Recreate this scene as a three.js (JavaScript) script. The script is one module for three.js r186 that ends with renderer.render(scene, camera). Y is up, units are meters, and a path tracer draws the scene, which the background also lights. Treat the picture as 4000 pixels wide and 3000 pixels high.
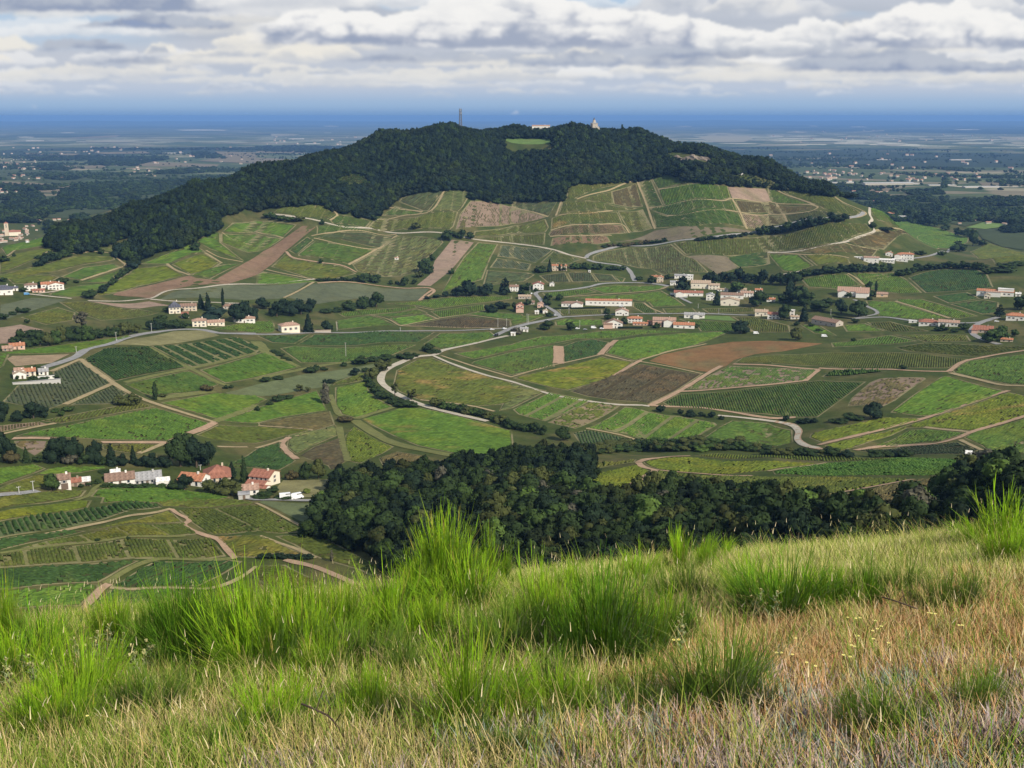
import * as THREE from 'three';
import { mergeGeometries } from 'three/addons/utils/BufferGeometryUtils.js';

// ---------- numbers and noise ----------
let seed = 7;
const rnd = () => { seed = (seed + 0x6d2b79f5) | 0; let t = Math.imul(seed ^ (seed >>> 15), 1 | seed); t = (t + Math.imul(t ^ (t >>> 7), 61 | t)) ^ t; return ((t ^ (t >>> 14)) >>> 0) / 4294967296; };
const rr = (a, b) => a + (b - a) * rnd();
const reseed = (n) => { seed = n | 0; };
const clamp = (x, a = 0, b = 1) => Math.min(b, Math.max(a, x));
const mix = (a, b, t) => a + (b - a) * t;
const ss = (a, b, x) => { const t = clamp((x - a) / (b - a)); return t * t * (3 - 2 * t); };
const mix3 = (a, b, t) => [mix(a[0], b[0], t), mix(a[1], b[1], t), mix(a[2], b[2], t)];
function hash2(x, y) { let h = Math.imul(x | 0, 374761393) + Math.imul(y | 0, 668265263); h = Math.imul(h ^ (h >>> 13), 1274126177); return ((h ^ (h >>> 16)) >>> 0) / 4294967296; }
function vnoise(x, y) {
  const ix = Math.floor(x), iy = Math.floor(y), fx = x - ix, fy = y - iy, u = fx * fx * (3 - 2 * fx), v = fy * fy * (3 - 2 * fy);
  return mix(mix(hash2(ix, iy), hash2(ix + 1, iy), u), mix(hash2(ix, iy + 1), hash2(ix + 1, iy + 1), u), v);
}
function fbm(x, y, n = 4) { let s = 0, a = 0.5, t = 0; for (let i = 0; i < n; i++) { s += a * vnoise(x + i * 17.3, y - i * 9.1); t += a; a *= 0.5; x *= 2.03; y *= 2.03; } return s / t; }
const srgb = (r, g, b) => [r, g, b].map((c) => { c /= 255; return c <= 0.04045 ? c / 12.92 : ((c + 0.055) / 1.055) ** 2.4; });

// ---------- camera, sky, sun, exposure ----------
const scene = new THREE.Scene();
const F = 4289, PITCH = Math.atan(1047 / F), CP = Math.cos(PITCH), SP = Math.sin(PITCH);   // pixels of the 4000 x 3000 photograph
const camera = new THREE.PerspectiveCamera((2 * Math.atan(1500 / F) * 180) / Math.PI, 4 / 3, 0.1, 200000);
camera.position.set(0, 0, 0);
camera.rotation.x = -PITCH;
scene.add(camera);
const renderer = new THREE.WebGLRenderer({ antialias: true });
renderer.toneMapping = THREE.LinearToneMapping;
renderer.toneMappingExposure = 1.12;
renderer.shadowMap.enabled = true;

const sun = new THREE.DirectionalLight(new THREE.Color(1, 0.925, 0.80), 4.7);
sun.position.set(4700, 5000, 3500);
sun.castShadow = true;
sun.shadow.radius = 5;
Object.assign(sun.shadow.camera, { left: -3500, right: 3500, top: 3500, bottom: -3500, near: 10, far: 16000 });
sun.target.position.set(0, -150, -1200);
scene.add(sun, sun.target);

function skyTexture() {
  const W = 4096, H = 2048, data = new Float32Array(W * H * 4);
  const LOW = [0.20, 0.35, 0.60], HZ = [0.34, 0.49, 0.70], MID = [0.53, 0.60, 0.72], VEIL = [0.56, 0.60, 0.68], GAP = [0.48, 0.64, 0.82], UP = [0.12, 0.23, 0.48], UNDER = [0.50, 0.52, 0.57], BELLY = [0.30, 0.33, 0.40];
  const LIT = [0.95, 0.94, 0.92], CREAM = [0.90, 0.865, 0.79], GREY = [0.50, 0.545, 0.63], DARK = [0.30, 0.36, 0.50], DEEP = [0.235, 0.30, 0.46];
  const billow = (x, y, n) => { let v = 0, am = 0.5, t = 0; for (let i = 0; i < n; i++) { v += am * Math.abs(2 * vnoise(x + i * 31, y + i * 17) - 1); t += am; am *= 0.5; x *= 2.1; y *= 2.1; } return v / t; };
  // [x from, x to, base, height, lit tone, dark tone, how dark 0..1, strength], in photograph pixels; the far ones first
  const C = [];
  reseed(11);
  const auto = (x0, x1) => {
    for (const [y, h, n] of [[366, 26, 26], [345, 40, 34], [318, 54, 34], [288, 64, 26], [250, 74, 18], [200, 90, 9], [135, 110, 7], [60, 130, 7], [-40, 170, 8], [-190, 220, 7], [-400, 280, 6]]) {
      for (let k = 0; k < n * (x1 - x0) / 5200; k++) { const c = rr(x0, x1), w = h * rr(1.6, 5); C.push([c - w, c + w, y + rr(-10, 10), h * rr(0.6, 1.2), rnd() < 0.55 ? CREAM : LIT, GREY, rr(0.2, 0.85), rr(0.4, 0.85)]); }
    }
  };
  auto(-700, 4700);
  C.push(
    // far cream rows over the haze
    [-200, 900, 300, 60, CREAM, GREY, 0.35, 0.8], [500, 1700, 330, 60, CREAM, GREY, 0.4, 0.75], [1450, 2300, 320, 80, CREAM, GREY, 0.4, 0.8], [2150, 2400, 305, 72, LIT, CREAM, 0.3, 0.95],
    [2600, 3300, 320, 80, CREAM, GREY, 0.45, 0.8], [3150, 3650, 300, 80, CREAM, GREY, 0.45, 0.9], [3550, 4300, 330, 70, CREAM, GREY, 0.45, 0.85],
    [1985, 2040, 447, 16, LIT, CREAM, 0.2, 0.9], [100, 150, 416, 12, LIT, CREAM, 0.2, 0.8],
    // grey sheets
    [350, 680, 248, 40, GREY, DARK, 0.8, 0.8], [1300, 2100, 245, 60, GREY, DARK, 0.75, 0.8], [660, 1340, 222, 70, CREAM, GREY, 0.75, 0.9], [2000, 2900, 260, 90, GREY, DARK, 0.8, 0.75],
    [3000, 4300, 282, 110, GREY, DEEP, 0.85, 0.95], [2500, 3500, 228, 70, GREY, DARK, 0.9, 0.8],
    [-150, 160, 200, 110, CREAM, CREAM, 0.2, 0.9], [560, 700, 210, 90, CREAM, GREY, 0.4, 0.8], [820, 1120, 190, 95, CREAM, GREY, 0.5, 0.95], [1000, 1420, 235, 110, CREAM, GREY, 0.5, 0.9],
    [150, 512, 196, 108, GREY, DARK, 0.8, 1], [570, 665, 206, 36, GREY, DARK, 0.8, 1],
    // the great bright bank with its flat dark base
    [900, 3000, 176, 240, LIT, DARK, 0.75, 1], [1500, 2950, 190, 300, LIT, DARK, 0.7, 1], [2700, 3450, 200, 200, LIT, GREY, 0.7, 0.95], [2900, 3180, 190, 80, LIT, GREY, 0.5, 0.95], [3250, 4400, 190, 260, LIT, DARK, 0.7, 1],
    [2280, 2400, 160, 34, LIT, LIT, 0.3, 0.9], [3420, 3570, 158, 50, LIT, GREY, 0.5, 0.9], [3640, 3850, 122, 110, LIT, GREY, 0.4, 0.95], [3830, 4150, 160, 120, LIT, GREY, 0.5, 0.9],
    [-400, 940, 46, 160, GREY, DARK, 0.9, 1], [250, 940, 112, 80, GREY, DEEP, 0.9, 1], [700, 2200, 34, 160, LIT, GREY, 0.5, 0.9], [1550, 2050, 90, 140, LIT, LIT, 0.2, 0.8],
  );
  const N = [];
  for (const c of C) N.push(c);
  const shade = (px, py) => {
    let col = py > 330 ? mix3(mix3(MID, HZ, ss(330, 415, py)), LOW, ss(405, 456, py)) : mix3(mix3(VEIL, GREY, ss(0.35, 0.7, fbm(px / 420, py / 46, 4))), MID, ss(240, 335, py));
    col = mix3(col, GAP, ss(760, 350, px + 240 * (fbm(px / 200, py / 60, 3) - 0.5)) * ss(30, 70, py) * ss(215, 120, py) * 0.8);
    col = mix3(col, GAP, ss(0.54, 0.64, fbm(px / 300 + 70, py / 110, 3)) * ss(90, 0, py) * 0.9);
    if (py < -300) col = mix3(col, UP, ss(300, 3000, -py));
    const wx = px + 70 * (fbm(px / 110, py / 50 + 5, 3) - 0.5) + 22 * (fbm(px / 26, py / 20 + 5, 2) - 0.5), wy = py + 20 * (fbm(px / 70 + 9, py / 34, 3) - 0.5) + 8 * (fbm(px / 20 + 9, py / 14, 2) - 0.5), n2 = billow(wx / 120 + 3, wy / 62 + 2, 4), n3 = fbm(px / 210 + 3, py / 60 + 2, 4);
    for (let i = 0; i < N.length; i++) {
      const [x0, x1, base, h, lit, dark, dk, op] = N[i];
      if (px < x0 || px > x1 || py > base + 16 || py < base - h * 1.5) continue;
      const u = (wx - x0) / (x1 - x0); if (u <= 0 || u >= 1) continue;
      const env = Math.pow(4 * u * (1 - u), 0.5), big = vnoise(wx / (h * 1.3) + i * 7.7, i), lump = billow(wx / (h * 0.8) + i * 3.1, wy / (h * 0.8), 3);
      const top = base - h * env * (0.35 + 0.55 * big + 0.35 * (lump - 0.25));
      const a = ss(top - 4, top + 7, wy) * (1 - ss(base - 14, base + 6, wy)) * op * ss(0, 0.1, Math.min(u, 1 - u));
      if (a <= 0.002) continue;
      const t = clamp((wy - top) / Math.max(8, base - top)), d = clamp(ss(0.15, 1.05, t + 1.0 * (0.36 - n2) + 0.9 * (n3 - 0.5)) * dk * 1.25);
      col = mix3(col, mix3(lit, dark, d), a);
    }
    col = mix3(col, py > 330 ? mix3(mix3(MID, HZ, ss(330, 415, py)), LOW, ss(405, 456, py)) : MID, ss(190, 395, py) * 0.5);   // air between: far clouds lose contrast
    return col;
  };
  const HALF = Math.PI / 2, put = (row, c, col) => { const o = (row * W + c) * 4; data[o] = col[0]; data[o + 1] = col[1]; data[o + 2] = col[2]; data[o + 3] = 1; };
  for (let row = 0; row < H; row++) {
    const el = ((row + 0.5) / H - 0.5) * Math.PI;
    if (el < -0.02) { for (let c = 0; c < W; c++) put(row, c, [0.20, 0.25, 0.25]); continue; }
    const coarse = el > 0.3 ? 8 : 1;
    for (let c = 0; c < W; c += coarse) {
      let az = ((c + 0.5) / W - 0.5) * 2 * Math.PI + HALF; if (az > Math.PI) az -= 2 * Math.PI;   // 0 straight ahead, + to the right
      let col;
      if (el < 0.3) {
        const folds = Math.abs(az) < 0.8 ? az : (((Math.abs(az) - 0.8) % 1.6) < 0.8 ? 0.8 - ((Math.abs(az) - 0.8) % 0.8) : ((Math.abs(az) - 0.8) % 0.8)) * Math.sign(az);   // the same kind of cloud goes on all round
        const y3 = Math.sin(el), h3 = Math.cos(el), z = h3 * Math.cos(folds), x = h3 * Math.sin(folds), f = z * CP - y3 * SP;
        col = shade(2000 + (F * x) / Math.max(f, 0.2), 1500 - (F * (y3 * CP + z * SP)) / Math.max(f, 0.2));
        if (el > 0.18) { const g = fbm(az * 9, el * 16, 5); col = mix3(col, mix3(GAP, mix3(LIT, GREY, g), ss(0.3, 0.55, fbm(az * 4 + 8, el * 9, 4))), ss(0.18, 0.3, el)); }
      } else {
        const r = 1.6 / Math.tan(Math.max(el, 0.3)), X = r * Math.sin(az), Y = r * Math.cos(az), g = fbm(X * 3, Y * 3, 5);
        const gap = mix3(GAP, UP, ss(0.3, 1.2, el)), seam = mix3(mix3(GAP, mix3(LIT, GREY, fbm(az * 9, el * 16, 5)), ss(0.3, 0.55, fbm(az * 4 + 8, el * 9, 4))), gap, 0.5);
        col = mix3(seam, mix3(gap, mix3(UNDER, BELLY, g), ss(0.38, 0.6, fbm(X * 1.6 + 40, Y * 1.6, 4))), ss(0.3, 0.42, el));  // overhead clouds and blue, out of view, set darker to lower fill light
      }
      for (let k = 0; k < coarse; k++) put(row, c + k, col);
    }
  }
  const t = new THREE.DataTexture(data, W, H, THREE.RGBAFormat, THREE.FloatType);
  t.magFilter = t.minFilter = THREE.LinearFilter; t.mapping = THREE.EquirectangularReflectionMapping; t.needsUpdate = true;
  return t;
}
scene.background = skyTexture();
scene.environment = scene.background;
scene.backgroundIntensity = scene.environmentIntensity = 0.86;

// ---------- names ----------
const used = {};
function numbered(name) { const n = used[name] = (used[name] ?? -1) + 1; return n ? `${name}_${String(n).padStart(3, '0')}` : name; }
function tag(o, label, category, group, kind) { if (label) o.userData.label = label; if (category) o.userData.category = category; if (group) o.userData.group = group; if (kind) o.userData.kind = kind; return o; }
function thing(name, x, y, z, turn, label, category, group) { const o = new THREE.Group(); o.name = numbered(name); o.position.set(x, y, z); o.rotation.y = turn || 0; scene.add(o); return tag(o, label, category, group); }
function part(name, geo, mat, parent, label) { const m = new THREE.Mesh(geo, mat); m.name = parent ? name : numbered(name); m.castShadow = m.receiveShadow = true; (parent || scene).add(m); if (label) m.userData.label = label; return m; }
function copyOf(proto, name, label, group) { const c = proto.clone(); c.name = numbered(name); c.userData = { ...proto.userData }; if (label) c.userData.label = label; if (group) c.userData.group = group; scene.add(c); return c; }

// ---------- the land: heights ----------
const ray = (px, py) => { const a = (px - 2000) / F, b = (1500 - py) / F; return [a, -SP + b * CP, -(CP + b * SP)]; };
const azOf = (px, py) => { const d = ray(px, py); return Math.atan2(d[0], -d[2]); };
const CTRL = [];                                     // [bearing, ln distance, height]
function seenAt(px, ...list) { for (let i = 0; i < list.length; i += 2) { const d = ray(px, list[i]), D = list[i + 1]; CTRL.push([Math.atan2(d[0], -d[2]), Math.log(D), (d[1] * D) / Math.hypot(d[0], d[2])]); } }
const hiddenAt = (px, py, D, y) => CTRL.push([azOf(px, py), Math.log(D), y]);
// what is seen in the photograph, column by column: row, distance
seenAt(-500, 2420, 380, 2200, 425, 2000, 475, 1880, 520, 1700, 650, 1500, 790, 1300, 1000, 1100, 1300, 1000, 1500);
seenAt(0, 2400, 385, 2200, 425, 2000, 475, 1880, 520, 1810, 570, 1700, 650, 1600, 700, 1500, 790, 1400, 880, 1300, 1000, 1200, 1150, 1100, 1300, 1000, 1500, 965, 1640);
seenAt(500, 2330, 395, 2150, 435, 1980, 490, 1900, 540, 1800, 590, 1700, 650, 1600, 715, 1500, 790, 1400, 880, 1300, 1010, 1200, 1190, 1100, 1330, 1000, 1500, 900, 1650, 830, 1760);
seenAt(1000, 2300, 400, 2150, 430, 2000, 480, 1900, 540, 1800, 620, 1700, 690, 1600, 760, 1500, 830, 1400, 920, 1300, 1040, 1230, 1150, 1150, 1270, 1080, 1390, 1000, 1500, 900, 1640, 800, 1780, 720, 1880, 672, 1950);
seenAt(1500, 2200, 395, 2050, 440, 1900, 520, 1800, 600, 1700, 690, 1600, 765, 1500, 845, 1400, 940, 1300, 1070, 1200, 1260, 1100, 1420, 1000, 1560, 900, 1700, 800, 1820, 700, 1950, 600, 2080, 530, 2190);
seenAt(2000, 2200, 350, 2050, 400, 1900, 500, 1800, 590, 1700, 690, 1600, 770, 1500, 860, 1400, 960, 1300, 1090, 1250, 1180, 1180, 1320, 1100, 1430, 1000, 1590, 900, 1720, 800, 1850, 700, 2000, 600, 2130, 540, 2230, 512, 2300);
seenAt(2500, 2150, 340, 2000, 410, 1920, 480, 1850, 540, 1790, 600, 1760, 685, 1700, 730, 1600, 785, 1500, 868, 1400, 965, 1300, 1110, 1270, 1170, 1200, 1290, 1120, 1430, 1050, 1540, 950, 1680, 850, 1820, 750, 1950, 650, 2080, 560, 2220, 530, 2260);
seenAt(3000, 2100, 330, 2000, 390, 1920, 470, 1850, 540, 1790, 605, 1755, 695, 1700, 740, 1600, 790, 1500, 870, 1400, 970, 1330, 1080, 1270, 1180, 1200, 1290, 1120, 1430, 1050, 1550, 950, 1700, 850, 1830, 750, 1960, 648, 2090);
seenAt(3450, 1050, 1560, 950, 1720, 870, 1850, 832, 1910);
seenAt(3500, 2080, 320, 1960, 400, 1850, 520, 1795, 590, 1750, 690, 1650, 745, 1550, 810, 1450, 900, 1370, 1010, 1300, 1120, 1200, 1280, 1130, 1400);
seenAt(4000, 2000, 310, 1900, 390, 1830, 500, 1785, 590, 1750, 680, 1650, 735, 1550, 805, 1450, 900, 1370, 1010, 1300, 1120, 1200, 1270, 1130, 1380, 1050, 1520, 1000, 1630);
seenAt(4500, 2000, 310, 1850, 480, 1785, 590, 1650, 735, 1450, 900, 1300, 1120, 1130, 1380);
// skyline of the hill where it lies between the columns, then the ground behind it
seenAt(253, 905, 1720); seenAt(750, 742, 1850); seenAt(1250, 624, 2020); seenAt(1750, 510, 2260); seenAt(2250, 512, 2310); seenAt(2750, 590, 2170); seenAt(3230, 745, 1975);
for (const [px, py, D] of [[-500, 985, 1620], [0, 965, 1640], [500, 830, 1760], [1000, 672, 1950], [1500, 530, 2190], [2000, 512, 2300], [2500, 530, 2260], [3000, 648, 2090], [3450, 832, 1910], [4000, 1000, 1630], [4500, 1020, 1600]]) {
  const d = ray(px, py), y = (d[1] * D) / Math.hypot(d[0], d[2]);
  hiddenAt(px, py, D + 380, Math.max(-248, y - 95)); hiddenAt(px, py, 3000, -250); hiddenAt(px, py, 3600, -262);
}
for (const px of [-900, 0, 1000, 2000, 3000, 4000, 4900]) {   // the flank of our own hill, out of sight below its brow
  const s = (px - 2000) / 2000, q = Math.max(0, s), w = Math.max(0, -s);
  hiddenAt(px, 1500, 22, -9.6 + 2.2 * s); hiddenAt(px, 1500, 38, -18 + 4 * s); hiddenAt(px, 1500, 70, -36 + 7 * s); hiddenAt(px, 1500, 120, -62 + 10 * s); hiddenAt(px, 1500, 190, -97 + 12 * q - 4 * -w); hiddenAt(px, 1500, 260, -130 + 16 * q + 2 * -w);
}
const KU = 4.2, tps = (r2) => (r2 > 1e-12 ? 0.5 * r2 * Math.log(r2) : 0);
const W_ = (() => {
  const n = CTRL.length, m = n + 3, A = Array.from({ length: m }, () => new Float64Array(m + 1));
  for (let i = 0; i < n; i++) {
    const [a, l, y] = CTRL[i];
    for (let j = 0; j < n; j++) A[i][j] = tps(((a - CTRL[j][0]) * KU) ** 2 + (l - CTRL[j][1]) ** 2);
    A[i][i] += 4e-5; A[i][n] = A[n][i] = 1; A[i][n + 1] = A[n + 1][i] = a * KU; A[i][n + 2] = A[n + 2][i] = l; A[i][m] = y;
  }
  for (let c = 0; c < m; c++) {
    let p = c; for (let r = c + 1; r < m; r++) if (Math.abs(A[r][c]) > Math.abs(A[p][c])) p = r;
    const t = A[c]; A[c] = A[p]; A[p] = t;
    for (let r = c + 1; r < m; r++) { const f = A[r][c] / A[c][c]; if (f) for (let k = c; k <= m; k++) A[r][k] -= f * A[c][k]; }
  }
  const w = new Float64Array(m);
  for (let r = m - 1; r >= 0; r--) { let s = A[r][m]; for (let k = r + 1; k < m; k++) s -= A[r][k] * w[k]; w[r] = s / A[r][r]; }
  return w;
})();
function landAt(a, l) { const n = CTRL.length; let s = W_[n] + W_[n + 1] * a * KU + W_[n + 2] * l; for (let i = 0; i < n; i++) s += W_[i] * tps(((a - CTRL[i][0]) * KU) ** 2 + (l - CTRL[i][1]) ** 2); return s; }
const AZ = (36 * Math.PI) / 180, NA = 460, L0 = Math.log(16), L1 = Math.log(3600), NL = 400, GRID = new Float32Array((NA + 1) * (NL + 1));
const plainY = (D) => -250 - 12 * ss(3000, 3600, D) - 43 * ss(3600, 9000, D) - 12 * ss(9000, 30000, D);
for (let i = 0; i <= NA; i++) for (let j = 0; j <= NL; j++) {
  const l = mix(L0, L1, j / NL), D = Math.exp(l), a = mix(-AZ, AZ, i / NA);
  GRID[i * (NL + 1) + j] = D > 2900 ? mix(landAt(a, l), plainY(D), ss(2900, 3400, D)) : landAt(a, l);
}
// the slope under our feet
const ownHill = (x, z) => { const d = -z, D = Math.hypot(x, z), e = Math.max(0, d - 11.6); return -1.70 + 0.100 * x * (1 - ss(30, 60, D)) - 0.319 * d - (e < 7 ? 0.017 * e * e : 0.017 * 49 + 0.238 * (e - 7)) + 0.10 * (fbm(x * 0.9 + 30, z * 0.9, 3) - 0.5) * ss(2, 5, D); };
function ground(x, z) {
  const D = Math.hypot(x, z);
  if (D < 16) return ownHill(x, z);
  if (D >= 3600) return plainY(D);
  const a = clamp(Math.atan2(x, -z), -AZ, AZ), i = ((a + AZ) / (2 * AZ)) * NA, j = ((Math.log(D) - L0) / (L1 - L0)) * NL, i0 = Math.min(NA - 1, Math.floor(i)), j0 = Math.min(NL - 1, Math.floor(j)), u = i - i0, v = j - j0, k = i0 * (NL + 1) + j0;
  const y = mix(mix(GRID[k], GRID[k + NL + 1], u), mix(GRID[k + 1], GRID[k + NL + 2], u), v);
  return D < 44 ? mix(ownHill(x, z), y, ss(18, 44, D)) : y;
}
const T0 = { A: 350, B: 1000, C: 1650, D: 2250 };
const toPx = (tile, x, y) => [Number(tile[1]) * 1000 + x / 2.212, T0[tile[0]] + y / 2.212];   // from a zoomed part of the photograph
// Where the sight line through a pixel of the photograph meets the land.
function hit(px, py, from = 150, to = 3500) {
  const d = ray(px, py), k = 1 / Math.hypot(d[0], d[2]);
  let best = 1e9, bestD = from, prev = from;
  for (let D = from; D < to; D *= 1.008) {
    const gap = d[1] * k * D - ground(d[0] * k * D, d[2] * k * D);
    if (gap < 0) { let a = prev, b = D; for (let n = 0; n < 12; n++) { const c = (a + b) / 2; if (d[1] * k * c < ground(d[0] * k * c, d[2] * k * c)) b = c; else a = c; } const x = d[0] * k * b, z = d[2] * k * b; return { x, z, y: ground(x, z), D: b, ok: true }; }
    if (D > 900 && gap < best) { best = gap; bestD = D; }
    prev = D;
  }
  { const D = to > 5000 ? (d[1] * k > -0.0055 ? 55000 : -305 / (d[1] * k)) : bestD; if (to > 5000) { const x = d[0] * k * D, z = d[2] * k * D; return { x, z, y: ground(x, z), D, ok: true }; } }
  const x = d[0] * k * bestD, z = d[2] * k * bestD;
  return { x, z, y: ground(x, z), D: bestD, ok: false };
}
const project = (x, y, z) => { const f = -z * CP - y * SP; return f > 0.1 ? [2000 + (F * x) / f, 1500 - (F * (y * CP - z * SP)) / f] : null; };
const at = (tile, x, y, from, to) => hit(...toPx(tile, x, y), from, to);

// ---------- surfaces ----------
function noiseTexture(size, metres, f, srgbOut) {
  const d = new Uint8Array(size * size * 4);
  const tile = (x, y, n) => { const xi = ((Math.floor(x) % n) + n) % n, yi = ((Math.floor(y) % n) + n) % n, fx = x - Math.floor(x), fy = y - Math.floor(y), u = fx * fx * (3 - 2 * fx), v = fy * fy * (3 - 2 * fy), X = (xi + 1) % n, Y = (yi + 1) % n; return mix(mix(hash2(xi + n * 7, yi), hash2(X + n * 7, yi), u), mix(hash2(xi + n * 7, Y), hash2(X + n * 7, Y), u), v); };
  for (let y = 0; y < size; y++) for (let x = 0; x < size; x++) {
    const c = f((n) => tile((x / size) * n, (y / size) * n, n)), o = (y * size + x) * 4;
    for (let k = 0; k < 3; k++) d[o + k] = clamp(c[k]) * 255; d[o + 3] = 255;
  }
  const t = new THREE.DataTexture(d, size, size); t.wrapS = t.wrapT = THREE.RepeatWrapping; t.magFilter = t.minFilter = THREE.LinearFilter; t.repeat.set(1 / metres, 1 / metres); t.needsUpdate = true;
  if (srgbOut) t.colorSpace = THREE.SRGBColorSpace;
  return t;
}
const roughTex = noiseTexture(512, 48, (n) => { const v = 0.30 * n(6) + 0.3 * n(19) + 0.25 * n(60) + 0.3 * n(170); const c = 0.62 + 0.5 * (v - 0.5); return [c * 1.02, c, c * 0.96]; });
const fineTex = noiseTexture(512, 9, (n) => { const v = 0.2 * n(5) + 0.25 * n(23) + 0.3 * n(80) + 0.35 * n(230); const c = 0.62 + 0.7 * (v - 0.55); return [c * 1.03, c, c * 0.94]; });
const mat = (o) => (o.metalness || (o.roughness ?? 1) < 0.6 ? new THREE.MeshStandardMaterial({ metalness: 0, ...o }) : new THREE.MeshPhysicalMaterial({ roughness: 0.95, metalness: 0, specularIntensity: 0.15, ...o }));
const M = {
  land: mat({ vertexColors: true, map: roughTex }), soil: mat({ vertexColors: true, map: roughTex }), vines: mat({ vertexColors: true, roughness: 0.85 }), track: mat({ vertexColors: true, map: fineTex }),
};
function buf(P, I, C, UV, N) {
  const g = new THREE.BufferGeometry(); g.setAttribute('position', new THREE.Float32BufferAttribute(P, 3)); if (I) g.setIndex(I);
  if (C) g.setAttribute('color', new THREE.Float32BufferAttribute(C, 3)); if (UV) g.setAttribute('uv', new THREE.Float32BufferAttribute(UV, 2));
  if (N !== false) g.computeVertexNormals();
  return g;
}
// the ground as one sheet round the camera: fine in front, coarse behind, out to the plain
(() => {
  const az = [], far = []; for (let k = 0; k <= 14; k++) az.push(-Math.PI + ((Math.PI - AZ) * k) / 14); for (let i = 1; i <= NA; i++) az.push(mix(-AZ, AZ, i / NA)); for (let k = 1; k <= 14; k++) az.push(AZ + ((Math.PI - AZ) * k) / 14);
  for (let d = 0.5; d < 16; d *= 1.05) far.push(d); for (let j = 0; j <= NL; j++) far.push(Math.exp(mix(L0, L1, j / NL)));
  const P = [], C = [], UV = [], I = [], nA = az.length;
  for (const D of far) for (const a of az) {
    const x = D * Math.sin(a), z = -D * Math.cos(a), y = ground(x, z); P.push(x, y, z); UV.push(x, z);
    const n = fbm(x / 40, z / 40, 4), n2 = fbm(x / 11 + 50, z / 11, 3);
    let c = mix3([0.090, 0.114, 0.030], [0.165, 0.15, 0.058], ss(0.45, 0.7, n)); c = mix3(c, [0.058, 0.092, 0.022], ss(0.45, 0.7, n2) * 0.7);
    if (D < 40) c = mix3([0.17, 0.14, 0.085], c, ss(15, 40, D));
    C.push(...c);
  }
  for (let j = 0; j < far.length - 1; j++) for (let i = 0; i < nA - 1; i++) { const k = j * nA + i; I.push(k, k + nA, k + 1, k + 1, k + nA, k + nA + 1); }
  tag(part('hillside_ground', buf(P, I.reverse(), C, UV), M.land), 0, 0, 0, 'structure');
})();
const inside = (poly, x, z) => { let c = false; for (let i = 0, j = poly.length - 1; i < poly.length; j = i++) { const [xi, zi] = poly[i], [xj, zj] = poly[j]; if (zi > z !== zj > z && x < ((xj - xi) * (z - zi)) / (zj - zi) + xi) c = !c; } return c; };
function worldPoly(tile, pts, from) { const out = []; for (let i = 0; i < pts.length; i += 2) { const h = at(tile, pts[i], pts[i + 1], from); out.push([h.x, h.z]); } return out; }
const area = (p) => { let s = 0; for (let i = 0, j = p.length - 1; i < p.length; j = i++) s += p[j][0] * p[i][1] - p[i][0] * p[j][1]; return s / 2; };
function inset(p, m) {
  const s = Math.sign(area(p)), n = p.length;
  return p.map((v, i) => {
    const a = p[(i + n - 1) % n], b = p[(i + 1) % n]; let n1 = [-(v[1] - a[1]), v[0] - a[0]], n2 = [-(b[1] - v[1]), b[0] - v[0]];
    const l1 = Math.hypot(...n1) || 1, l2 = Math.hypot(...n2) || 1; n1 = [n1[0] / l1, n1[1] / l1]; n2 = [n2[0] / l2, n2[1] / l2];
    let q = [n1[0] + n2[0], n1[1] + n2[1]]; const d = Math.max(0.5, q[0] * n1[0] + q[1] * n1[1]); return [v[0] + (s * m * q[0]) / d, v[1] + (s * m * q[1]) / d];
  });
}
function clipCell(poly, x0, x1, z0, z1) {
  let p = poly;
  for (const [ax, v, s] of [[0, x0, 1], [0, x1, -1], [1, z0, 1], [1, z1, -1]]) {
    const o = [];
    for (let i = 0, j = p.length - 1; i < p.length; j = i++) { const A = p[j], B = p[i], a = (A[ax] - v) * s, b = (B[ax] - v) * s; if (a >= 0 !== b >= 0) { const t = a / (a - b); o.push([mix(A[0], B[0], t), mix(A[1], B[1], t)]); } if (b >= 0) o.push(B); }
    p = o; if (p.length < 3) return [];
  }
  return p;
}
// a sheet laid on the land, cut to the outline
function drape(poly, cell, lift, colour) {
  const P = [], C = [], UV = [], I = [], xs = poly.map((p) => p[0]), zs = poly.map((p) => p[1]), X0 = Math.min(...xs), X1 = Math.max(...xs), Z0 = Math.min(...zs), Z1 = Math.max(...zs);
  for (let x = X0; x < X1; x += cell) for (let z = Z0; z < Z1; z += cell) {
    const c = clipCell(poly, x, x + cell, z, z + cell); if (c.length < 3) continue;
    const tri = THREE.ShapeUtils.triangulateShape(c.map((q) => new THREE.Vector2(q[0], q[1])), []), b = P.length / 3;
    for (const [px, pz] of c) { P.push(px, ground(px, pz) + lift, pz); UV.push(px, pz); C.push(...colour(px, pz)); }
    for (const [i, j, k] of tri) { const cr = (c[j][0] - c[i][0]) * (c[k][1] - c[i][1]) - (c[j][1] - c[i][1]) * (c[k][0] - c[i][0]); if (Math.abs(cr) < 1e-6) continue; if (cr < 0) I.push(b + i, b + j, b + k); else I.push(b + i, b + k, b + j); }
  }
  const g = buf(P, I, C, UV, false), N = [];
  for (let i = 0; i < P.length; i += 3) { const e = 2, x = P[i], z = P[i + 2], nx = ground(x - e, z) - ground(x + e, z), nz = ground(x, z - e) - ground(x, z + e), l = Math.hypot(nx, 2 * e, nz); N.push(nx / l, (2 * e) / l, nz / l); }
  g.setAttribute('normal', new THREE.Float32BufferAttribute(N, 3));
  return g;
}

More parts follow.
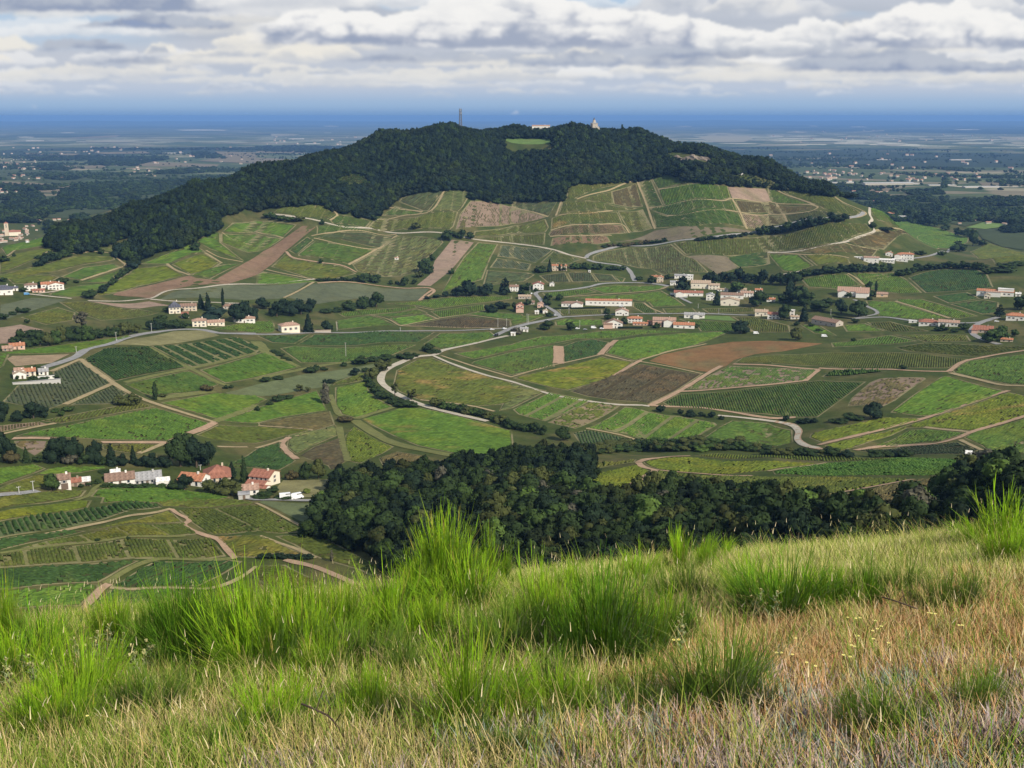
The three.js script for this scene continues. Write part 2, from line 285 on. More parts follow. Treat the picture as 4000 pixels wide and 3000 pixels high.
// ---------- vineyards, meadows and bare fields ----------
const TONE = {
  g1: [[0.078, 0.140, 0.021], 'bright green'], g2: [[0.066, 0.114, 0.022], 'mid green'], g3: [[0.040, 0.077, 0.020], 'dark green'], gd: [[0.062, 0.082, 0.033], 'grey green'], o: [[0.086, 0.107, 0.022], 'olive green'],
  yo: [[0.102, 0.132, 0.018], 'yellowish green'], li: [[0.085, 0.168, 0.026], 'lime green'], br: [[0.100, 0.088, 0.036], 'brownish'], rb: [[0.076, 0.066, 0.034], 'dark reddish brown'], gs: [[0.104, 0.124, 0.042], 'pale patchy green'],
};
const BARE = { pink: [0.40, 0.29, 0.215], red: [0.30, 0.195, 0.125], orange: [0.30, 0.17, 0.075], tan: [0.40, 0.30, 0.19], meadow: [0.17, 0.205, 0.095], grey: [0.15, 0.172, 0.098], scrub: [0.24, 0.20, 0.13], lime: [0.17, 0.27, 0.075], dry: [0.30, 0.28, 0.13] };
let vineTris = 0;
function rowStrips(poly, deg, spacing, step, H, WD, colour, opt, sink) {
  const ca = Math.cos((deg * Math.PI) / 180), sa = Math.sin((deg * Math.PI) / 180), R = poly.map(([x, z]) => [x * ca - z * sa, x * sa + z * ca]);   // u along the row, v across
  const v0 = Math.min(...R.map((p) => p[1])), v1 = Math.max(...R.map((p) => p[1]));
  let P = [], C = [], I = [], row = 0;
  for (let v = v0 + spacing * 0.5; v < v1; v += spacing, row++) {
    if (opt.gap && row % opt.gap >= opt.gap - (opt.wide || 1)) continue;
    const cuts = [];
    for (let i = 0, j = R.length - 1; i < R.length; j = i++) { const [ua, va] = R[j], [ub, vb] = R[i]; if (va > v !== vb > v) cuts.push(ua + ((v - va) / (vb - va)) * (ub - ua)); }
    cuts.sort((a, b) => a - b);
    for (let k = 0; k + 1 < cuts.length; k += 2) {
      let last = -1;
      for (let u = cuts[k]; u <= cuts[k + 1] + 0.01; u += step) {
        const vv = v + rr(-0.12, 0.12) * Math.min(1, spacing / 1.5), x = u * ca + vv * sa, z = -u * sa + vv * ca, sp = opt.sparse || 0.17;
        if ((opt.sparse ? 0.4 * fbm(x / 11 + 7, z / 11, 3) + 0.6 * fbm(x / 3.6 + 7, z / 6, 2) : fbm(x / 3.5 + 7, z / 3.5, 2)) * 0.75 + rnd() * 0.25 < sp + 0.06) { last = -1; continue; }
        const end = u === cuts[k] || u + step > cuts[k + 1], h = H * rr(0.5, 1.3) * (end ? 0.5 : 1), w = WD * rr(0.75, 1.2), y = ground(x, z), b = P.length / 3, ax = sa * w, az = ca * w;
        P.push(x - ax, y, z - az, x - ax * 0.55, y + h * rr(0.85, 1), z - az * 0.55, x + ax * 0.55, y + h * rr(0.8, 1), z + az * 0.55, x + ax, y, z + az);
        const c = colour(x, z);
        for (let q = 0; q < 4; q++) { const f = rr(0.62, 1.35); C.push(c[0] * f, c[1] * f, c[2] * f); }
        if (last >= 0) for (let q = 0; q < 3; q++) { const a = last + q; I.push(a, b + q, a + 1, a + 1, b + q, b + q + 1); }
        last = b;
      }
    }
    if (sink && P.length) { sink(P, C, I); P = []; C = []; I = []; }
  }
  return [P, C, I];
}
const NEAR_ROWS = new Set();
function plot(tile, tone, opt, place, ...pts) {
  const raw = worldPoly(tile, pts), cx = raw.reduce((s, p) => s + p[0], 0) / raw.length, cz = raw.reduce((s, p) => s + p[1], 0) / raw.length, D = Math.hypot(cx, cz), poly = inset(raw, opt.edge ?? mix(0.7, 1.7, ss(400, 1600, D)));
  if (opt.dir) { const a = at(tile, opt.dir[0], opt.dir[1]), b = at(tile, opt.dir[2], opt.dir[3]); opt.r = (Math.atan2(-(b.z - a.z), b.x - a.x) * 180) / Math.PI; }
  reseed(Math.round(pts[0] * 7 + pts[1] * 13 + 5));
  const cell = D < 700 ? 6 : D < 1200 ? 10 : 16, [base, word] = TONE[tone], spot = opt.spot || 0;
  const hue = rr(-1, 1), tint = (x, z) => {
    const n = fbm(x / 30 + hue * 9, z / 30, 3), m = fbm(x / 7 + 3, z / 7 + hue, 2); let c = mix3(base, [base[0] * 1.25 + 0.012, base[1] * 1.06, base[2] * 0.95], ss(0.45, 0.8, n) * 0.8); c = mix3(c, [base[0] * 0.62, base[1] * 0.66, base[2] * 0.72], ss(0.45, 0.78, m) * 0.7); { const w = ss(0.66, 0.84, fbm(x / 4.2 + 9, z / 9 + hue, 2)); c = mix3(c, [base[0] * 1.5 + 0.02, base[1] * 1.3 + 0.01, base[2] * 1.5], w * 0.6); }
    if (spot) c = mix3(c, [0.24, 0.15, 0.055], ss(0.70 - spot * 0.3, 0.92 - spot * 0.3, fbm(x / 34 + 31, z / 20 + 5, 3)) * 0.75);
    return c;
  };
  const g = thing('vineyard', 0, 0, 0, 0, `${word} vineyard ${place}`, 'vineyard');
  const soil = opt.soil ? BARE[opt.soil] : mix3([0.125, 0.095, 0.046], base, 0.35);
  part('grass_verge', drape(inset(raw, -mix(0.2, 0.5, ss(400, 1600, D))), cell, 0.07, (x, z) => mix3([0.30, 0.27, 0.14], [0.13, 0.15, 0.05], ss(0.52, 0.74, fbm(x / 14 + hue * 5, z / 14, 3)))), M.soil, g);
  part('soil', drape(poly, cell, 0.12 + (opt.lift || 0), (x, z) => { const n = fbm(x / 18, z / 18 + 20, 3); return mix3(soil, mix3(soil, base, 0.5), n); }), M.soil, g);
  const spacing = opt.sp || (D < 560 ? 1.4 : D < 700 ? 1.6 : D < 1000 ? 1.85 : 2.3), step = opt.step || (D < 560 ? 1.0 : D < 800 ? 1.7 : D < 1100 ? 2.8 : 5.0), H = opt.h || 0.72;
  opt.wide = D > 650 && spacing < 2.2 ? 2 : 1; const args = [poly, opt.dir ? opt.r : (opt.r ?? 70) + 14 * Math.sin(pts[0]), spacing, step, H, spacing * (opt.wd || 0.36), tint, opt];
  if (opt.rows) rowStrips(...args, (P, C, I) => { vineTris += I.length / 3; part('vine_row', buf(P, I, C), M.vines, g); });
  else { const [P, C, I] = rowStrips(...args); vineTris += I.length / 3; if (I.length) tag(part('vine_cover', buf(P, I, C), M.vines, g), 0, 0, 0, 'stuff'); }
}
function bare(tile, kind, name, ...pts) {
  const raw = worldPoly(tile, pts), cx = raw[0][0], cz = raw[0][1], D = Math.hypot(cx, cz), poly = inset(raw, 0.4), c0 = BARE[kind];
  reseed(Math.round(pts[0] * 7 + pts[1] * 13 + 5)); const q = rr(0, 50);
  tag(part(name, drape(poly, D < 700 ? 6 : D < 1200 ? 10 : 16, 0.16, (x, z) => { const n = fbm(x / 22 + q, z / 22, 4), f = 0.82 + 0.36 * n; const g = ss(0.56, 0.78, fbm(x / 13 + q, z / 30 + 9, 3)); return mix3([c0[0] * f, c0[1] * f, c0[2] * f], [0.19, 0.19, 0.085], g * (kind === 'meadow' || kind === 'grey' || kind === 'lime' ? 0.35 : 0.6)); }), M.soil), 0, 0, 0, 'structure');
}
// --- upper slopes of the hill under the wood, right of the middle
plot('A2', 'o', { r: 80 }, 'between the dark wood and the diagonal pale track', 490, 815, 800, 795, 1060, 785, 545, 940, 470, 950);
plot('A2', 'br', { r: 80 }, 'triangle below the diagonal pale track on the hill', 1070, 812, 860, 880, 880, 990, 1130, 1010);
plot('A2', 'o', { r: 80 }, 'wedge under the lower end of the diagonal track', 860, 885, 590, 958, 870, 990);
plot('A2', 'g2', { r: 97, gap: 9 }, 'long strips running down beside the straight pale path', 1095, 795, 1200, 765, 1305, 1000, 1165, 1018);
plot('A2', 'g2', { r: 97 }, 'topmost under the wood edge right of the hilltop track', 1205, 765, 1355, 722, 1740, 815, 1260, 860);
plot('A2', 'g1', { r: 97 }, 'broad block below the topmost one on the hill', 1262, 866, 1740, 822, 1860, 832, 1888, 935, 1800, 955, 1340, 1000, 1312, 995);
plot('A2', 'g2', { r: 97 }, 'middle band between two pale level paths', 1185, 1028, 1800, 965, 1905, 952, 1955, 1058, 1400, 1085, 1340, 1088, 1215, 1048);
plot('A2', 'g2', { r: 97 }, 'lowest band above the brown scrub slope', 1215, 1062, 1350, 1095, 1960, 1068, 2015, 1188, 1560, 1190, 1240, 1198);
plot('A2', 'br', { r: 60 }, 'square below the pinkish fallow field', 1930, 955, 2212, 972, 2260, 1020, 2212, 1060, 1975, 1060);
plot('A2', 'br', { r: 60, sparse: 0.3, soil: 'pink' }, 'thin patch above the dark hedge on the hill', 1982, 1072, 2212, 1077, 2212, 1170, 2110, 1203, 2032, 1198);
plot('A2', 'o', { r: 80 }, 'long band under the wedge on the hill', 435, 972, 560, 962, 880, 1002, 1100, 1022, 860, 1048, 400, 1083);
plot('A2', 'o', { r: 85 }, 'block left of the straight pale path bottom', 915, 1052, 1130, 1035, 1215, 1200, 1025, 1232, 945, 1112);
plot('A2', 'o', { r: 85, spot: 0.5 }, 'above the reddish curved band on the hill', 345, 1110, 860, 1062, 905, 1055, 930, 1100, 955, 1162, 480, 1172, 335, 1212);
plot('A2', 'br', { r: 85, soil: 'red' }, 'curved reddish band with a pale upper edge', 335, 1222, 490, 1182, 950, 1172, 1000, 1240, 740, 1253, 335, 1268, 315, 1250);
plot('A2', 'br', { r: 85, soil: 'red', sparse: 0.42, spot: 0.6 }, 'red earth strip above the road fork', 350, 1285, 825, 1268, 850, 1318, 740, 1338, 335, 1350);
bare('A2', 'scrub', 'scrub_field', 870, 1318, 1230, 1218, 1700, 1192, 2050, 1218, 2085, 1235, 1600, 1283, 1390, 1306, 1080, 1298);
bare('A2', 'pink', 'fallow_field', 1865, 842, 2190, 856, 2250, 960, 1900, 937);
plot('A2', 'gs', { r: 75, sparse: 0.3 }, 'wide pale slope inside the road bend', 700, 1440, 800, 1395, 1010, 1360, 1375, 1335, 1490, 1432, 1590, 1470, 1700, 1580, 1300, 1600, 1200, 1550, 900, 1490, 700, 1476);
plot('A2', 'o', { r: 78 }, 'broad slope below the hedge lined road on the hill', 1395, 1327, 1620, 1308, 1900, 1283, 2212, 1258, 2512, 1215, 2912, 1155, 3062, 1160, 3107, 1220, 2862, 1308, 2612, 1368, 2212, 1400, 1860, 1438, 1500, 1425);
plot('A2', 'g3', { r: 40 }, 'dark wedge above the grove by the village', 1865, 1447, 2100, 1407, 2212, 1397, 2230, 1505, 1960, 1536, 1870, 1470);
bare('A2', 'scrub', 'scrub_field', 1515, 1440, 1855, 1442, 1955, 1540, 1780, 1600, 1600, 1480);
plot('A2', 'gd', { r: 60 }, 'small dark block right of the pink scrub', 0, 965, 400, 955, 315, 1095, 250, 1075, 0, 1010);
plot('A1', 'o', { r: 75 }, 'band below the pink scrub patch', 1890, 1225, 2212, 1178, 2500, 1120, 2530, 1190, 2500, 1232, 2212, 1240, 1880, 1270);
plot('A1', 'o', { r: 75 }, 'just above the road where it meets four round trees', 1905, 1280, 2212, 1250, 2500, 1240, 2490, 1340, 2212, 1320, 2000, 1302);
plot('A2', 'gd', { dir: [60, 1350, 190, 1480], sp: 2.4, wd: 0.38, gap: 6, soil: 'grey' }, 'upper hatched block beside the hill road', -125, 1443, -95, 1345, 0, 1348, 330, 1378, 345, 1392, 200, 1498, 0, 1452);
plot('A2', 'gd', { dir: [60, 1350, 190, 1480], sp: 2.4, wd: 0.38, gap: 6, soil: 'grey' }, 'lower hatched block above the orange roofed cottages', -190, 1538, -130, 1457, 0, 1472, 165, 1507, 140, 1565, 0, 1545);
plot('A2', 'o', { dir: [330, 1400, 470, 1500], sp: 2.4, wd: 0.36, soil: 'grey' }, 'hatched triangle beside the hill road fork', 245, 1498, 355, 1398, 600, 1465, 500, 1508);
plot('A2', 'gd', { r: 60 }, 'below the hatched blocks left of the cottages', -215, 1558, 130, 1580, 195, 1600, 100, 1659, -250, 1690);
plot('B2', 'gd', { r: 80 }, 'first of the grey strips below the cottages', 235, 170, 460, 142, 505, 225, 310, 230);
plot('B2', 'gd', { r: 80 }, 'second of the grey strips below the cottages', 478, 146, 678, 137, 735, 222, 522, 225);
plot('B2', 'gd', { r: 80 }, 'third of the grey strips below the white cube hut', 695, 150, 865, 162, 915, 220, 750, 222);
plot('B2', 'g2', { r: 80 }, 'last small strip beside the descending road', 882, 172, 980, 192, 960, 225, 930, 222);
// --- hillside left of the middle
plot('A1', 'o', { r: 70 }, 'under the wood point on the left half of the hill', 145, 1070, 210, 1012, 530, 977, 695, 1070, 620, 1118, 400, 1108);
plot('A1', 'g1', { r: 55 }, 'left of the red strip, upper part', -290, 1230, -200, 1150, 0, 1130, 120, 1135, 350, 1168, 235, 1278, 0, 1230);
plot('A1', 'g1', { r: 55 }, 'left of the red strip, middle part', -300, 1245, 0, 1242, 228, 1287, 58, 1390, -80, 1408, -300, 1320);
bare('A1', 'red', 'bare_field', 400, 1177, 522, 1187, 260, 1393, 0, 1605, -260, 1690, -350, 1640, -100, 1497, 60, 1397, 242, 1286);
bare('B0', 'red', 'bare_field', 1855, 207, 2130, 72, 2212, 150, 1960, 243, 1460, 298, 1290, 368, 1180, 352, 970, 338, 1000, 317, 1200, 272, 1640, 170, 1700, 190);
plot('A1', 'g3', { r: 55 }, 'small dark strip right of the red field', 442, 1272, 498, 1302, 348, 1425, 284, 1390);
plot('A1', 'gd', { r: 60, gap: 8 }, 'dark striped block below the road on the hill', 532, 1280, 650, 1242, 950, 1232, 1212, 1262, 1090, 1368, 1030, 1363);
plot('A1', 'g2', { r: 55 }, 'sloping block under the dark striped one', 512, 1307, 680, 1332, 1030, 1387, 800, 1508, 370, 1438, 365, 1422);
plot('A1', 'o', { r: 55 }, 'below the curved track right of the red field', 132, 1530, 260, 1412, 330, 1462, 560, 1502, 760, 1532, 865, 1590, 640, 1650, 540, 1640, 430, 1620);
plot('A1', 'g1', { r: 50 }, 'thin strip above the pale grey meadow', 62, 1572, 240, 1602, 430, 1642, 535, 1657, 300, 1680, 0, 1680, 10, 1600);
plot('A1', 'gs', { r: 60, sparse: 0.33 }, 'patchy slope with a small white hut', 832, 1510, 1040, 1392, 1220, 1262, 1600, 1292, 1618, 1320, 1520, 1420, 1420, 1500, 1395, 1590, 1100, 1618, 875, 1570);
plot('A1', 'g2', { r: 65 }, 'narrow band along the underside of the hill road', 530, 1200, 525, 1178, 600, 1168, 930, 1202, 1040, 1218, 650, 1233, 525, 1255);
plot('A1', 'g2', { r: 65 }, 'pocket between the wood point and the hill road', 642, 1130, 710, 1082, 940, 1115, 995, 1140, 950, 1193, 660, 1155);
plot('A1', 'gd', { r: 62, gap: 6 }, 'striped block under the middle of the wood', 1235, 970, 1290, 892, 1638, 862, 1488, 1050, 1440, 1048);
plot('A1', 'gs', { r: 62 }, 'pale block right of the striped one under the wood', 1652, 870, 1848, 862, 1842, 920, 1788, 1010, 1750, 1048, 1512, 1060);
plot('A1', 'g2', { r: 62 }, 'strip left of the striped one under the wood', 1075, 1088, 1200, 1007, 1435, 1060, 1390, 1083, 1200, 1088);
plot('A1', 'o', { r: 70, sparse: 0.22 }, 'long slope above the middle of the hill road', 1012, 1140, 1080, 1107, 1400, 1097, 1480, 1068, 1745, 1057, 1708, 1180, 1678, 1208, 1330, 1213, 1270, 1203, 965, 1193);
plot('A1', 'br', { r: 70, sparse: 0.4, soil: 'pink' }, 'pink scrubby plot under the wood edge', 1855, 962, 2050, 967, 2212, 1012, 2455, 1080, 2500, 1105, 2212, 1160, 1725, 1208, 1762, 1080);
bare('A1', 'pink', 'bare_field', 1690, 1297, 1885, 1322, 1788, 1440, 1690, 1558, 1510, 1698, 1385, 1692, 1500, 1600, 1542, 1480);
plot('A1', 'g1', { r: 58 }, 'bright strip right of the pink bare field', 1918, 1322, 2090, 1337, 2028, 1450, 1985, 1560, 1955, 1640, 1605, 1750, 1690, 1600, 1795, 1450);
// --- right shoulder of the hill
plot('A3', 'g2', { r: 60 }, 'wedge at the top of the hill shoulder', 0, 852, 68, 857, 385, 988, 0, 960);
plot('A3', 'o', { r: 60 }, 'on the crest of the shoulder beside the reddish bank', 95, 852, 250, 862, 480, 902, 560, 922, 650, 982, 795, 1058, 770, 1088, 640, 1073, 480, 1030, 430, 998);
plot('A3', 'br', { r: 60 }, 'upper brown patch on the shoulder', 0, 977, 405, 1007, 368, 1038, 150, 1073, 0, 1068);
plot('A3', 'br', { r: 60 }, 'lower brown patch above the hedge', 0, 1087, 130, 1087, 158, 1145, 0, 1176);
plot('A3', 'gd', { r: 60 }, 'dark strip above the hedge trees on the shoulder', 152, 1087, 420, 1042, 598, 1075, 560, 1088, 420, 1108, 200, 1148);
plot('A3', 'g1', { r: 40 }, 'bright slope on the outer shoulder of the hill', 875, 1032, 1000, 1062, 1200, 1122, 1500, 1202, 1735, 1282, 1725, 1318, 1600, 1376, 1480, 1368, 1150, 1208, 950, 1128, 905, 1080);
plot('A3', 'br', { r: 50, spot: 0.3 }, 'triangle above the white winery', 665, 1312, 900, 1228, 1100, 1217, 1470, 1380, 1000, 1383, 750, 1343);
plot('A3', 'br', { r: 50, sparse: 0.3 }, 'scrubby strip just behind the white winery', 205, 1402, 650, 1333, 945, 1385, 900, 1448, 450, 1428);
plot('A3', 'g1', { r: 30 }, 'bright wedge left of the white winery', 0, 1412, 265, 1422, 395, 1520, 240, 1578, 130, 1568);
plot('A3', 'o', { r: 50 }, 'in front of the white winery hedge', 305, 1427, 690, 1457, 710, 1500, 420, 1520, 330, 1450);
plot('A3', 'o', { r: 50 }, 'at the far right end of the hill foot', 1745, 1402, 1900, 1325, 2250, 1422, 2250, 1480, 1960, 1508, 1800, 1440);
plot('B3', 'g3', { r: 70, wd: 0.5 }, 'smooth dark dome below the long hedge', 1210, 185, 1350, 140, 1500, 112, 1800, 117, 1895, 160, 1945, 270, 1740, 298, 1360, 318);
plot('B3', 'g1', { r: 60 }, 'above the big red roofed farm', 285, 200, 685, 157, 800, 250, 600, 288, 350, 268);
plot('B3', 'g1', { r: 60 }, 'behind the two dark cypresses', 738, 147, 1080, 142, 1195, 200, 1330, 318, 1150, 328, 880, 288, 830, 250);
plot('B3', 'g3', { r: 60, wd: 0.5 }, 'dark sliver left of the far white villa', 1425, 347, 1715, 312, 1835, 368, 1560, 408);
plot('B3', 'g3', { r: 60, wd: 0.5 }, 'dark block below the far white villa', 1575, 417, 1865, 377, 1995, 402, 1985, 488, 1850, 503);
plot('B3', 'g1', { r: 55 }, 'wide slope under the red roofed farm, left part', 845, 382, 1100, 393, 1570, 538, 1250, 548, 960, 518, 930, 472, 862, 430);
plot('B3', 'g1', { r: 55 }, 'wide slope under the red roofed farm, right part', 1115, 392, 1110, 372, 1330, 372, 1475, 412, 1815, 520, 1640, 543, 1585, 536);
plot('B3', 'o', { r: 70 }, 'below the road left of the hip roofed bungalow', 855, 572, 1060, 567, 1395, 650, 1060, 658, 900, 600);
plot('B3', 'g1', { r: 65 }, 'wedge right of the long stone barn', 645, 600, 840, 582, 1015, 650, 680, 653);
plot('B3', 'g1', { r: 65 }, 'strip in front of the long stone barn', 275, 592, 450, 602, 595, 688, 400, 668);
plot('B3', 'o', { r: 70 }, 'behind the single round tree on the orange field edge', -280, 540, -80, 530, 180, 600, 195, 658, 0, 660, -120, 655);
plot('B3', 'o', { r: 70 }, 'strip left of the red tiled farmhouse road', 1105, 682, 1715, 682, 1755, 738, 1350, 743, 1290, 720);
plot('B3', 'g1', { r: 80 }, 'bright band behind the olive ridge', 545, 750, 700, 737, 1050, 683, 1285, 735, 1050, 763, 560, 788);
plot('B3', 'o', { r: 80 }, 'long band over the ridge right of the orange field', 1095, 790, 1340, 752, 2240, 780, 2240, 805, 1830, 868, 1600, 858, 1200, 823);
plot('B3', 'o', { r: 80, sparse: 0.12 }, 'darkest long band below the orange field', -290, 925, -220, 880, 0, 858, 330, 847, 560, 832, 1100, 832, 1730, 890, 1560, 968, 1000, 978, 500, 953, 0, 928);
bare('B2', 'orange', 'bare_field', 1180, 908, 1300, 850, 1650, 778, 1900, 742, 2212, 732, 2430, 742, 2690, 757, 2560, 785, 2330, 828, 2212, 838, 2100, 850, 1920, 900, 1860, 948, 1700, 1005);
plot('B3', 'g2', { r: 60, sparse: 0.33, soil: 'pink' }, 'gappy rows over pink soil below the long dark band', 0, 967, 435, 977, 330, 1078, 0, 1108, -330, 1135, -700, 1150, -500, 1030, -335, 950);
plot('B3', 'g2', { r: 82, sp: 1.6, h: 2.2, wd: 0.6 }, 'tall leafy strip between two pale tracks', 465, 1043, 560, 992, 820, 984, 1025, 1000, 700, 1036);
plot('B3', 'g2', { r: 72, sparse: 0.2 }, 'large dark plot above the row of round bushes', -910, 1268, -775, 1192, 0, 1128, 450, 1073, 845, 1087, 680, 1208, 430, 1392, 0, 1368, -300, 1343, -850, 1298);
plot('B3', 'br', { r: 60, sparse: 0.37, soil: 'pink' }, 'patch with bare pink earth beside the round dark tree', 885, 1092, 960, 1062, 1350, 1052, 1365, 1062, 1100, 1248, 1000, 1298, 830, 1288, 690, 1298, 720, 1232);
plot('B3', 'g1', { r: 45 }, 'large block right of the round dark tree', 1060, 1352, 1500, 1045, 1560, 1038, 2040, 1165, 1960, 1208, 1500, 1368, 1330, 1383);
plot('B3', 'g2', { r: 45 }, 'upper one at the right border above the track fork', 1590, 985, 1740, 905, 1850, 892, 2240, 845, 2240, 1112, 2080, 1108, 1610, 1008);
plot('B3', 'yo', { r: 42 }, 'strip above the winding dirt track end', 370, 1540, 600, 1482, 1000, 1393, 1305, 1402, 1320, 1420, 850, 1528, 460, 1612, 360, 1570);
plot('B3', 'yo', { r: 42, spot: 0.15 }, 'long slope at the right border below the diagonal track', 490, 1640, 870, 1543, 1400, 1405, 2080, 1178, 2240, 1215, 2240, 1375, 1750, 1512, 1360, 1480, 1200, 1488, 900, 1598, 740, 1655, 600, 1690);
plot('B3', 'g2', { r: 45 }, 'dark block inside the forked dirt track', 905, 1638, 1220, 1502, 1370, 1493, 1715, 1530, 1500, 1598, 1150, 1638);
plot('B3', 'g2', { r: 45 }, 'dark corner at the right border beside the fork', 1695, 1570, 1765, 1528, 2240, 1400, 2240, 1560, 1900, 1678, 1850, 1640);
plot('C3', 'gd', { r: 70 }, 'flat dark strip behind the near ridge', 755, 240, 1130, 212, 1480, 190, 1640, 174, 1820, 240, 1700, 278, 1200, 288);
plot('C3', 'g2', { r: 45 }, 'far corner at the right border near the white trailer', 1910, 238, 2240, 100, 2240, 262, 1960, 260);
// --- the near ridge on the right
plot('C2', 'yo', { r: 86 }, 'crest strip of the near ridge', 1570, 288, 1780, 267, 2900, 302, 3480, 312, 2700, 338, 1900, 318);
plot('C2', 'yo', { r: 40, h: 0.95 }, 'inside the hooked pink track on the near ridge', 1140, 350, 1300, 313, 1540, 302, 2212, 337, 2640, 357, 2212, 418, 1880, 448, 1260, 402, 1190, 380);
plot('C3', 'li', { r: 86, wd: 0.5 }, 'smooth bright field on the near ridge', 40, 422, 520, 352, 1300, 312, 2100, 312, 1700, 378, 1430, 463, 700, 463, 60, 448);
plot('C2', 'o', { r: 40, h: 0.95 }, 'below the long track on the near ridge', 1270, 422, 1900, 467, 2212, 476, 2800, 476, 3440, 495, 2900, 590, 2700, 640, 2500, 600, 1950, 560, 1500, 530, 970, 610, 1235, 440);
plot('C2', 'yo', { r: 40, h: 0.95 }, 'left slope of the near ridge by the wood', 480, 600, 560, 482, 1080, 372, 1195, 425, 880, 620);
plot('C2', 'o', { r: 80, h: 0.95 }, 'small strip beside the big dark tree on the near ridge', 695, 345, 980, 332, 1075, 322, 1055, 345, 705, 395);
plot('C3', 'br', { r: 40, h: 0.95, spot: 0.3 }, 'triangle above the wood on the near ridge', 560, 640, 1260, 503, 1470, 492, 1440, 620, 1200, 690, 950, 700, 850, 655);
plot('C3', 'o', { r: 60 }, 'corner behind the dark trees at the right border', 2060, 335, 2280, 322, 2280, 450, 2080, 410);
// --- middle slopes
plot('B2', 'g1', { dir: [100, 1390, 420, 1220], gap: 9, wd: 0.48, soil: 'dry' }, 'below the white track with faint diagonal stripes', 10, 1328, 330, 1180, 690, 1248, 285, 1428, 60, 1370);
plot('B2', 'gs', { r: 35, sparse: 0.28 }, 'ragged corner above the striped one', 0, 1098, 300, 1165, 0, 1315, -110, 1340, -40, 1200);
plot('B2', 'o', { r: 35, sparse: 0.36, soil: 'tan' }, 'thin gappy plot with tan earth', 310, 1438, 460, 1362, 700, 1255, 940, 1290, 545, 1495);
plot('B2', 'g1', { dir: [840, 1500, 1150, 1320], gap: 11, wd: 0.5, soil: 'dry' }, 'large one with about ten pale diagonal lanes', 650, 1488, 980, 1303, 1180, 1348, 1440, 1383, 1750, 1442, 1770, 1460, 1530, 1600, 1350, 1585, 1140, 1595, 980, 1538);
plot('B2', 'g3', { dir: [700, 1520, 745, 1630], sp: 2.2, wd: 0.36, soil: 'grey' }, 'dark ribbed plot at the edge of the valley bushes', 530, 1530, 640, 1505, 1100, 1600, 1010, 1660, 600, 1640);
plot('B2', 'g2', { r: 33 }, 'right of the diagonal lanes above the valley bushes', 1795, 1478, 1900, 1424, 2212, 1443, 2420, 1503, 2430, 1610, 1900, 1615, 1610, 1605);
plot('B2', 'rb', { dir: [830, 1210, 1200, 1000], gap: 13, wd: 0.46 }, 'with pale lanes beside the orange field', 500, 1168, 1110, 932, 1640, 1022, 1420, 1165, 1190, 1275, 900, 1248, 650, 1213);
plot('B2', 'yo', { r: 37, spot: 0.45 }, 'with an orange patch above the white track', 10, 1055, 780, 870, 830, 885, 1050, 915, 880, 1038, 480, 1162, 350, 1138);
plot('B2', 'g3', { r: 60, wd: 0.5 }, 'dark square between two short pink tracks', 435, 782, 560, 738, 700, 718, 840, 745, 755, 848, 452, 918);
plot('B2', 'g1', { r: 60, sparse: 0.15 }, 'right of the short pink track above the orange field', 810, 840, 905, 735, 1500, 665, 1890, 650, 1680, 738, 1180, 876, 1050, 903);
plot('B2', 'g1', { r: 65 }, 'band on the brow just below the cluster of farmhouses', -500, 842, -10, 765, 250, 695, 800, 645, 1490, 650, 880, 713, 560, 715, 150, 788, -330, 893);
plot('B2', 'g2', { r: 60 }, 'large slope left of the short pink track', -325, 910, 160, 802, 540, 733, 372, 775, 362, 925, 370, 955, 0, 1028, -150, 985, -350, 930);
plot('B1', 'o', { r: 40, spot: 0.3 }, 'huge one inside the bend of the curved road', 1215, 990, 1380, 902, 1530, 882, 1700, 952, 2180, 1087, 2340, 1165, 2212, 1260, 2100, 1285, 1900, 1298, 1400, 1238, 1230, 1168, 1190, 1100);
plot('B1', 'g1', { r: 60, wd: 0.48 }, 'left of the bushes lining the curved road', 685, 1138, 830, 1110, 950, 1088, 970, 1160, 1040, 1230, 1185, 1300, 860, 1398, 740, 1368, 685, 1290);
plot('B1', 'g1', { r: 30, spot: 0.4, sparse: 0.1 }, 'huge slope below the curved road with a bare corner', 910, 1410, 1220, 1322, 1420, 1312, 1700, 1372, 2212, 1512, 2225, 1640, 2000, 1720, 1740, 1710, 1400, 1640, 1120, 1518);
plot('C1', 'gs', { r: 30 }, 'fan shaped slope left of the grassy path', 285, 112, 560, 62, 690, 25, 715, 110, 485, 205, 350, 275, 265, 215);
plot('C1', 'rb', { r: 30 }, 'dark corner behind the twisted grey tree', 375, 290, 500, 212, 735, 132, 785, 335, 650, 415, 620, 375);
plot('C1', 'yo', { r: 70, wd: 0.5 }, 'pale fan right of the grassy path', 775, 110, 850, 35, 1190, 210, 1095, 268, 900, 355, 815, 338, 765, 200);
plot('C1', 'br', { r: 80 }, 'brown wedge at the top edge of the valley wood', 1060, 310, 1220, 253, 1510, 300, 1330, 375, 1100, 378);
plot('C1', 'g3', { r: 60, wd: 0.5 }, 'dark slope behind the red roofed farm', -300, 388, -100, 300, 0, 233, 228, 167, 228, 250, 345, 330, 200, 415, 0, 388);
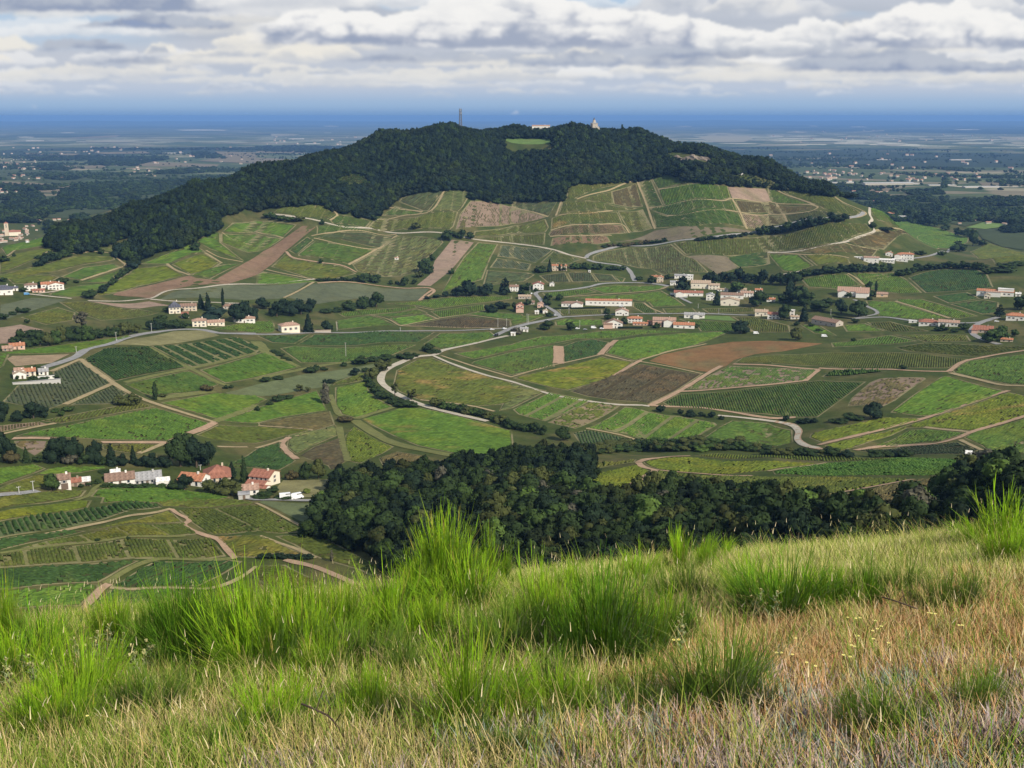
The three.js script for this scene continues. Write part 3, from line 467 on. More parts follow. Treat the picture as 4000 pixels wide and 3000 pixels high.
// --- left slopes
plot('B0', 'g3', { dir: [690, 895, 985, 1085], sp: 2.4, wd: 0.36, h: 1.2, step: 1.4 }, 'steep dark rows right of the tarmac road, lower block', 722, 893, 900, 803, 1280, 787, 1605, 965, 990, 1082);
plot('B0', 'g3', { dir: [1300, 780, 1650, 970], sp: 2.0, gap: 7, wd: 0.42, h: 1.1, soil: 'dry' }, 'dark rows with pale lanes below the dry grass bank', 1310, 780, 2040, 697, 2255, 800, 2212, 838, 1660, 962);
plot('B0', 'gd', { dir: [560, 980, 680, 1180], sp: 2.6, wd: 0.3, h: 1.1, soil: 'grey' }, 'ribbed slope below the white house with garden wall', 455, 1008, 685, 912, 955, 1100, 560, 1278, 380, 1338, 25, 1258, 150, 1122, 490, 1087);
plot('B0', 'gd', { dir: [760, 1170, 860, 1290], sp: 2.4, wd: 0.34, h: 1.1, soil: 'grey' }, 'small ribbed triangle below the tan track fork', 610, 1288, 980, 1125, 1095, 1190, 1010, 1248, 985, 1278);
plot('B0', 'g2', { r: 150, wd: 0.5 }, 'behind the lone dark pointed tree', 1080, 1108, 1620, 992, 1890, 1110, 1740, 1168, 1320, 1208, 1240, 1188);
plot('B1', 'g1', { r: 150, wd: 0.5 }, 'long one above the lane with two small bushes', -485, 985, 0, 848, 60, 828, 365, 963, 0, 1052, -265, 1098);
plot('B0', 'g1', { dir: [1500, 1260, 2000, 1370], sp: 2.0, wd: 0.4 }, 'with visible rows right of the lone dark pointed tree', 1390, 1268, 1860, 1183, 2212, 1207, 2305, 1240, 1890, 1412);
plot('B0', 'g1', { r: 100, wd: 0.52 }, 'smooth bright one above the pink track', 130, 1558, 560, 1472, 860, 1403, 1345, 1313, 1810, 1445, 1625, 1528, 1450, 1597, 880, 1587, 510, 1568);
plot('B0', 'br', { r: 100, sparse: 0.35, soil: 'pink' }, 'sparse brown strip at the left border', -30, 1470, 240, 1442, 340, 1432, 435, 1455, -30, 1528);
plot('B0', 'o', { r: 100 }, 'narrow band above the smooth bright one', 355, 1425, 1200, 1263, 1335, 1300, 860, 1388, 530, 1447);
plot('B1', 'o', { r: 160 }, 'right of the largest round tree, lower band', -515, 1545, -330, 1460, 20, 1470, 480, 1505, 240, 1560, 0, 1620, -350, 1590);
plot('B1', 'br', { r: 170 }, 'brown green band left of the grassy path', 20, 1440, 250, 1402, 640, 1340, 680, 1458, 520, 1507, 25, 1463);
plot('B1', 'g1', { r: 170, wd: 0.5 }, 'bright slope left of the tall grey poplar', -320, 1422, 0, 1312, 525, 1163, 615, 1335, 200, 1398, 0, 1445);
plot('C0', 'o', { r: 100, sparse: 0.3 }, 'gappy one behind the row of conifers', 885, 192, 1200, 182, 1365, 192, 1300, 230, 1190, 278, 885, 230);
plot('C0', 'br', { r: 60, sparse: 0.42, soil: 'pink' }, 'brown gappy square left of the round oaks', 125, 162, 415, 162, 390, 230, 300, 288, 135, 200);
// --- left shoulder of the hill
plot('A0', 'g1', { r: 60 }, 'sloping to the skyline beside the distant village', 10, 1372, 330, 1290, 560, 1218, 480, 1290, 390, 1348, 120, 1392, 60, 1438);
plot('A0', 'o', { r: 60 }, 'below the lower tip of the hill wood', 105, 1430, 410, 1372, 585, 1387, 400, 1402, 380, 1430, 300, 1468, 0, 1588, 0, 1480);
plot('A0', 'o', { r: 70 }, 'long slope under the short hedge left of the hill', -20, 1605, 420, 1502, 640, 1442, 975, 1442, 995, 1470, 700, 1518, 500, 1568, 0, 1655);
plot('B0', 'g2', { r: 60 }, 'green wedge above the lane of the left hamlet', 525, 182, 720, 98, 980, 65, 1055, 97, 700, 213, 580, 188);
plot('B0', 'o', { r: 60 }, 'directly above the left hamlet', 45, 182, 430, 162, 515, 182, 465, 210, 350, 230, 120, 243);
plot('B0', 'g2', { r: 50 }, 'triangle left of the diagonal hedge', 705, 232, 1065, 107, 1040, 142, 980, 218, 935, 226);
plot('B0', 'g2', { r: 60 }, 'between the left hamlet and the diagonal hedge', 420, 330, 620, 265, 950, 232, 838, 318, 740, 352, 600, 358);
plot('A0', 'o', { r: 50 }, 'pocket between the two tongues of the hill wood', 838, 1378, 1215, 1228, 1110, 1335, 985, 1398);
plot('B0', 'yo', { r: 52 }, 'bright slope right of the diagonal hedge', 828, 343, 1000, 215, 1170, 105, 1340, 92, 1440, 78, 1595, 167, 1200, 262, 960, 330);
plot('A0', 'g1', { r: 52 }, 'right under the hill wood, left of the lone bush', 1205, 1508, 1500, 1402, 1640, 1325, 1775, 1400, 1480, 1498, 1440, 1510);
plot('A0', 'yo', { r: 52 }, 'framed by pale grass edges below the lone bush', 1485, 1510, 1770, 1418, 1912, 1500, 1820, 1558, 1645, 1598);
plot('A0', 'g1', { r: 55 }, 'upper slope between wood and red strip', 1690, 1310, 1875, 1222, 1905, 1245, 1905, 1322, 2105, 1478, 1815, 1378);
plot('A0', 'g2', { r: 55 }, 'wedge above the spreading red earth', 1655, 1603, 1930, 1513, 2080, 1503, 1822, 1635);
bare('B1', 'grey', 'meadow', -840, 380, -730, 315, 0, 253, 445, 228, 438, 240, 220, 368, -100, 383);
bare('B1', 'grey', 'meadow', 268, 360, 485, 242, 900, 242, 1230, 288, 1495, 282, 1410, 383, 1110, 388, 900, 368, 520, 418, 350, 378);
bare('B0', 'pink', 'bare_field', 765, 392, 1290, 392, 1475, 430, 1320, 438, 1210, 456);
plot('B0', 'o', { r: 100 }, 'below the small pink field', 515, 402, 750, 394, 1200, 460, 1380, 490, 870, 558, 665, 488);
plot('B0', 'o', { r: 100 }, 'left of the purple grey tree', 180, 530, 500, 445, 650, 490, 635, 555, 400, 595);
bare('B0', 'grey', 'meadow', 0, 422, 270, 362, 590, 380, 460, 418, 150, 515, 0, 560);
bare('B0', 'pink', 'bare_field', -20, 622, 180, 592, 385, 640, 230, 658, 130, 756, -20, 760);
plot('B0', 'g1', { r: 170 }, 'narrow strip along the tarmac road at the left border', -20, 838, 300, 795, 1000, 705, 1250, 672, 1050, 730, 650, 835, 80, 846, 30, 950, -20, 980);
bare('B0', 'tan', 'bare_field', 55, 890, 105, 863, 610, 847, 450, 926, 130, 956);
// --- the plateau with the road in the middle
plot('B1', 'g1', { r: 80 }, 'left of the cream house with arched windows', -395, 630, 0, 565, 145, 558, 172, 640, 150, 662, 0, 666);
plot('B1', 'g1', { r: 80 }, 'thin band below the hedge with round trees', 705, 497, 880, 462, 1375, 428, 1395, 450, 980, 508, 770, 528);
plot('B1', 'g2', { r: 80 }, 'narrow band over the plateau', 1005, 508, 1395, 457, 1485, 490, 1150, 528);
plot('B1', 'g2', { r: 80 }, 'right of the cream house along the road', 690, 562, 980, 513, 1075, 535, 1215, 600, 700, 637);
plot('B1', 'li', { r: 80 }, 'small bright one by the path bend on the plateau', 1155, 537, 1460, 503, 1550, 545, 1248, 598);
plot('B1', 'g1', { r: 80 }, 'long far band over the plateau', 1125, 410, 1600, 362, 2212, 342, 2212, 370, 1990, 402, 1540, 458, 1405, 428);
plot('B1', 'g1', { r: 80 }, 'right end of the plateau by the dark bush', 1510, 480, 1970, 415, 1985, 470, 1800, 508, 1595, 538);
plot('B1', 'rb', { r: 90 }, 'dark brown strip along the road on the plateau', 1300, 600, 1580, 548, 1800, 517, 2200, 560, 2205, 617, 1500, 613);
plot('B1', 'g2', { r: 80 }, 'behind the brown strip near the pink house', 1815, 502, 1995, 475, 2300, 505, 2330, 540, 2212, 552);
plot('B1', 'g3', { r: 80, wd: 0.48 }, 'in front of the cream house with arched windows', 10, 690, 465, 677, 335, 758, 140, 748);
plot('B1', 'g3', { r: 80, wd: 0.48 }, 'long one below the plateau road, upper part', 358, 765, 505, 678, 1545, 657, 1400, 746, 880, 772);
plot('B1', 'g2', { r: 80, wd: 0.48 }, 'long one below the plateau road, lower part', 210, 800, 335, 776, 900, 788, 1385, 768, 1160, 866, 900, 888, 870, 912, 385, 922);
plot('B1', 'g2', { r: 75 }, 'between plateau road and lane to the bend', 1450, 760, 1592, 668, 2025, 653, 2070, 690, 1985, 732, 1610, 806, 1560, 788);
bare('B1', 'meadow', 'meadow', 0, 1112, 430, 1018, 860, 962, 1035, 928, 1035, 960, 950, 985, 880, 1028, 690, 1078, 640, 1128, 480, 1148, 120, 1213, 0, 1213, -250, 1198, -265, 1180);
plot('B1', 'o', { r: 70 }, 'small strip above the bright square by the bushes', 660, 1118, 700, 1087, 830, 1038, 945, 1003, 952, 1068, 840, 1093);
plot('B2', 'g2', { r: 75 }, 'below the pink tower house', -20, 560, 100, 515, 330, 505, 250, 530, 140, 570, 0, 600);
plot('B2', 'g1', { r: 75 }, 'left of the dark hedge garden in the village', 260, 318, 645, 282, 730, 312, 480, 352, 300, 358);
plot('B2', 'g1', { r: 75 }, 'below the village lane, upper piece', 670, 278, 900, 250, 1290, 248, 1330, 262, 1270, 290, 790, 322);
plot('B2', 'g1', { r: 75 }, 'behind the long white shed', 450, 366, 800, 340, 1290, 300, 1420, 372, 1500, 430, 1215, 440, 1180, 400, 1100, 390, 1040, 375, 620, 366);
plot('B2', 'g2', { r: 75 }, 'right of the long white shed', 1045, 400, 1130, 402, 1240, 470, 1250, 492, 1140, 495, 1045, 440);
plot('B2', 'o', { r: 75 }, 'in front of the low house with dark hedge', 390, 465, 780, 462, 780, 500, 440, 512);
plot('B2', 'g1', { r: 75 }, 'around the two dark garden trees near the cars', 370, 560, 480, 540, 790, 550, 790, 595, 560, 605, 380, 600);
plot('B2', 'o', { r: 75 }, 'along the road left of the grey roofed shed', 1300, 455, 1560, 448, 1600, 490, 1330, 498);
plot('B2', 'o', { r: 75 }, 'along the road right of the grey roofed shed', 1640, 455, 2080, 440, 2100, 480, 1700, 492);
bare('B2', 'lime', 'meadow', 1670, 515, 1880, 520, 1945, 565, 1640, 545);
plot('B2', 'g1', { r: 75 }, 'behind the single round tree', 1440, 545, 1640, 552, 1945, 575, 2050, 620, 2080, 655, 1630, 650, 1600, 600);
plot('B2', 'o', { r: 75 }, 'right of the small lime green meadow', 1900, 525, 2100, 525, 2212, 560, 2212, 650, 2080, 610);
// --- the near slopes on the left
plot('C0', 'g1', { r: 20 }, 'upper left one by the greenhouse strip', -20, 395, 300, 365, 395, 400, 285, 445, -20, 552);
plot('C0', 'g1', { r: 15 }, 'behind the grey white cottage', 310, 450, 420, 403, 570, 382, 930, 392, 700, 436, 500, 448);
plot('C0', 'o', { r: 20 }, 'at the roadside left of the grey white cottage', -20, 578, 280, 465, 480, 455, 385, 560, 260, 598, -20, 615);
plot('C0', 'o', { r: 15 }, 'first band below the left road', -20, 655, 440, 592, 745, 590, 700, 645, 400, 697, -20, 752);
plot('C0', 'yo', { r: 15 }, 'second smooth band below the left road', -20, 775, 630, 682, 795, 672, 755, 738, -20, 862);
plot('C0', 'g1', { r: 170, wd: 0.5 }, 'smooth brow below the row of farm roofs', 785, 640, 835, 582, 1000, 563, 1430, 562, 1700, 602, 1900, 622, 1990, 650, 1200, 687, 870, 700, 890, 650);
plot('C0', 'g3', { dir: [560, 770, 640, 885], sp: 2.6, h: 1.5, wd: 0.36, step: 1.0, rows: true, soil: 'meadow' }, 'trellised with tall separate dark rows', -30, 885, 420, 792, 830, 742, 1285, 692, 1395, 735, 900, 838, 560, 918, -30, 1005);
plot('C0', 'g3', { r: 15, wd: 0.5 }, 'dark strip painted as shade under the trellised rows', -30, 1018, 420, 953, 560, 932, 740, 940, -30, 1115);  // dark plot standing in for the shadow strip below the trellised rows
plot('C0', 'o', { r: 15 }, 'plain band above the narrow laned ones', 765, 932, 1180, 842, 1465, 757, 1580, 862, 1000, 900);
plot('C0', 'o', { dir: [1100, 910, 1240, 995], gap: 11, h: 0.9, wd: 0.52, rows: true, soil: 'dry' }, 'narrow one with many pale lanes', 180, 1088, 480, 1010, 780, 957, 1590, 872, 1705, 965, 1060, 1000, 600, 1048);
plot('C0', 'o', { dir: [930, 1030, 1000, 1195], gap: 13, h: 0.9, wd: 0.52, rows: true, soil: 'dry' }, 'wide one with pale lanes below it', -30, 1152, 400, 1078, 1000, 1022, 1810, 993, 1950, 1158, 1280, 1178, 950, 1193, -30, 1262);
plot('C0', 'g3', { r: 15, wd: 0.56, h: 1.0 }, 'smooth dark field near the bottom left', -40, 1283, 950, 1208, 1200, 1197, 1050, 1268, 850, 1383, 110, 1438, -40, 1452);
plot('C0', 'g1', { r: 25, wd: 0.45, h: 1.1 }, 'lowest bright one left of the pink track', 40, 1480, 110, 1470, 620, 1412, 845, 1402, 855, 1430, 690, 1588, 130, 1613, 0, 1600);
plot('C0', 'g3', { dir: [970, 1400, 1400, 1230], gap: 7, h: 1.0, wd: 0.46, rows: true }, 'dark ribbed one right of the pink track', 965, 1418, 1160, 1303, 1340, 1203, 1955, 1188, 2090, 1202, 1700, 1418, 1200, 1428);
plot('C0', 'g2', { r: 20, h: 1.0, wd: 0.45 }, 'lowest one behind the broom bushes', 795, 1588, 965, 1443, 1500, 1443, 1575, 1480, 1400, 1588, 980, 1578);
plot('C0', 'o', { dir: [1650, 750, 1990, 960], gap: 12, h: 0.9, wd: 0.52, rows: true, soil: 'dry' }, 'right of the winding pink track with long pale lanes', 1550, 765, 1640, 742, 2240, 722, 2630, 948, 2380, 962, 1825, 973, 1665, 870);
plot('C0', 'o', { r: 10 }, 'sliver above the winding pink track', 1340, 682, 1640, 650, 2000, 662, 2235, 700, 1560, 733, 1405, 728);
plot('C0', 'o', { r: 10, spot: 0.5 }, 'with a rusty patch right of the pink track', 1850, 985, 2212, 972, 2350, 1010, 2530, 1100, 2720, 1165, 2400, 1130, 2212, 1168, 2040, 1163);
plot('C1', 'o', { r: 150 }, 'strip dropping towards the valley wood', 170, 985, 420, 962, 560, 982, 1190, 1300, 1000, 1325, 900, 1278, 560, 1178, 330, 1058);
bare('C1', 'meadow', 'meadow', 10, 690, 60, 677, 535, 702, 535, 838, 480, 895, 400, 868, 180, 758);
plot('C1', 'o', { r: 150 }, 'bottom one partly behind the bright brooms', -60, 1288, 0, 1240, 250, 1232, 620, 1400, 560, 1450, 100, 1420);
bare('C1', 'dry', 'meadow', 230, 500, 640, 490, 700, 540, 520, 650, 200, 640, 170, 570);
bare('B0', 'dry', 'meadow', 970, 770, 1070, 735, 1500, 650, 1800, 640, 1900, 690, 1290, 778);

// ---------- roads, tracks and paths ----------
const WAY = { road: [[0.40, 0.40, 0.40], 0.34], pale: [[0.66, 0.60, 0.49], 0.34], pink: [[0.56, 0.39, 0.265], 0.33], tan: [[0.48, 0.39, 0.225], 0.32], grass: [[0.225, 0.24, 0.085], 0.28], dark: [[0.06, 0.075, 0.04], 0.3] };
function way(tile, kind, name, width, ...pts) {
  const W3 = []; for (let i = 0; i < pts.length; i += 2) { const h = at(tile, pts[i], pts[i + 1]); W3.push(new THREE.Vector3(h.x, 0, h.z)); }
  const curve = new THREE.CatmullRomCurve3(W3, false, 'centripetal'), len = curve.getLength(), D = Math.hypot(W3[0].x, W3[0].z), n = Math.max(4, Math.round(len / (D < 700 ? 3 : 6))), P = [], C = [], UV = [], I = [], [c0, lift] = WAY[kind];
  for (let i = 0; i <= n; i++) {
    const p = curve.getPointAt(i / n), t = curve.getTangentAt(i / n), w = (width / 2) * (0.85 + 0.3 * vnoise(i * 0.45, pts[0]));
    for (const s of [-1, -0.33, 0.33, 1]) {
      const x = p.x - t.z * w * s, z = p.z + t.x * w * s; P.push(x, ground(x, z) + lift, z); UV.push(x, z);
      const f = 0.85 + 0.3 * fbm(x / 5, z / 5, 3); C.push(c0[0] * f, c0[1] * f, c0[2] * f);
    }
    if (i) for (let k = 0; k < 3; k++) { const b = i * 4 + k, a = b - 4; I.push(a, a + 1, b, b, a + 1, b + 1); }
  }
  const g = buf(P, I, C, UV); const nrm = g.attributes.normal; let up = 0; for (let i = 0; i < nrm.count; i++) up += nrm.getY(i);
  if (up < 0) { g.setIndex(I.slice().reverse()); g.computeVertexNormals(); }
  tag(part(name, g, M.track), 0, 0, 0, 'structure');
}
// tarmac
way('B0', 'road', 'tarmac_road', 7.0, 380, 965, 640, 880, 760, 805, 950, 762, 1080, 712, 1300, 665, 1550, 637, 1750, 640, 1900, 668, 2212, 672);
way('B1', 'road', 'tarmac_road', 5.0, -300, 672, 0, 678, 500, 665, 1000, 656, 1500, 648, 1900, 640, 2120, 630, 2212, 632);
way('B2', 'road', 'tarmac_road', 7.0, -150, 690, 0, 625, 150, 585, 300, 555, 400, 535, 440, 528);
way('B2', 'road', 'tarmac_road', 5.0, 420, 528, 370, 480, 290, 430, 240, 370, 205, 320, 240, 308);
way('B2', 'road', 'tarmac_road', 5.0, 240, 308, 420, 300, 650, 270, 780, 240, 1000, 232, 1100, 232, 1260, 245, 1350, 262);
way('B2', 'road', 'tarmac_road', 5.0, 440, 528, 800, 510, 1280, 500, 1700, 500, 2100, 512);
way('B2', 'road', 'tarmac_road', 6.0, 1060, 218, 1030, 150, 990, 105, 930, 82, 800, 65, 700, 50, 650, 32);
way('A2', 'road', 'tarmac_road', 6.0, 640, 1455, 660, 1430, 800, 1385, 1000, 1350, 1370, 1318, 1650, 1285, 2080, 1240, 2212, 1195, 2500, 1130, 2700, 1110, 2900, 1105, 3010, 1085, 3040, 1060);
way('A2', 'pale', 'hill_lane', 4.25, 640, 1460, 500, 1430, 340, 1380, 0, 1330, -350, 1290, -500, 1255, -900, 1240, -1170, 1210, -1500, 1180, -1800, 1110, -2050, 1080);
way('B1', 'pale', 'curved_lane', 5.52, 2180, 690, 1960, 740, 1620, 815, 1540, 855, 1400, 870, 1230, 930, 1120, 990, 1080, 1050, 1090, 1100, 1170, 1165, 1300, 1235, 1500, 1310, 1720, 1365, 2000, 1430);
way('B3', 'road', 'village_lane', 4.5, 720, 545, 860, 520, 940, 500, 930, 470, 860, 440, 780, 390, 740, 378);
way('B3', 'road', 'tarmac_road', 6.0, 2000, 765, 1850, 720, 1760, 660, 1800, 600, 1880, 560, 1990, 530);
way('B3', 'road', 'tarmac_road', 5.0, 720, 545, 1000, 530, 1300, 565, 1640, 580, 1820, 575, 1990, 530);
way('B3', 'road', 'village_lane', 4.0, -820, 320, -740, 370, -660, 410);
way('C1', 'road', 'village_lane', 4.0, -120, 640, 0, 670, 250, 672, 540, 675);
way('C0', 'road', 'village_lane', 4.0, -60, 640, 150, 620, 330, 595);
way('A3', 'road', 'tarmac_road', 5.0, 1040, 1480, 1250, 1460, 1420, 1430, 1570, 1380);
way('B3', 'pale', 'village_lane', 3.4, 120, 160, 230, 140, 330, 125);
// hill lanes and paths
way('A3', 'pale', 'hill_lane', 4.25, 1020, 1075, 880, 1080, 900, 1120, 880, 1160, 920, 1215, 800, 1270, 620, 1325, 350, 1380, 0, 1405);
way('A3', 'tan', 'hill_lane', 4.25, 560, 915, 660, 980, 780, 1030, 840, 1060, 800, 1095, 700, 1112);
for (const p of [['A2', 1355, 718, 1080, 790, 800, 880, 560, 948], ['A2', 1085, 800, 1150, 960, 1235, 1205], ['A2', 1170, 1022, 1340, 1003, 1800, 960, 1900, 943, 2250, 965], ['A2', 1340, 1092, 1500, 1078, 1980, 1063, 2250, 1070], ['A2', 1905, 945, 1970, 1060, 2030, 1205], ['A2', 1260, 862, 1450, 835, 1740, 818],
  ['A2', 400, 1088, 640, 1070, 870, 1048], ['A2', 335, 1218, 480, 1177, 700, 1168, 950, 1166, 1015, 1240], ['A2', 330, 1272, 600, 1262, 860, 1260], ['A2', 430, 955, 380, 1090], ['A2', 0, 1010, 150, 1050, 310, 1100], ['A1', 1010, 1115, 1250, 1095, 1480, 1062, 1640, 860], ['A1', 1110, 1000, 1440, 1055], ['A1', 640, 1130, 700, 1075, 540, 990],
  ['A1', 480, 1265, 650, 1238, 950, 1226, 1215, 1250], ['A1', 500, 1285, 700, 1330, 1040, 1378, 1130, 1310, 1220, 1260], ['A1', 1040, 1380, 800, 1515], ['A3', 0, 965, 200, 990, 390, 1000, 430, 1020, 370, 1050, 150, 1078, 0, 1075], ['A3', 60, 855, 250, 940, 400, 998], ['A3', 50, 950, 140, 1090, 165, 1145], ['A3', 920, 1220, 1150, 1210, 1480, 1372],
  ['A3', 640, 1322, 750, 1350, 960, 1388], ['A3', 60, 1405, 400, 1428, 700, 1455], ['A3', 1500, 1250, 1330, 1260, 1290, 1280, 1480, 1360], ['B3', 690, 150, 760, 190, 830, 250], ['B3', 1100, 390, 1300, 450, 1570, 540], ['A0', 60, 1440, 120, 1395, 230, 1320, 310, 1290], ['A0', 980, 1430, 1040, 1480, 1085, 1520, 1000, 1550, 700, 1650], ['A0', 390, 1430, 440, 1395, 640, 1420, 800, 1400, 950, 1410],
  ['A0', 1440, 1505, 1520, 1560, 1640, 1605], ['A0', 1780, 1390, 1900, 1450, 2100, 1490], ['A0', 1770, 1410, 1920, 1500], ['A0', 1920, 1235, 2000, 1290, 2212, 1345], ['A1', 0, 1232, 120, 1250, 240, 1285]]) way(p[0], 'tan', 'field_path', 3.2, ...p.slice(1));
way('B0', 'pale', 'field_track', 3.75, 760, 388, 1180, 380, 1300, 368, 1450, 302, 1700, 280, 1960, 248, 2212, 245, 2680, 205, 2720, 200);
way('B0', 'pale', 'field_track', 3.75, 1300, 375, 1560, 395, 1900, 405, 2100, 412);
way('A1', 'pink', 'field_track', 3.82, 260, 1400, 330, 1455, 560, 1495, 760, 1525, 870, 1580);
way('A1', 'tan', 'field_path', 2.98, 90, 1555, 240, 1590, 480, 1640);
way('B1', 'pink', 'field_track', 3.82, 530, 235, 830, 228, 1100, 262, 1300, 280, 1480, 275, 1540, 300, 1420, 382);
way('B1', 'tan', 'field_path', 3.4, 500, 225, 240, 362);
way('B0', 'pale', 'farm_lane', 4.25, 250, 330, 450, 352, 620, 370); way('B0', 'pale', 'farm_lane', 3.4, 330, 325, 450, 310, 560, 285);
// middle slopes
way('B1', 'pale', 'vineyard_track', 3.57, 1530, 862, 1700, 935, 2000, 1035, 2212, 1088, 2600, 1210, 2900, 1260, 3200, 1290, 3400, 1300);
way('B1', 'tan', 'vineyard_track', 2.89, 1600, 862, 1760, 915, 1900, 960, 2212, 1050);
way('B2', 'pink', 'vineyard_track', 4.25, 1190, 1296, 1430, 1178, 1700, 1012, 1810, 950);
way('B2', 'pink', 'vineyard_track', 3.8, 1430, 1172, 1800, 1150, 2212, 1115, 2540, 1078); way('B2', 'pink', 'vineyard_track', 3.8, 2535, 1080, 2590, 1035, 2650, 985); way('B2', 'pink', 'vineyard_track', 3.8, 2660, 982, 2212, 945, 1910, 935);
way('B3', 'pink', 'vineyard_track', 3.82, 440, 970, 850, 980, 1200, 990, 1560, 1000);
way('B2', 'pink', 'vineyard_track', 3.82, 1190, 1290, 1600, 1310, 1900, 1350, 2212, 1400, 2450, 1395);
way('B2', 'pale', 'vineyard_track', 3.82, 1780, 1380, 2000, 1400, 2212, 1425, 2320, 1440, 2430, 1470, 2475, 1530, 2460, 1580, 2540, 1640, 2640, 1660);
way('B3', 'pink', 'dirt_track', 4.25, 50, 1430, 200, 1455, 265, 1510, 255, 1580, 330, 1640, 430, 1665, 620, 1700);
way('B3', 'pink', 'dirt_track', 3.82, 440, 1635, 700, 1570, 1000, 1495, 1380, 1395, 1600, 1320, 1900, 1220, 2080, 1165);
way('B3', 'pink', 'dirt_track', 3.82, 750, 1680, 1100, 1645, 1450, 1622, 1620, 1580, 1740, 1530, 1900, 1480, 2240, 1380);
way('B3', 'tan', 'dirt_track', 3.06, 1660, 1590, 1850, 1680); way('B3', 'tan', 'dirt_track', 3.06, 1350, 1480, 1560, 1505, 1730, 1522);
way('B3', 'pink', 'dirt_track', 4.25, 1560, 1000, 1700, 910, 1850, 878, 2000, 850, 2240, 815);
way('B3', 'tan', 'dirt_track', 4.25, 1570, 1010, 1800, 1065, 2060, 1120, 2240, 1125);
way('B2', 'pink', 'dirt_track', 5.95, 760, 855, 830, 780, 900, 728); way('B2', 'tan', 'dirt_track', 2.89, 800, 855, 900, 880, 1060, 912, 1160, 885, 1400, 815, 1680, 760);
way('B2', 'pink', 'dirt_track', 10.2, 400, 930, 405, 850, 400, 780); way('B2', 'tan', 'dirt_track', 2.55, 0, 1045, 400, 935, 760, 855); way('B2', 'pink', 'dirt_track', 3.82, 880, 1035, 1000, 965, 1110, 905);
way('B2', 'tan', 'dirt_track', 2.55, 1110, 915, 1400, 965, 1650, 1020); way('B1', 'tan', 'dirt_track', 3.06, 1420, 1245, 1700, 1275, 1900, 1305, 2060, 1345);
way('B2', 'tan', 'dirt_track', 3.4, 640, 1492, 800, 1520, 980, 1560, 1140, 1605);
way('B2', 'tan', 'dirt_track', 2.55, 1140, 405, 1200, 450, 1320, 500);
way('B2', 'tan', 'dirt_track', 2.55, 450, 358, 750, 335, 1000, 318, 1280, 290, 1350, 262);
way('B1', 'tan', 'dirt_track', 3.4, 1240, 605, 1500, 610, 1900, 622, 2120, 628); way('B1', 'tan', 'field_path', 2.55, 1250, 603, 1500, 555, 1800, 512, 2200, 555); way('B1', 'tan', 'field_path', 2.21, 980, 508, 1120, 540, 1240, 603); way('B1', 'tan', 'field_path', 2.21, 1390, 440, 1540, 470); way('B1', 'tan', 'field_path', 2.21, 1470, 500, 1570, 545);
way('B1', 'pink', 'field_track', 3.4, 1410, 385, 1470, 330, 1530, 290);
way('B1', 'grass', 'grass_path', 4.25, 1185, 1308, 1000, 1365, 860, 1405, 740, 1385, 680, 1300, 640, 1200);
way('B1', 'grass', 'grass_path', 7.65, 850, 1420, 1000, 1520, 1200, 1620, 1400, 1670, 1780, 1740);
way('C1', 'grass', 'grass_path', 4.62, 720, 40, 740, 150, 770, 250, 800, 340);
way('C1', 'pink', 'dirt_track', 3.96, 290, 130, 225, 180, 260, 245, 350, 320); way('C1', 'tan', 'dirt_track', 2.31, 20, 30, 250, 45, 500, 75, 290, 135, 0, 225);
way('B1', 'grass', 'grass_path', 11.9, 0, 740, 120, 850, 340, 960); way('B1', 'grass', 'grass_path', 5.95, 0, 1070, 300, 1000, 700, 930, 1040, 920);
// left slopes
way('B0', 'tan', 'farm_track', 4.5, 690, 890, 800, 975, 980, 1100, 1100, 1175, 1240, 1240, 1380, 1290, 1600, 1360, 1860, 1440);
way('B0', 'tan', 'farm_track', 3.75, 975, 1105, 800, 1180, 560, 1285); way('B0', 'tan', 'farm_track', 3.75, 690, 895, 560, 950, 440, 1000);
way('B0', 'pink', 'farm_track', 4.5, 1860, 1440, 1760, 1490, 1640, 1535); way('B0', 'grass', 'grass_path', 5.1, 1280, 785, 1450, 880, 1640, 970, 1900, 1100, 2000, 1130); way('B0', 'grass', 'grass_path', 5.1, 1860, 1430, 2050, 1360, 2212, 1290);
way('B0', 'grass', 'grass_path', 4.25, 1080, 1095, 1640, 975, 2212, 840); way('B0', 'grass', 'grass_path', 6.8, 1340, 1240, 1600, 1200, 1850, 1170);
way('C0', 'pink', 'farm_track', 4.62, 110, 142, 480, 145); way('C0', 'pink', 'farm_track', 4.62, 880, 175, 1200, 175, 1450, 178); way('C0', 'tan', 'farm_track', 3.3, 1420, 185, 1200, 270); way('C0', 'tan', 'farm_track', 2.64, 1880, 212, 2140, 215); way('C0', 'tan', 'farm_track', 2.64, -20, 108, 220, 60, 480, 10);
way('C0', 'pink', 'winding_track', 2.64, 1480, 752, 1530, 790, 1640, 850, 1590, 885, 1640, 925, 1760, 975, 1880, 1010, 1950, 1090, 2030, 1180);
way('C0', 'tan', 'farm_track', 2.24, 1480, 748, 1250, 795, 1000, 840, 700, 905, 400, 970);
way('C0', 'pink', 'winding_track', 2.77, 690, 1650, 790, 1540, 880, 1440, 940, 1400); way('C0', 'grass', 'grass_path', 2.64, 900, 1395, 1080, 1290, 1260, 1210, 1400, 1182, 2040, 1172);
way('C0', 'pink', 'farm_track', 1.98, 760, 1615, 980, 1605); way('C0', 'tan', 'grass_path', 1.98, 950, 1432, 1560, 1435, 1800, 1440, 2212, 1250); way('C0', 'grass', 'grass_path', 1.72, 0, 1135, 600, 1058, 1000, 1010, 1600, 985); way('C0', 'grass', 'grass_path', 1.98, 640, 680, 760, 640, 820, 570, 880, 535);
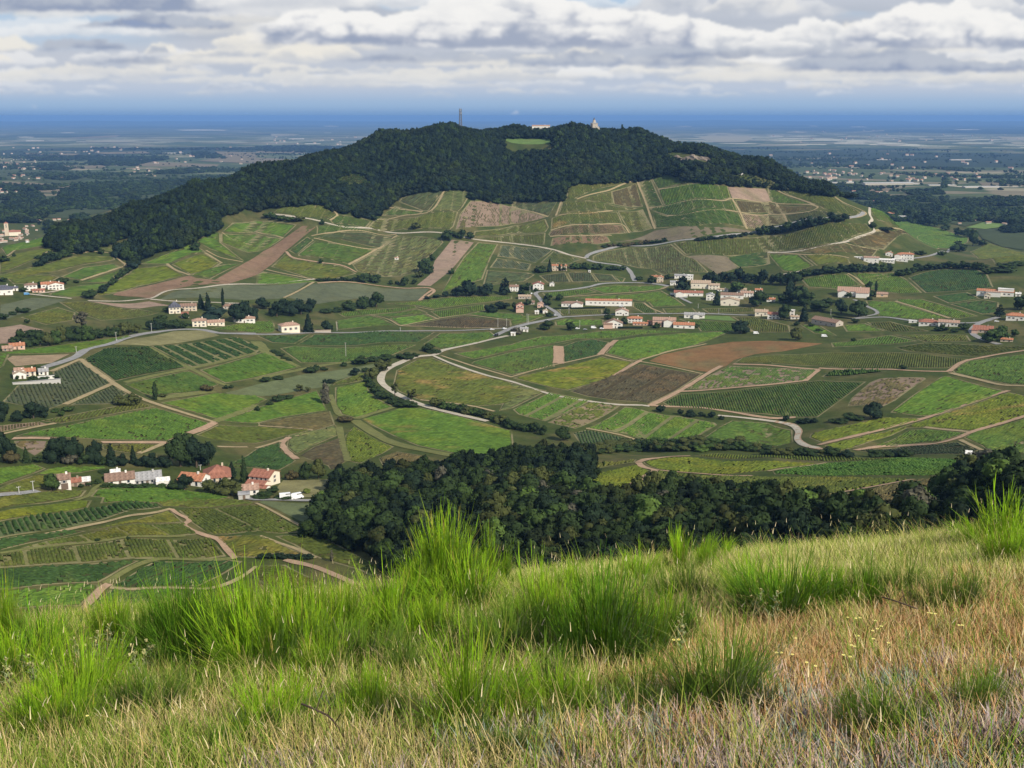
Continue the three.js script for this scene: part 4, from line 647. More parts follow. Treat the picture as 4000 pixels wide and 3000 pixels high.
way('C1', 'tan', 'field_path', 1.98, 0, 700, 200, 800, 420, 910); way('C1', 'tan', 'field_path', 1.98, 30, 985, 330, 1090, 520, 1175); way('C1', 'pink', 'winding_track', 2.64, 250, 1190, 480, 1245, 700, 1330, 880, 1410);
// near ridge
way('C2', 'pink', 'ridge_track', 3.4, 1540, 292, 1350, 300, 1090, 345); way('C2', 'pink', 'ridge_track', 3.82, 1090, 350, 1140, 390, 1230, 415, 1150, 470, 1020, 540, 900, 610); way('C2', 'pink', 'ridge_track', 2.72, 1230, 412, 1560, 440, 1900, 463, 2080, 465); way('C2', 'pink', 'ridge_track', 3.4, 2060, 475, 1960, 550); way('C2', 'pink', 'ridge_track', 3.4, 550, 470, 460, 600);
way('C3', 'tan', 'ridge_track', 2.21, 0, 425, 250, 390, 500, 352); way('C3', 'grass', 'ridge_track', 2.55, 1450, 470, 1700, 395, 1900, 325, 2240, 300); way('C3', 'pink', 'ridge_track', 2.55, 510, 630, 900, 560, 1250, 495);
way('C2', 'grass', 'ridge_track', 3.4, 700, 405, 900, 370, 1080, 345);
console.log('vine triangles', vineTris);

// ---------- trees ----------
const TINT = {
  dark: [0.030, 0.050, 0.017], mid: [0.044, 0.074, 0.020], olive: [0.066, 0.077, 0.024], light: [0.078, 0.126, 0.027], grey: [0.092, 0.088, 0.062], black: [0.018, 0.032, 0.017], blue: [0.025, 0.045, 0.032], yellow: [0.13, 0.165, 0.032], brown: [0.078, 0.067, 0.030],
};
const barkM = mat({ color: new THREE.Color(0.09, 0.07, 0.05) });
const leafM = {}; for (const k in TINT) leafM[k] = mat({ color: new THREE.Color(...TINT[k]), vertexColors: true, roughness: 0.8 });
const leafAny = mat({ vertexColors: true, roughness: 0.8 });
// leaf clumps over and through a set of lumps [x, y, z, radius, squash]
function crownGeo(lumps, n, size, coreDetail = 1, core = 0.8) {
  const P = [], N = [], C = [], tot = lumps.reduce((s, l) => s + l[3] * l[3], 0), v = new THREE.Vector3(), t = new THREE.Vector3(), b = new THREE.Vector3(), q = new THREE.Vector3();
  for (const [lx, ly, lz, r, sq = 1] of lumps) {
    const g = new THREE.IcosahedronGeometry(r * core, coreDetail), p = g.attributes.position;
    for (let i = 0; i < p.count; i++) { v.fromBufferAttribute(p, i); const f = 0.82 + 0.36 * vnoise(v.x * 3 / r + lx * 5 + 40, v.y * 3 / r + v.z * 2 / r + 40), d = v.clone().normalize(); P.push(lx + v.x * f, ly + v.y * f * sq, lz + v.z * f); N.push(d.x, d.y, d.z); C.push(0.8, 0.8, 0.8); }  // darker core colour paints shade inside the crown
    const k = Math.round((n * r * r) / tot);
    for (let i = 0; i < k; i++) {
      v.set(rr(-1, 1), rr(-0.75, 1), rr(-1, 1)).normalize(); const d = r * rr(0.72, 1.06), s = size * rr(0.6, 1.3); q.set(lx + v.x * d, ly + v.y * d * sq, lz + v.z * d);
      t.set(rr(-1, 1), rr(-1, 1), rr(-1, 1)).cross(v).normalize(); b.crossVectors(v, t); t.addScaledVector(v, rr(-0.7, 0.7)); b.addScaledVector(v, rr(-0.7, 0.7));
      const a = [[-1, -0.6], [1, -0.6], [0.1, 1.1]].map(([e, f]) => [q.x + (t.x * e + b.x * f) * s, q.y + (t.y * e + b.y * f) * s, q.z + (t.z * e + b.z * f) * s]), col = rr(0.72, 1.32), nn = v.clone().add(new THREE.Vector3(rr(-0.35, 0.35), rr(-0.15, 0.45), rr(-0.35, 0.35))).normalize();
      for (const c of a) { P.push(...c); N.push(nn.x, nn.y, nn.z); C.push(col * rr(0.95, 1.05), col, col * rr(0.85, 1.05)); }
    }
  }
  const g = new THREE.BufferGeometry(); g.setAttribute('position', new THREE.Float32BufferAttribute(P, 3)); g.setAttribute('normal', new THREE.Float32BufferAttribute(N, 3)); g.setAttribute('color', new THREE.Float32BufferAttribute(C, 3));
  return g;
}
// every shape is one unit high and about one unit wide, standing at 0
const SHAPE = {
  round: () => { const l = [[0, 0.52, 0, 0.34]]; for (let i = 0; i < 7; i++) { const a = i * 2.4 + rr(-0.3, 0.3), y = 0.30 + 0.48 * ((i * 0.37) % 1), e = Math.sqrt(Math.max(0.05, 1 - ((y - 0.5) / 0.5) ** 2)); l.push([Math.cos(a) * 0.25 * e, y, Math.sin(a) * 0.25 * e, rr(0.19, 0.28)]); } l.push([rr(-0.08, 0.08), 0.82, rr(-0.08, 0.08), 0.17]); return l; },
  bush: () => { const l = [[0, 0.36, 0, 0.34]]; for (let i = 0; i < 8; i++) { const a = i * 2.4, y = rr(0.2, 0.62); l.push([Math.cos(a) * 0.3, y, Math.sin(a) * 0.3, rr(0.16, 0.27)]); } l.push([rr(-0.15, 0.15), 0.72, 0, 0.22]); return l; },
  cone: () => { const l = []; for (let i = 0; i < 9; i++) { const y = 0.10 + i * 0.1, r = 0.30 * (1 - i / 10.5); l.push([rr(-0.03, 0.03), y, rr(-0.03, 0.03), r, 0.7]); if (i < 7) for (let k = 0; k < 3; k++) { const a = k * 2.1 + i * 1.3; l.push([Math.cos(a) * r * 0.9, y - 0.02, Math.sin(a) * r * 0.9, r * 0.45, 0.5]); } } return l; },
  column: () => { const l = []; for (let i = 0; i < 7; i++) l.push([rr(-0.05, 0.05), 0.14 + i * 0.125, rr(-0.05, 0.05), 0.19 * (1.1 - Math.abs(i - 2.5) * 0.13)]); for (let i = 0; i < 6; i++) { const a = i * 2.4; l.push([Math.cos(a) * 0.14, 0.2 + i * 0.1, Math.sin(a) * 0.14, 0.12]); } return l; },
  cedar: () => { const l = []; for (let i = 0; i < 5; i++) { const y = 0.25 + i * 0.16, r = 0.46 * (1 - i * 0.17); for (let k = 0; k < 5; k++) { const a = k * 1.26 + i * 0.7, d = r * rr(0.35, 0.75); l.push([Math.cos(a) * d, y + rr(-0.03, 0.03), Math.sin(a) * d, r * rr(0.3, 0.48), 0.4]); } } l.push([0, 0.92, 0, 0.1]); return l; },
  thin: () => { const l = []; for (let i = 0; i < 12; i++) { const a = i * 2.4; l.push([Math.cos(a) * rr(0.1, 0.24), rr(0.3, 0.88), Math.sin(a) * rr(0.1, 0.24), rr(0.07, 0.13)]); } return l; },
};
const crowns = {}, trunkGeo = (() => { const t = new THREE.CylinderGeometry(0.022, 0.042, 0.62, 7, 3); t.translate(0, 0.28, 0); const g = [t]; for (let i = 0; i < 5; i++) { const b = new THREE.CylinderGeometry(0.008, 0.018, 0.3, 5); b.translate(0, 0.15, 0); b.rotateZ(0.6); b.rotateY(i * 1.27); b.translate(0, 0.3 + i * 0.06, 0); g.push(b); } return mergeGeometries(g); })();
function crownOf(kind, v, level) { const k = kind + v + level; if (!crowns[k]) { reseed(kind.length * 31 + v * 17 + level); crowns[k] = crownGeo(SHAPE[kind](), [150, 420, 800][level], [0.105, 0.062, 0.043][level], level ? 1 : 0, kind === 'thin' ? 0.5 : 0.8); } return crowns[k]; }
const treeProto = {};
function makeTree(name, kind, tint, v, level) {
  const k = [name, kind, tint, v, level].join();
  if (treeProto[k]) return copyOf(treeProto[k], name);
  const o = thing(name, 0, 0, 0, 0); part('trunk', trunkGeo, barkM, o); part('crown', crownOf(kind, v, level), leafM[tint], o); treeProto[k] = o; return o;
}
let treeCount = 0, treeSeed = 100;
function plant(name, kind, tint, x, z, w, h, label, group, category) {
  const D = Math.hypot(x, z), o = makeTree(name, kind, tint, treeCount % 3, D < 700 ? 2 : D < 1300 ? 1 : 0);
  o.position.set(x, ground(x, z) - 0.03 * h, z); o.rotation.y = (treeCount * 2.399) % 6.283; o.scale.set(w * 1.08, h * 1.05, w * 1.08); treeCount++;
  return tag(o, label, category || 'tree', group);
}
// tile, kind, tint, what it is, then for each: foot x, foot y, width, height as they show in the photograph
const ORD = ['first', 'second', 'third', 'fourth', 'fifth', 'sixth', 'seventh', 'eighth', 'ninth', 'tenth', 'eleventh', 'twelfth', 'thirteenth', 'fourteenth', 'fifteenth', 'sixteenth', 'seventeenth', 'eighteenth'];
function singleOut(list, label) { if (list.length < 2) return; list.sort((a, b) => a.position.x / -a.position.z - b.position.x / -b.position.z).forEach((o, i) => { const l = `${label}, ${ORD[i]} from left`; o.userData.label = l; if (l.split(' ').length > 16) console.log('LONG', l); }); }
function trees(tile, kind, tint, label, group, ...n) {
  const low = kind === 'bush', name = low ? 'bush' : kind === 'cone' || kind === 'cedar' ? 'conifer' : kind === 'column' ? 'cypress' : 'tree';
  reseed(treeSeed += 13);
  const all = [];
  for (let i = 0; i < n.length; i += 4) { const p = at(tile, n[i], n[i + 1]), s = Math.hypot(p.D, p.y) / F / 2.212; all.push(plant(name, kind, tint, p.x, p.z, n[i + 2] * s, n[i + 3] * s, label, group, low ? 'bush' : 'tree')); }
  singleOut(all, label);
}
// a line of trees or bushes: height and step in pixels of the zoomed photograph
function hedge(tile, kinds, tints, label, group, h, step, ...n) {
  const pts = []; for (let i = 0; i < n.length; i += 2) pts.push([n[i], n[i + 1]]);
  reseed(treeSeed += 13); let carry = 0; const all = [];
  for (let i = 0; i + 1 < pts.length; i++) {
    const [a, b] = [pts[i], pts[i + 1]], len = Math.hypot(b[0] - a[0], b[1] - a[1]); let d = carry;
    for (; d < len; d += step * rr(0.7, 1.3)) { const t = d / len, p = at(tile, mix(a[0], b[0], t) + rr(-4, 4), mix(a[1], b[1], t) + rr(-3, 3)), s = Math.hypot(p.D, p.y) / F / 2.212, k = kinds[Math.floor(rnd() * kinds.length)]; all.push(plant(k === 'bush' ? 'bush' : 'tree', k, tints[Math.floor(rnd() * tints.length)], p.x, p.z, step * rr(1.3, 2.0) * s, h * rr(0.65, 1.15) * s, label, group, k === 'bush' ? 'bush' : 'tree')); }
    carry = d - len;
  }
  singleOut(all, label);
}
const D2 = ['dark', 'mid'], DO = ['dark', 'mid', 'olive'], BD = ['black', 'dark'];
// far hill
trees('A1', 'round', 'dark', 'round dark tree where hill road meets pink bare field', 'four round trees by the hill road', 1650, 1300, 105, 88, 1715, 1275, 70, 52, 1775, 1288, 80, 82, 1850, 1290, 70, 62);
trees('A1', 'round', 'dark', 'dark tree in the clump left of the pink bare field', 'clump beside the pink bare field', 1460, 1580, 115, 128, 1510, 1590, 60, 70, 1520, 1482, 52, 60);
trees('A1', 'bush', 'mid', 'lone small round tree on the pink bare field edge', 0, 1690, 1595, 52, 55);
trees('A1', 'bush', 'olive', 'greyish bush on the long slope above the hill road', 0, 1380, 1202, 85, 60);
trees('A1', 'round', 'dark', 'lone tree under the tip of the hill wood', 0, 1018, 1135, 62, 58);
trees('A1', 'bush', 'dark', 'small dark bush on the hill road verge', 0, 573, 1168, 45, 50);
trees('A1', 'bush', 'dark', 'small dark bush by the curved track right of the red field', 0, 560, 1500, 36, 42);
trees('A1', 'bush', 'olive', 'brownish shrub below the clump at the pink field', 0, 1412, 1622, 72, 62);
hedge('A1', ['bush'], DO, 'bush in the short hedge above the hill road left of the middle', 'short hedge above the hill road', 45, 55, 110, 1105, 250, 1130, 400, 1140);
trees('A0', 'round', 'dark', 'lone dark bush on the bright slope under the hill wood', 0, 1690, 1392, 88, 72);
trees('A0', 'bush', 'dark', 'small round bush between the tongues of the hill wood', 0, 872, 1422, 50, 55);
hedge('A0', ['round', 'bush'], BD, 'dark tree in the slanting hedge left of the hill wood', 'slanting hedge left of the hill wood', 62, 46, 330, 1530, 420, 1495, 520, 1462, 625, 1432);
trees('A0', 'bush', 'dark', 'low bush above the slanting hedge left of the hill wood', 'two low bushes above the slanting hedge', 330, 1462, 62, 32, 425, 1445, 80, 50);
trees('A0', 'bush', 'dark', 'clump of bushes at the left edge under the far village', 0, 30, 1490, 90, 55);
trees('A0', 'bush', 'dark', 'small bush on the lane towards the far village', 0, 122, 1445, 30, 35);
hedge('B0', ['bush'], BD, 'bush in the diagonal hedge below the hill wood', 'diagonal hedge below the hill wood', 48, 34, 1150, 108, 1060, 172, 960, 250, 860, 330);
trees('B0', 'bush', 'dark', 'broad bush at the lower end of the diagonal hedge', 0, 775, 368, 112, 78);
trees('A2', 'cone', 'black', 'tall dark conifer beside the orange roofed cottages', 0, 325, 1575, 60, 115);
trees('A2', 'bush', 'dark', 'garden bush around the orange roofed cottages', 'garden bushes of the cottages', 250, 1578, 100, 62, 445, 1562, 62, 58, 400, 1560, 55, 50, 215, 1575, 50, 40);
hedge('A2', ['bush'], ['mid', 'dark'], 'bush in the garden belt above the white cube hut', 'garden belt above the cube hut', 62, 45, 540, 1548, 660, 1552, 800, 1550);
hedge('A2', ['bush'], ['dark'], 'bush beside the descending hill road', 'bushes beside the descending road', 45, 42, 850, 1556, 975, 1560);
hedge('A2', ['bush'], ['dark', 'brown'], 'low dark bush on the bank above the road bend', 'bank above the road bend', 32, 36, 800, 1362, 1060, 1342, 1340, 1312);
hedge('A2', ['bush'], BD, 'low dark bush in the roadside hedge on the hill', 'roadside hedge on the hill', 30, 40, 1620, 1303, 1880, 1280, 2080, 1250);
hedge('A3', ['round', 'bush'], BD, 'dark tree in the roadside hedge on the hill shoulder', 'roadside hedge on the hill shoulder', 82, 62, -60, 1255, 40, 1245, 150, 1232, 330, 1195, 470, 1165, 600, 1140);
trees('A3', 'round', 'black', 'last round tree of the shoulder hedge by the reddish bank', 0, 660, 1140, 72, 70);
trees('A3', 'round', 'dark', 'lone round tree on the skyline of the hill shoulder', 0, 635, 932, 52, 52);
trees('A3', 'bush', 'dark', 'bush at the lane fork on the hill shoulder', 0, 905, 1197, 72, 55);
trees('A3', 'bush', 'black', 'low flat dark thicket beside the lane fork', 0, 1000, 1213, 150, 28);
hedge('A3', ['round'], BD, 'dark tree on the skyline beside the roofs behind the shoulder', 'skyline trees beside the roofs', 85, 55, 1210, 1108, 1300, 1145, 1450, 1185);
trees('A3', 'round', 'dark', 'tree running down the skyline at the right end of the hill', 'skyline trees at the hill end', 1530, 1217, 82, 48, 1640, 1262, 85, 62, 1720, 1275, 100, 72, 1770, 1352, 85, 140, 1850, 1352, 72, 52);
trees('A3', 'bush', 'dark', 'dark bush at the lower end of the bright shoulder slope', 'bushes below the bright shoulder slope', 1650, 1402, 130, 88, 1500, 1432, 72, 36, 1320, 1428, 90, 36);
hedge('B3', ['round', 'bush'], BD, 'dark tree in the long hedge below the white winery', 'long hedge below the white winery', 72, 58, 180, 200, 350, 168, 480, 152, 660, 142, 850, 135, 1080, 138);
hedge('B3', ['round', 'bush'], BD, 'dark tree in the hedge behind the smooth dark dome', 'hedge behind the dark dome', 62, 56, 1140, 175, 1290, 135, 1450, 112, 1620, 105, 1850, 118, 1930, 185);
trees('B3', 'bush', 'dark', 'low bush at the right end of the hill foot', 'low bushes at the hill foot', 2060, 100, 150, 40, 2150, 80, 120, 36, 2040, 140, 150, 34);
// the village on the right
hedge('B2', ['round'], BD, 'large dark tree in the grove behind the cream village house', 'grove behind the cream village house', 118, 62, 1690, 245, 1800, 215, 1880, 235, 1980, 225, 2090, 232, 2212, 245);
hedge('B3', ['round'], BD, 'large dark tree at the right end of the village grove', 'right end of the village grove', 110, 66, 40, 245, 150, 245, 245, 245);
trees('B2', 'round', 'mid', 'pale round tree in front of the village grove', 0, 1945, 312, 135, 95);
trees('B2', 'cedar', 'black', 'dark spreading cedar beside the cream village house', 0, 1470, 300, 165, 118);
trees('B2', 'cone', 'black', 'dark conifer in front of the white gabled village house', 0, 1770, 425, 95, 125);
trees('B2', 'round', 'dark', 'big round tree at the right end of the long white house', 0, 2130, 435, 165, 135);
trees('B2', 'bush', 'dark', 'garden tree near the tall pinkish village house', 'garden trees near the tall pinkish house', 1210, 232, 82, 68, 1340, 200, 55, 48, 1100, 205, 70, 30);
trees('B3', 'cone', 'black', 'tall dark conifer in the park right of the village', 'conifers in the village park', 190, 335, 125, 175, 310, 565, 105, 165);
trees('B3', 'round', 'dark', 'park tree right of the village tower', 'park trees right of the village tower', 260, 405, 160, 150, 140, 405, 130, 75, 330, 425, 140, 120, 450, 475, 180, 92, 520, 425, 125, 62);
trees('B3', 'round', 'dark', 'oval dark tree left of the white village tower', 0, 140, 545, 112, 132);
trees('B3', 'round', 'black', 'left one of two round dark trees by the farm lane bend', 0, 630, 498, 112, 120);
trees('B3', 'round', 'dark', 'right and larger one of two round dark trees by the farm lane bend', 0, 780, 520, 155, 135);
trees('B3', 'round', 'olive', 'brownish round tree at the edge of the orange field', 0, 240, 728, 105, 115);
trees('B3', 'column', 'black', 'dark cypress behind the red roofed farm', 0, 932, 306, 42, 82);
trees('B3', 'round', 'dark', 'round tree beside the cypress of the red roofed farm', 0, 872, 292, 60, 72);
trees('B3', 'bush', 'dark', 'garden bush of the red roofed farm', 'garden bushes of the red roofed farm', 890, 342, 75, 52, 690, 358, 62, 52, 800, 352, 72, 50, 875, 378, 50, 32);
trees('B3', 'bush', 'dark', 'garden bush in front of the two bungalows', 'garden bushes of the two bungalows', 1500, 645, 112, 52, 1690, 635, 85, 55, 1610, 660, 60, 32);
trees('B3', 'cedar', 'black', 'dark cedar behind the white house near the right border', 0, 2000, 525, 95, 95);
trees('B3', 'round', 'dark', 'big dark tree at the right border of the hamlet', 0, 2185, 465, 130, 115);
trees('B3', 'round', 'mid', 'tree in front of the red tiled farmhouse', 'trees in front of the red tiled farmhouse', 1940, 742, 170, 105, 2010, 700, 105, 92, 2130, 695, 65, 60, 2050, 730, 70, 60);
trees('B3', 'bush', 'dark', 'small bush on the bright band behind the olive ridge', 0, 740, 737, 46, 32);
trees('B3', 'bush', 'dark', 'hedge bush left of the farm lane bend', 0, 755, 578, 65, 42);
trees('B3', 'bush', 'dark', 'bush beside the long stone barn', 'bushes beside the long stone barn', 250, 600, 50, 38, 440, 650, 60, 26, 375, 610, 50, 30);
trees('B2', 'round', 'black', 'single round tree standing alone before the farmhouses', 0, 1970, 668, 158, 112);
trees('B2', 'bush', 'dark', 'round garden tree left of the long white shed', 'round garden trees left of the long shed', 310, 380, 72, 62, 410, 384, 62, 60, 300, 428, 72, 62);
trees('B2', 'bush', 'dark', 'garden tree among the middle farmhouses', 'garden trees among the middle farmhouses', 820, 500, 55, 55, 830, 548, 72, 52, 970, 588, 62, 62, 1250, 622, 72, 52, 1610, 538, 36, 36, 1590, 615, 60, 30);
trees('B2', 'round', 'dark', 'dark round tree behind the roadside cars', 'two dark trees behind the roadside cars', 300, 638, 132, 82, 505, 642, 92, 78);
trees('B2', 'bush', 'dark', 'garden bush between the two white houses by the lane', 'garden bushes between the white houses', 120, 292, 112, 62, 85, 330, 62, 46, 205, 305, 40, 32);
trees('B2', 'bush', 'dark', 'roadside bush beside the pink tower house', 'roadside bushes beside the pink tower house', 265, 482, 92, 46, 320, 522, 62, 40, 30, 470, 60, 80, 140, 420, 70, 50);
trees('B2', 'bush', 'grey', 'grey bush beside the road at the white house', 0, 40, 672, 105, 62);
trees('B2', 'bush', 'black', 'dark round bush in the row along the dirt track', 'row of round bushes along the dirt track', 1285, 1348, 78, 68, 1455, 1370, 50, 55, 1545, 1387, 88, 68, 1725, 1397, 66, 62, 1640, 1385, 62, 40, 1810, 1410, 52, 32);
trees('B3', 'round', 'black', 'big round dark tree on the slope by the pink earth', 0, 905, 1405, 158, 145);
trees('B3', 'bush', 'dark', 'bush below the big round dark tree', 'bushes below the big round dark tree', 710, 1415, 125, 60, 640, 1442, 110, 42, 790, 1420, 80, 36, 560, 1435, 80, 30);
trees('B3', 'bush', 'black', 'low dark bush beside the dirt track bend', 'low dark bushes beside the dirt track bend', 330, 1442, 100, 45, 400, 1440, 60, 42, 155, 1422, 50, 52, 270, 1442, 62, 38);
trees('B3', 'bush', 'dark', 'small bush on the long dark vineyard band', 0, 1170, 980, 62, 42);
hedge('B2', ['bush', 'round'], D2, 'bush in the hedge at the foot of the gappy vineyard', 'hedge at the foot of the gappy vineyard', 95, 62, -20, 1490, 180, 1515, 340, 1565);
trees('B2', 'round', 'dark', 'round tree at the end of the hedge above the valley', 0, 440, 1592, 140, 128);
hedge('C2', ['bush'], ['dark', 'mid', 'olive'], 'valley bush behind the near ridge', 'valley bushes behind the near ridge', 92, 75, 690, 275, 900, 262, 1100, 242, 1300, 245, 1500, 246, 1700, 240, 1900, 238, 2212, 258);
hedge('C2', ['bush'], ['dark', 'mid', 'olive'], 'taller bush further back in the valley', 'bushes further back in the valley', 82, 105, 760, 220, 1150, 205, 1350, 195, 1600, 190, 1950, 205);
trees('C2', 'bush', 'light', 'light green bush among the valley bushes', 0, 1640, 250, 130, 60);
hedge('C3', ['bush'], ['dark', 'olive'], 'valley bush under the dirt track bend', 'valley bushes under the dirt track bend', 78, 78, 0, 285, 260, 288, 600, 296);
trees('C3', 'bush', 'black', 'round dark bush at the end of the dirt track', 0, 685, 303, 115, 72);
hedge('C3', ['bush'], BD, 'low dark bush in the valley below the forked track', 'low hedge below the forked track', 62, 60, 920, 300, 1080, 298, 1210, 296);
trees('C3', 'bush', 'dark', 'low bush beside the white trailer', 0, 1920, 282, 150, 38);
// along the curved road
trees('B1', 'bush', 'dark', 'bush along the outside of the curved road', 'bushes along the outside of the curved road', 900, 932, 140, 78, 1010, 915, 110, 50, 1120, 900, 125, 58, 1290, 888, 155, 62, 1380, 872, 70, 40);
trees('B1', 'bush', 'dark', 'dark bush where the lane meets the curved road', 'bushes where the lane meets the curved road', 1490, 827, 102, 85, 1530, 834, 140, 36);
trees('B1', 'bush', 'olive', 'tall bush on the left side of the curved road', 'tall bushes left of the curved road', 1100, 995, 135, 115, 1000, 1062, 112, 112);
trees('B1', 'bush', 'dark', 'bush lower on the left side of the curved road', 'bushes lower left of the curved road', 990, 1132, 85, 85, 1030, 1185, 90, 70, 1100, 1235, 135, 80, 1190, 1275, 110, 70, 1270, 1300, 150, 62, 1350, 1305, 100, 52, 960, 1090, 60, 60);
trees('B1', 'thin', 'olive', 'sparse tree between the curved road and the big vineyard, left one', 0, 1200, 1215, 90, 125);
trees('B1', 'thin', 'olive', 'sparse tree between the curved road and the big vineyard, right one', 0, 1345, 1245, 125, 100);
trees('B1', 'round', 'black', 'dark round bush in the meadow left of the curved road', 0, 855, 1032, 92, 66);
trees('B1', 'bush', 'dark', 'small bush beside the dark round bush in the meadow', 0, 945, 1002, 62, 40);
hedge('B1', ['bush'], DO, 'bush in the hedge running down beside the curved lane', 'hedge running down beside the curved lane', 78, 62, 1560, 1302, 1700, 1332, 1850, 1368, 2010, 1398, 2100, 1440, 2200, 1480);
trees('B1', 'bush', 'dark', 'bush in the ditch between meadow and vineyards', 'bushes in the ditch above the meadow', 480, 1008, 130, 60, 590, 988, 62, 32, 760, 952, 56, 40, 80, 1085, 95, 42, 190, 1065, 90, 30, 520, 985, 60, 50);
trees('B1', 'column', 'grey', 'tall grey poplar in the middle of the slopes', 0, 600, 1275, 145, 178);
trees('B1', 'thin', 'olive', 'sparse shrub left of the tall grey poplar', 'shrubs left of the tall grey poplar', 380, 1172, 92, 62, 450, 1174, 72, 48);
trees('B1', 'bush', 'dark', 'dark bush on the bank left of the grey poplar', 'bushes on the bank left of the poplar', 190, 1257, 95, 58, 270, 1235, 95, 38, 10, 1340, 50, 50, 120, 1290, 60, 34);
trees('B1', 'bush', 'black', 'small dark bush at the meadow corner', 'small bushes at the meadow corner', 640, 1098, 92, 36, 596, 1100, 40, 42);
trees('B1', 'bush', 'brown', 'low thicket at the crossing of the grassy paths', 0, 775, 1432, 135, 52);
hedge('B1', ['bush'], ['dark'], 'low bush in the ditch beside the plateau vineyard', 'ditch beside the plateau vineyard', 30, 40, 150, 830, 300, 915);
// plateau
hedge('B1', ['bush'], BD, 'low dark bush in the clipped hedge over the grey meadow', 'clipped hedge over the grey meadow', 30, 36, 545, 214, 700, 212, 870, 210);
trees('B1', 'round', 'dark', 'round tree in the clump at the end of the clipped hedge', 'clump at the end of the clipped hedge', 930, 228, 110, 82, 1030, 230, 110, 72, 985, 222, 80, 70);
trees('B1', 'round', 'dark', 'tree right of the clump over the grey meadow', 'trees right of the clump over the grey meadow', 1285, 258, 78, 84, 1165, 247, 42, 42, 1220, 247, 42, 34, 1370, 243, 55, 48);
trees('B1', 'round', 'black', 'tree in the dense dark group left of the plateau', 'dense dark group left of the plateau', 60, 455, 125, 92, 180, 522, 135, 132, 290, 515, 150, 130, 390, 505, 125, 132, 470, 485, 112, 122, 240, 470, 100, 100);
trees('B1', 'round', 'dark', 'tree on the edge of the grey meadow, right pair', 'pair on the edge of the grey meadow', 920, 455, 125, 105, 1040, 442, 135, 138);
trees('B1', 'bush', 'dark', 'bush left of the pair on the grey meadow', 'bushes left of the pair on the grey meadow', 800, 470, 125, 88, 700, 482, 110, 42, 610, 492, 110, 40);
trees('B1', 'round', 'black', 'dark tree in the row on the plateau skyline', 'row on the plateau skyline', 1640, 352, 66, 50, 1750, 348, 125, 95, 1840, 345, 155, 140, 1990, 342, 145, 108, 1560, 360, 80, 30, 1480, 372, 60, 26);
trees('B1', 'cedar', 'black', 'flat topped cedar behind the white houses on the plateau', 0, 2150, 335, 120, 145);
trees('B1', 'bush', 'black', 'dark bush on the plateau left of the pink tower house', 'dark bushes left of the pink tower house', 2030, 488, 115, 82, 2130, 458, 125, 72);
trees('B1', 'cone', 'black', 'tall dark conifer beside the cream house', 0, 455, 658, 125, 168);
trees('B1', 'round', 'black', 'round dark tree right of the cream house conifer', 0, 615, 655, 105, 95);
// left hamlet and the long road
trees('B0', 'cone', 'black', 'dark conifer right of the grey roofed manor', 'conifers of the manor', 1740, 455, 85, 125, 1800, 475, 85, 160);
trees('B0', 'column', 'black', 'slim tall cypress in the manor park', 0, 1930, 455, 52, 168);
trees('B0', 'round', 'blue', 'broad bluish dark tree in the manor park', 0, 1850, 575, 225, 135);
trees('B0', 'round', 'black', 'dark tree at the right side of the manor park', 'right side of the manor park', 2050, 572, 150, 165, 2130, 565, 130, 175, 2200, 560, 80, 120);
trees('B0', 'bush', 'dark', 'garden bush of the grey roofed manor', 'garden bushes of the manor', 1600, 540, 62, 52, 1560, 480, 50, 36, 1440, 480, 60, 40);
hedge('B0', ['round', 'bush'], DO, 'tree in the dark belt above the tarmac road on the left', 'dark belt above the left tarmac road', 118, 62, 270, 775, 420, 778, 520, 748, 650, 735, 800, 722, 950, 696, 1100, 682, 1230, 655);
hedge('B0', ['round', 'bush'], BD, 'tree in the belt between road and manor', 'belt between road and manor', 80, 62, 1300, 640, 1450, 628, 1560, 625, 1640, 612);
trees('B0', 'thin', 'grey', 'tall purple grey tree above the dark belt', 0, 710, 640, 160, 150);
trees('B0', 'round', 'dark', 'round tree sticking out of the belt below the manor', 0, 1390, 600, 125, 88);
trees('B0', 'round', 'dark', 'tree between the pink field and the dark belt', 'trees beside the left pink field', 180, 745, 92, 105, 290, 705, 130, 68, 110, 752, 66, 52, 345, 690, 70, 50);
trees('B0', 'bush', 'dark', 'small tree on the left grey meadow edge', 'small trees on the left meadow edge', 160, 492, 44, 52, 220, 490, 80, 45, 110, 510, 60, 34, 30, 550, 80, 56, 235, 583, 42, 42);
trees('B0', 'bush', 'dark', 'garden tree of the left hamlet', 'garden trees of the left hamlet', 350, 262, 52, 46, 545, 245, 90, 62, 660, 235, 42, 32, 30, 220, 60, 36, 200, 310, 60, 40, 520, 285, 70, 36);
trees('B0', 'column', 'dark', 'lone dark pointed tree on the left slopes', 0, 1345, 1245, 88, 148);
trees('B0', 'bush', 'olive', 'low shrub beside the lone dark pointed tree', 0, 1410, 1222, 66, 40);
trees('B0', 'bush', 'olive', 'scrubby thicket left of the lone dark pointed tree', 'scrubby thicket on the left slopes', 1050, 1290, 130, 85, 1140, 1290, 130, 110, 1190, 1260, 70, 60);
trees('B0', 'bush', 'brown', 'brownish round bush below the long bright plot', 0, 1790, 1168, 102, 62);
trees('B0', 'bush', 'dark', 'one of two small bushes on the lane verge', 'two small bushes on the lane verge', 1950, 1147, 52, 36, 1996, 1142, 46, 30);
trees('B0', 'bush', 'mid', 'bush below the ribbed slope', 'bushes below the ribbed slope', 590, 1342, 95, 46, 530, 1388, 52, 52, 480, 1350, 70, 36);
trees('B0', 'round', 'black', 'dark tree at the left border below the ribbed slope', 'dark trees at the left border below the ribbed slope', 30, 1428, 120, 165, 150, 1432, 105, 92, 290, 1402, 155, 142, 380, 1395, 92, 92);
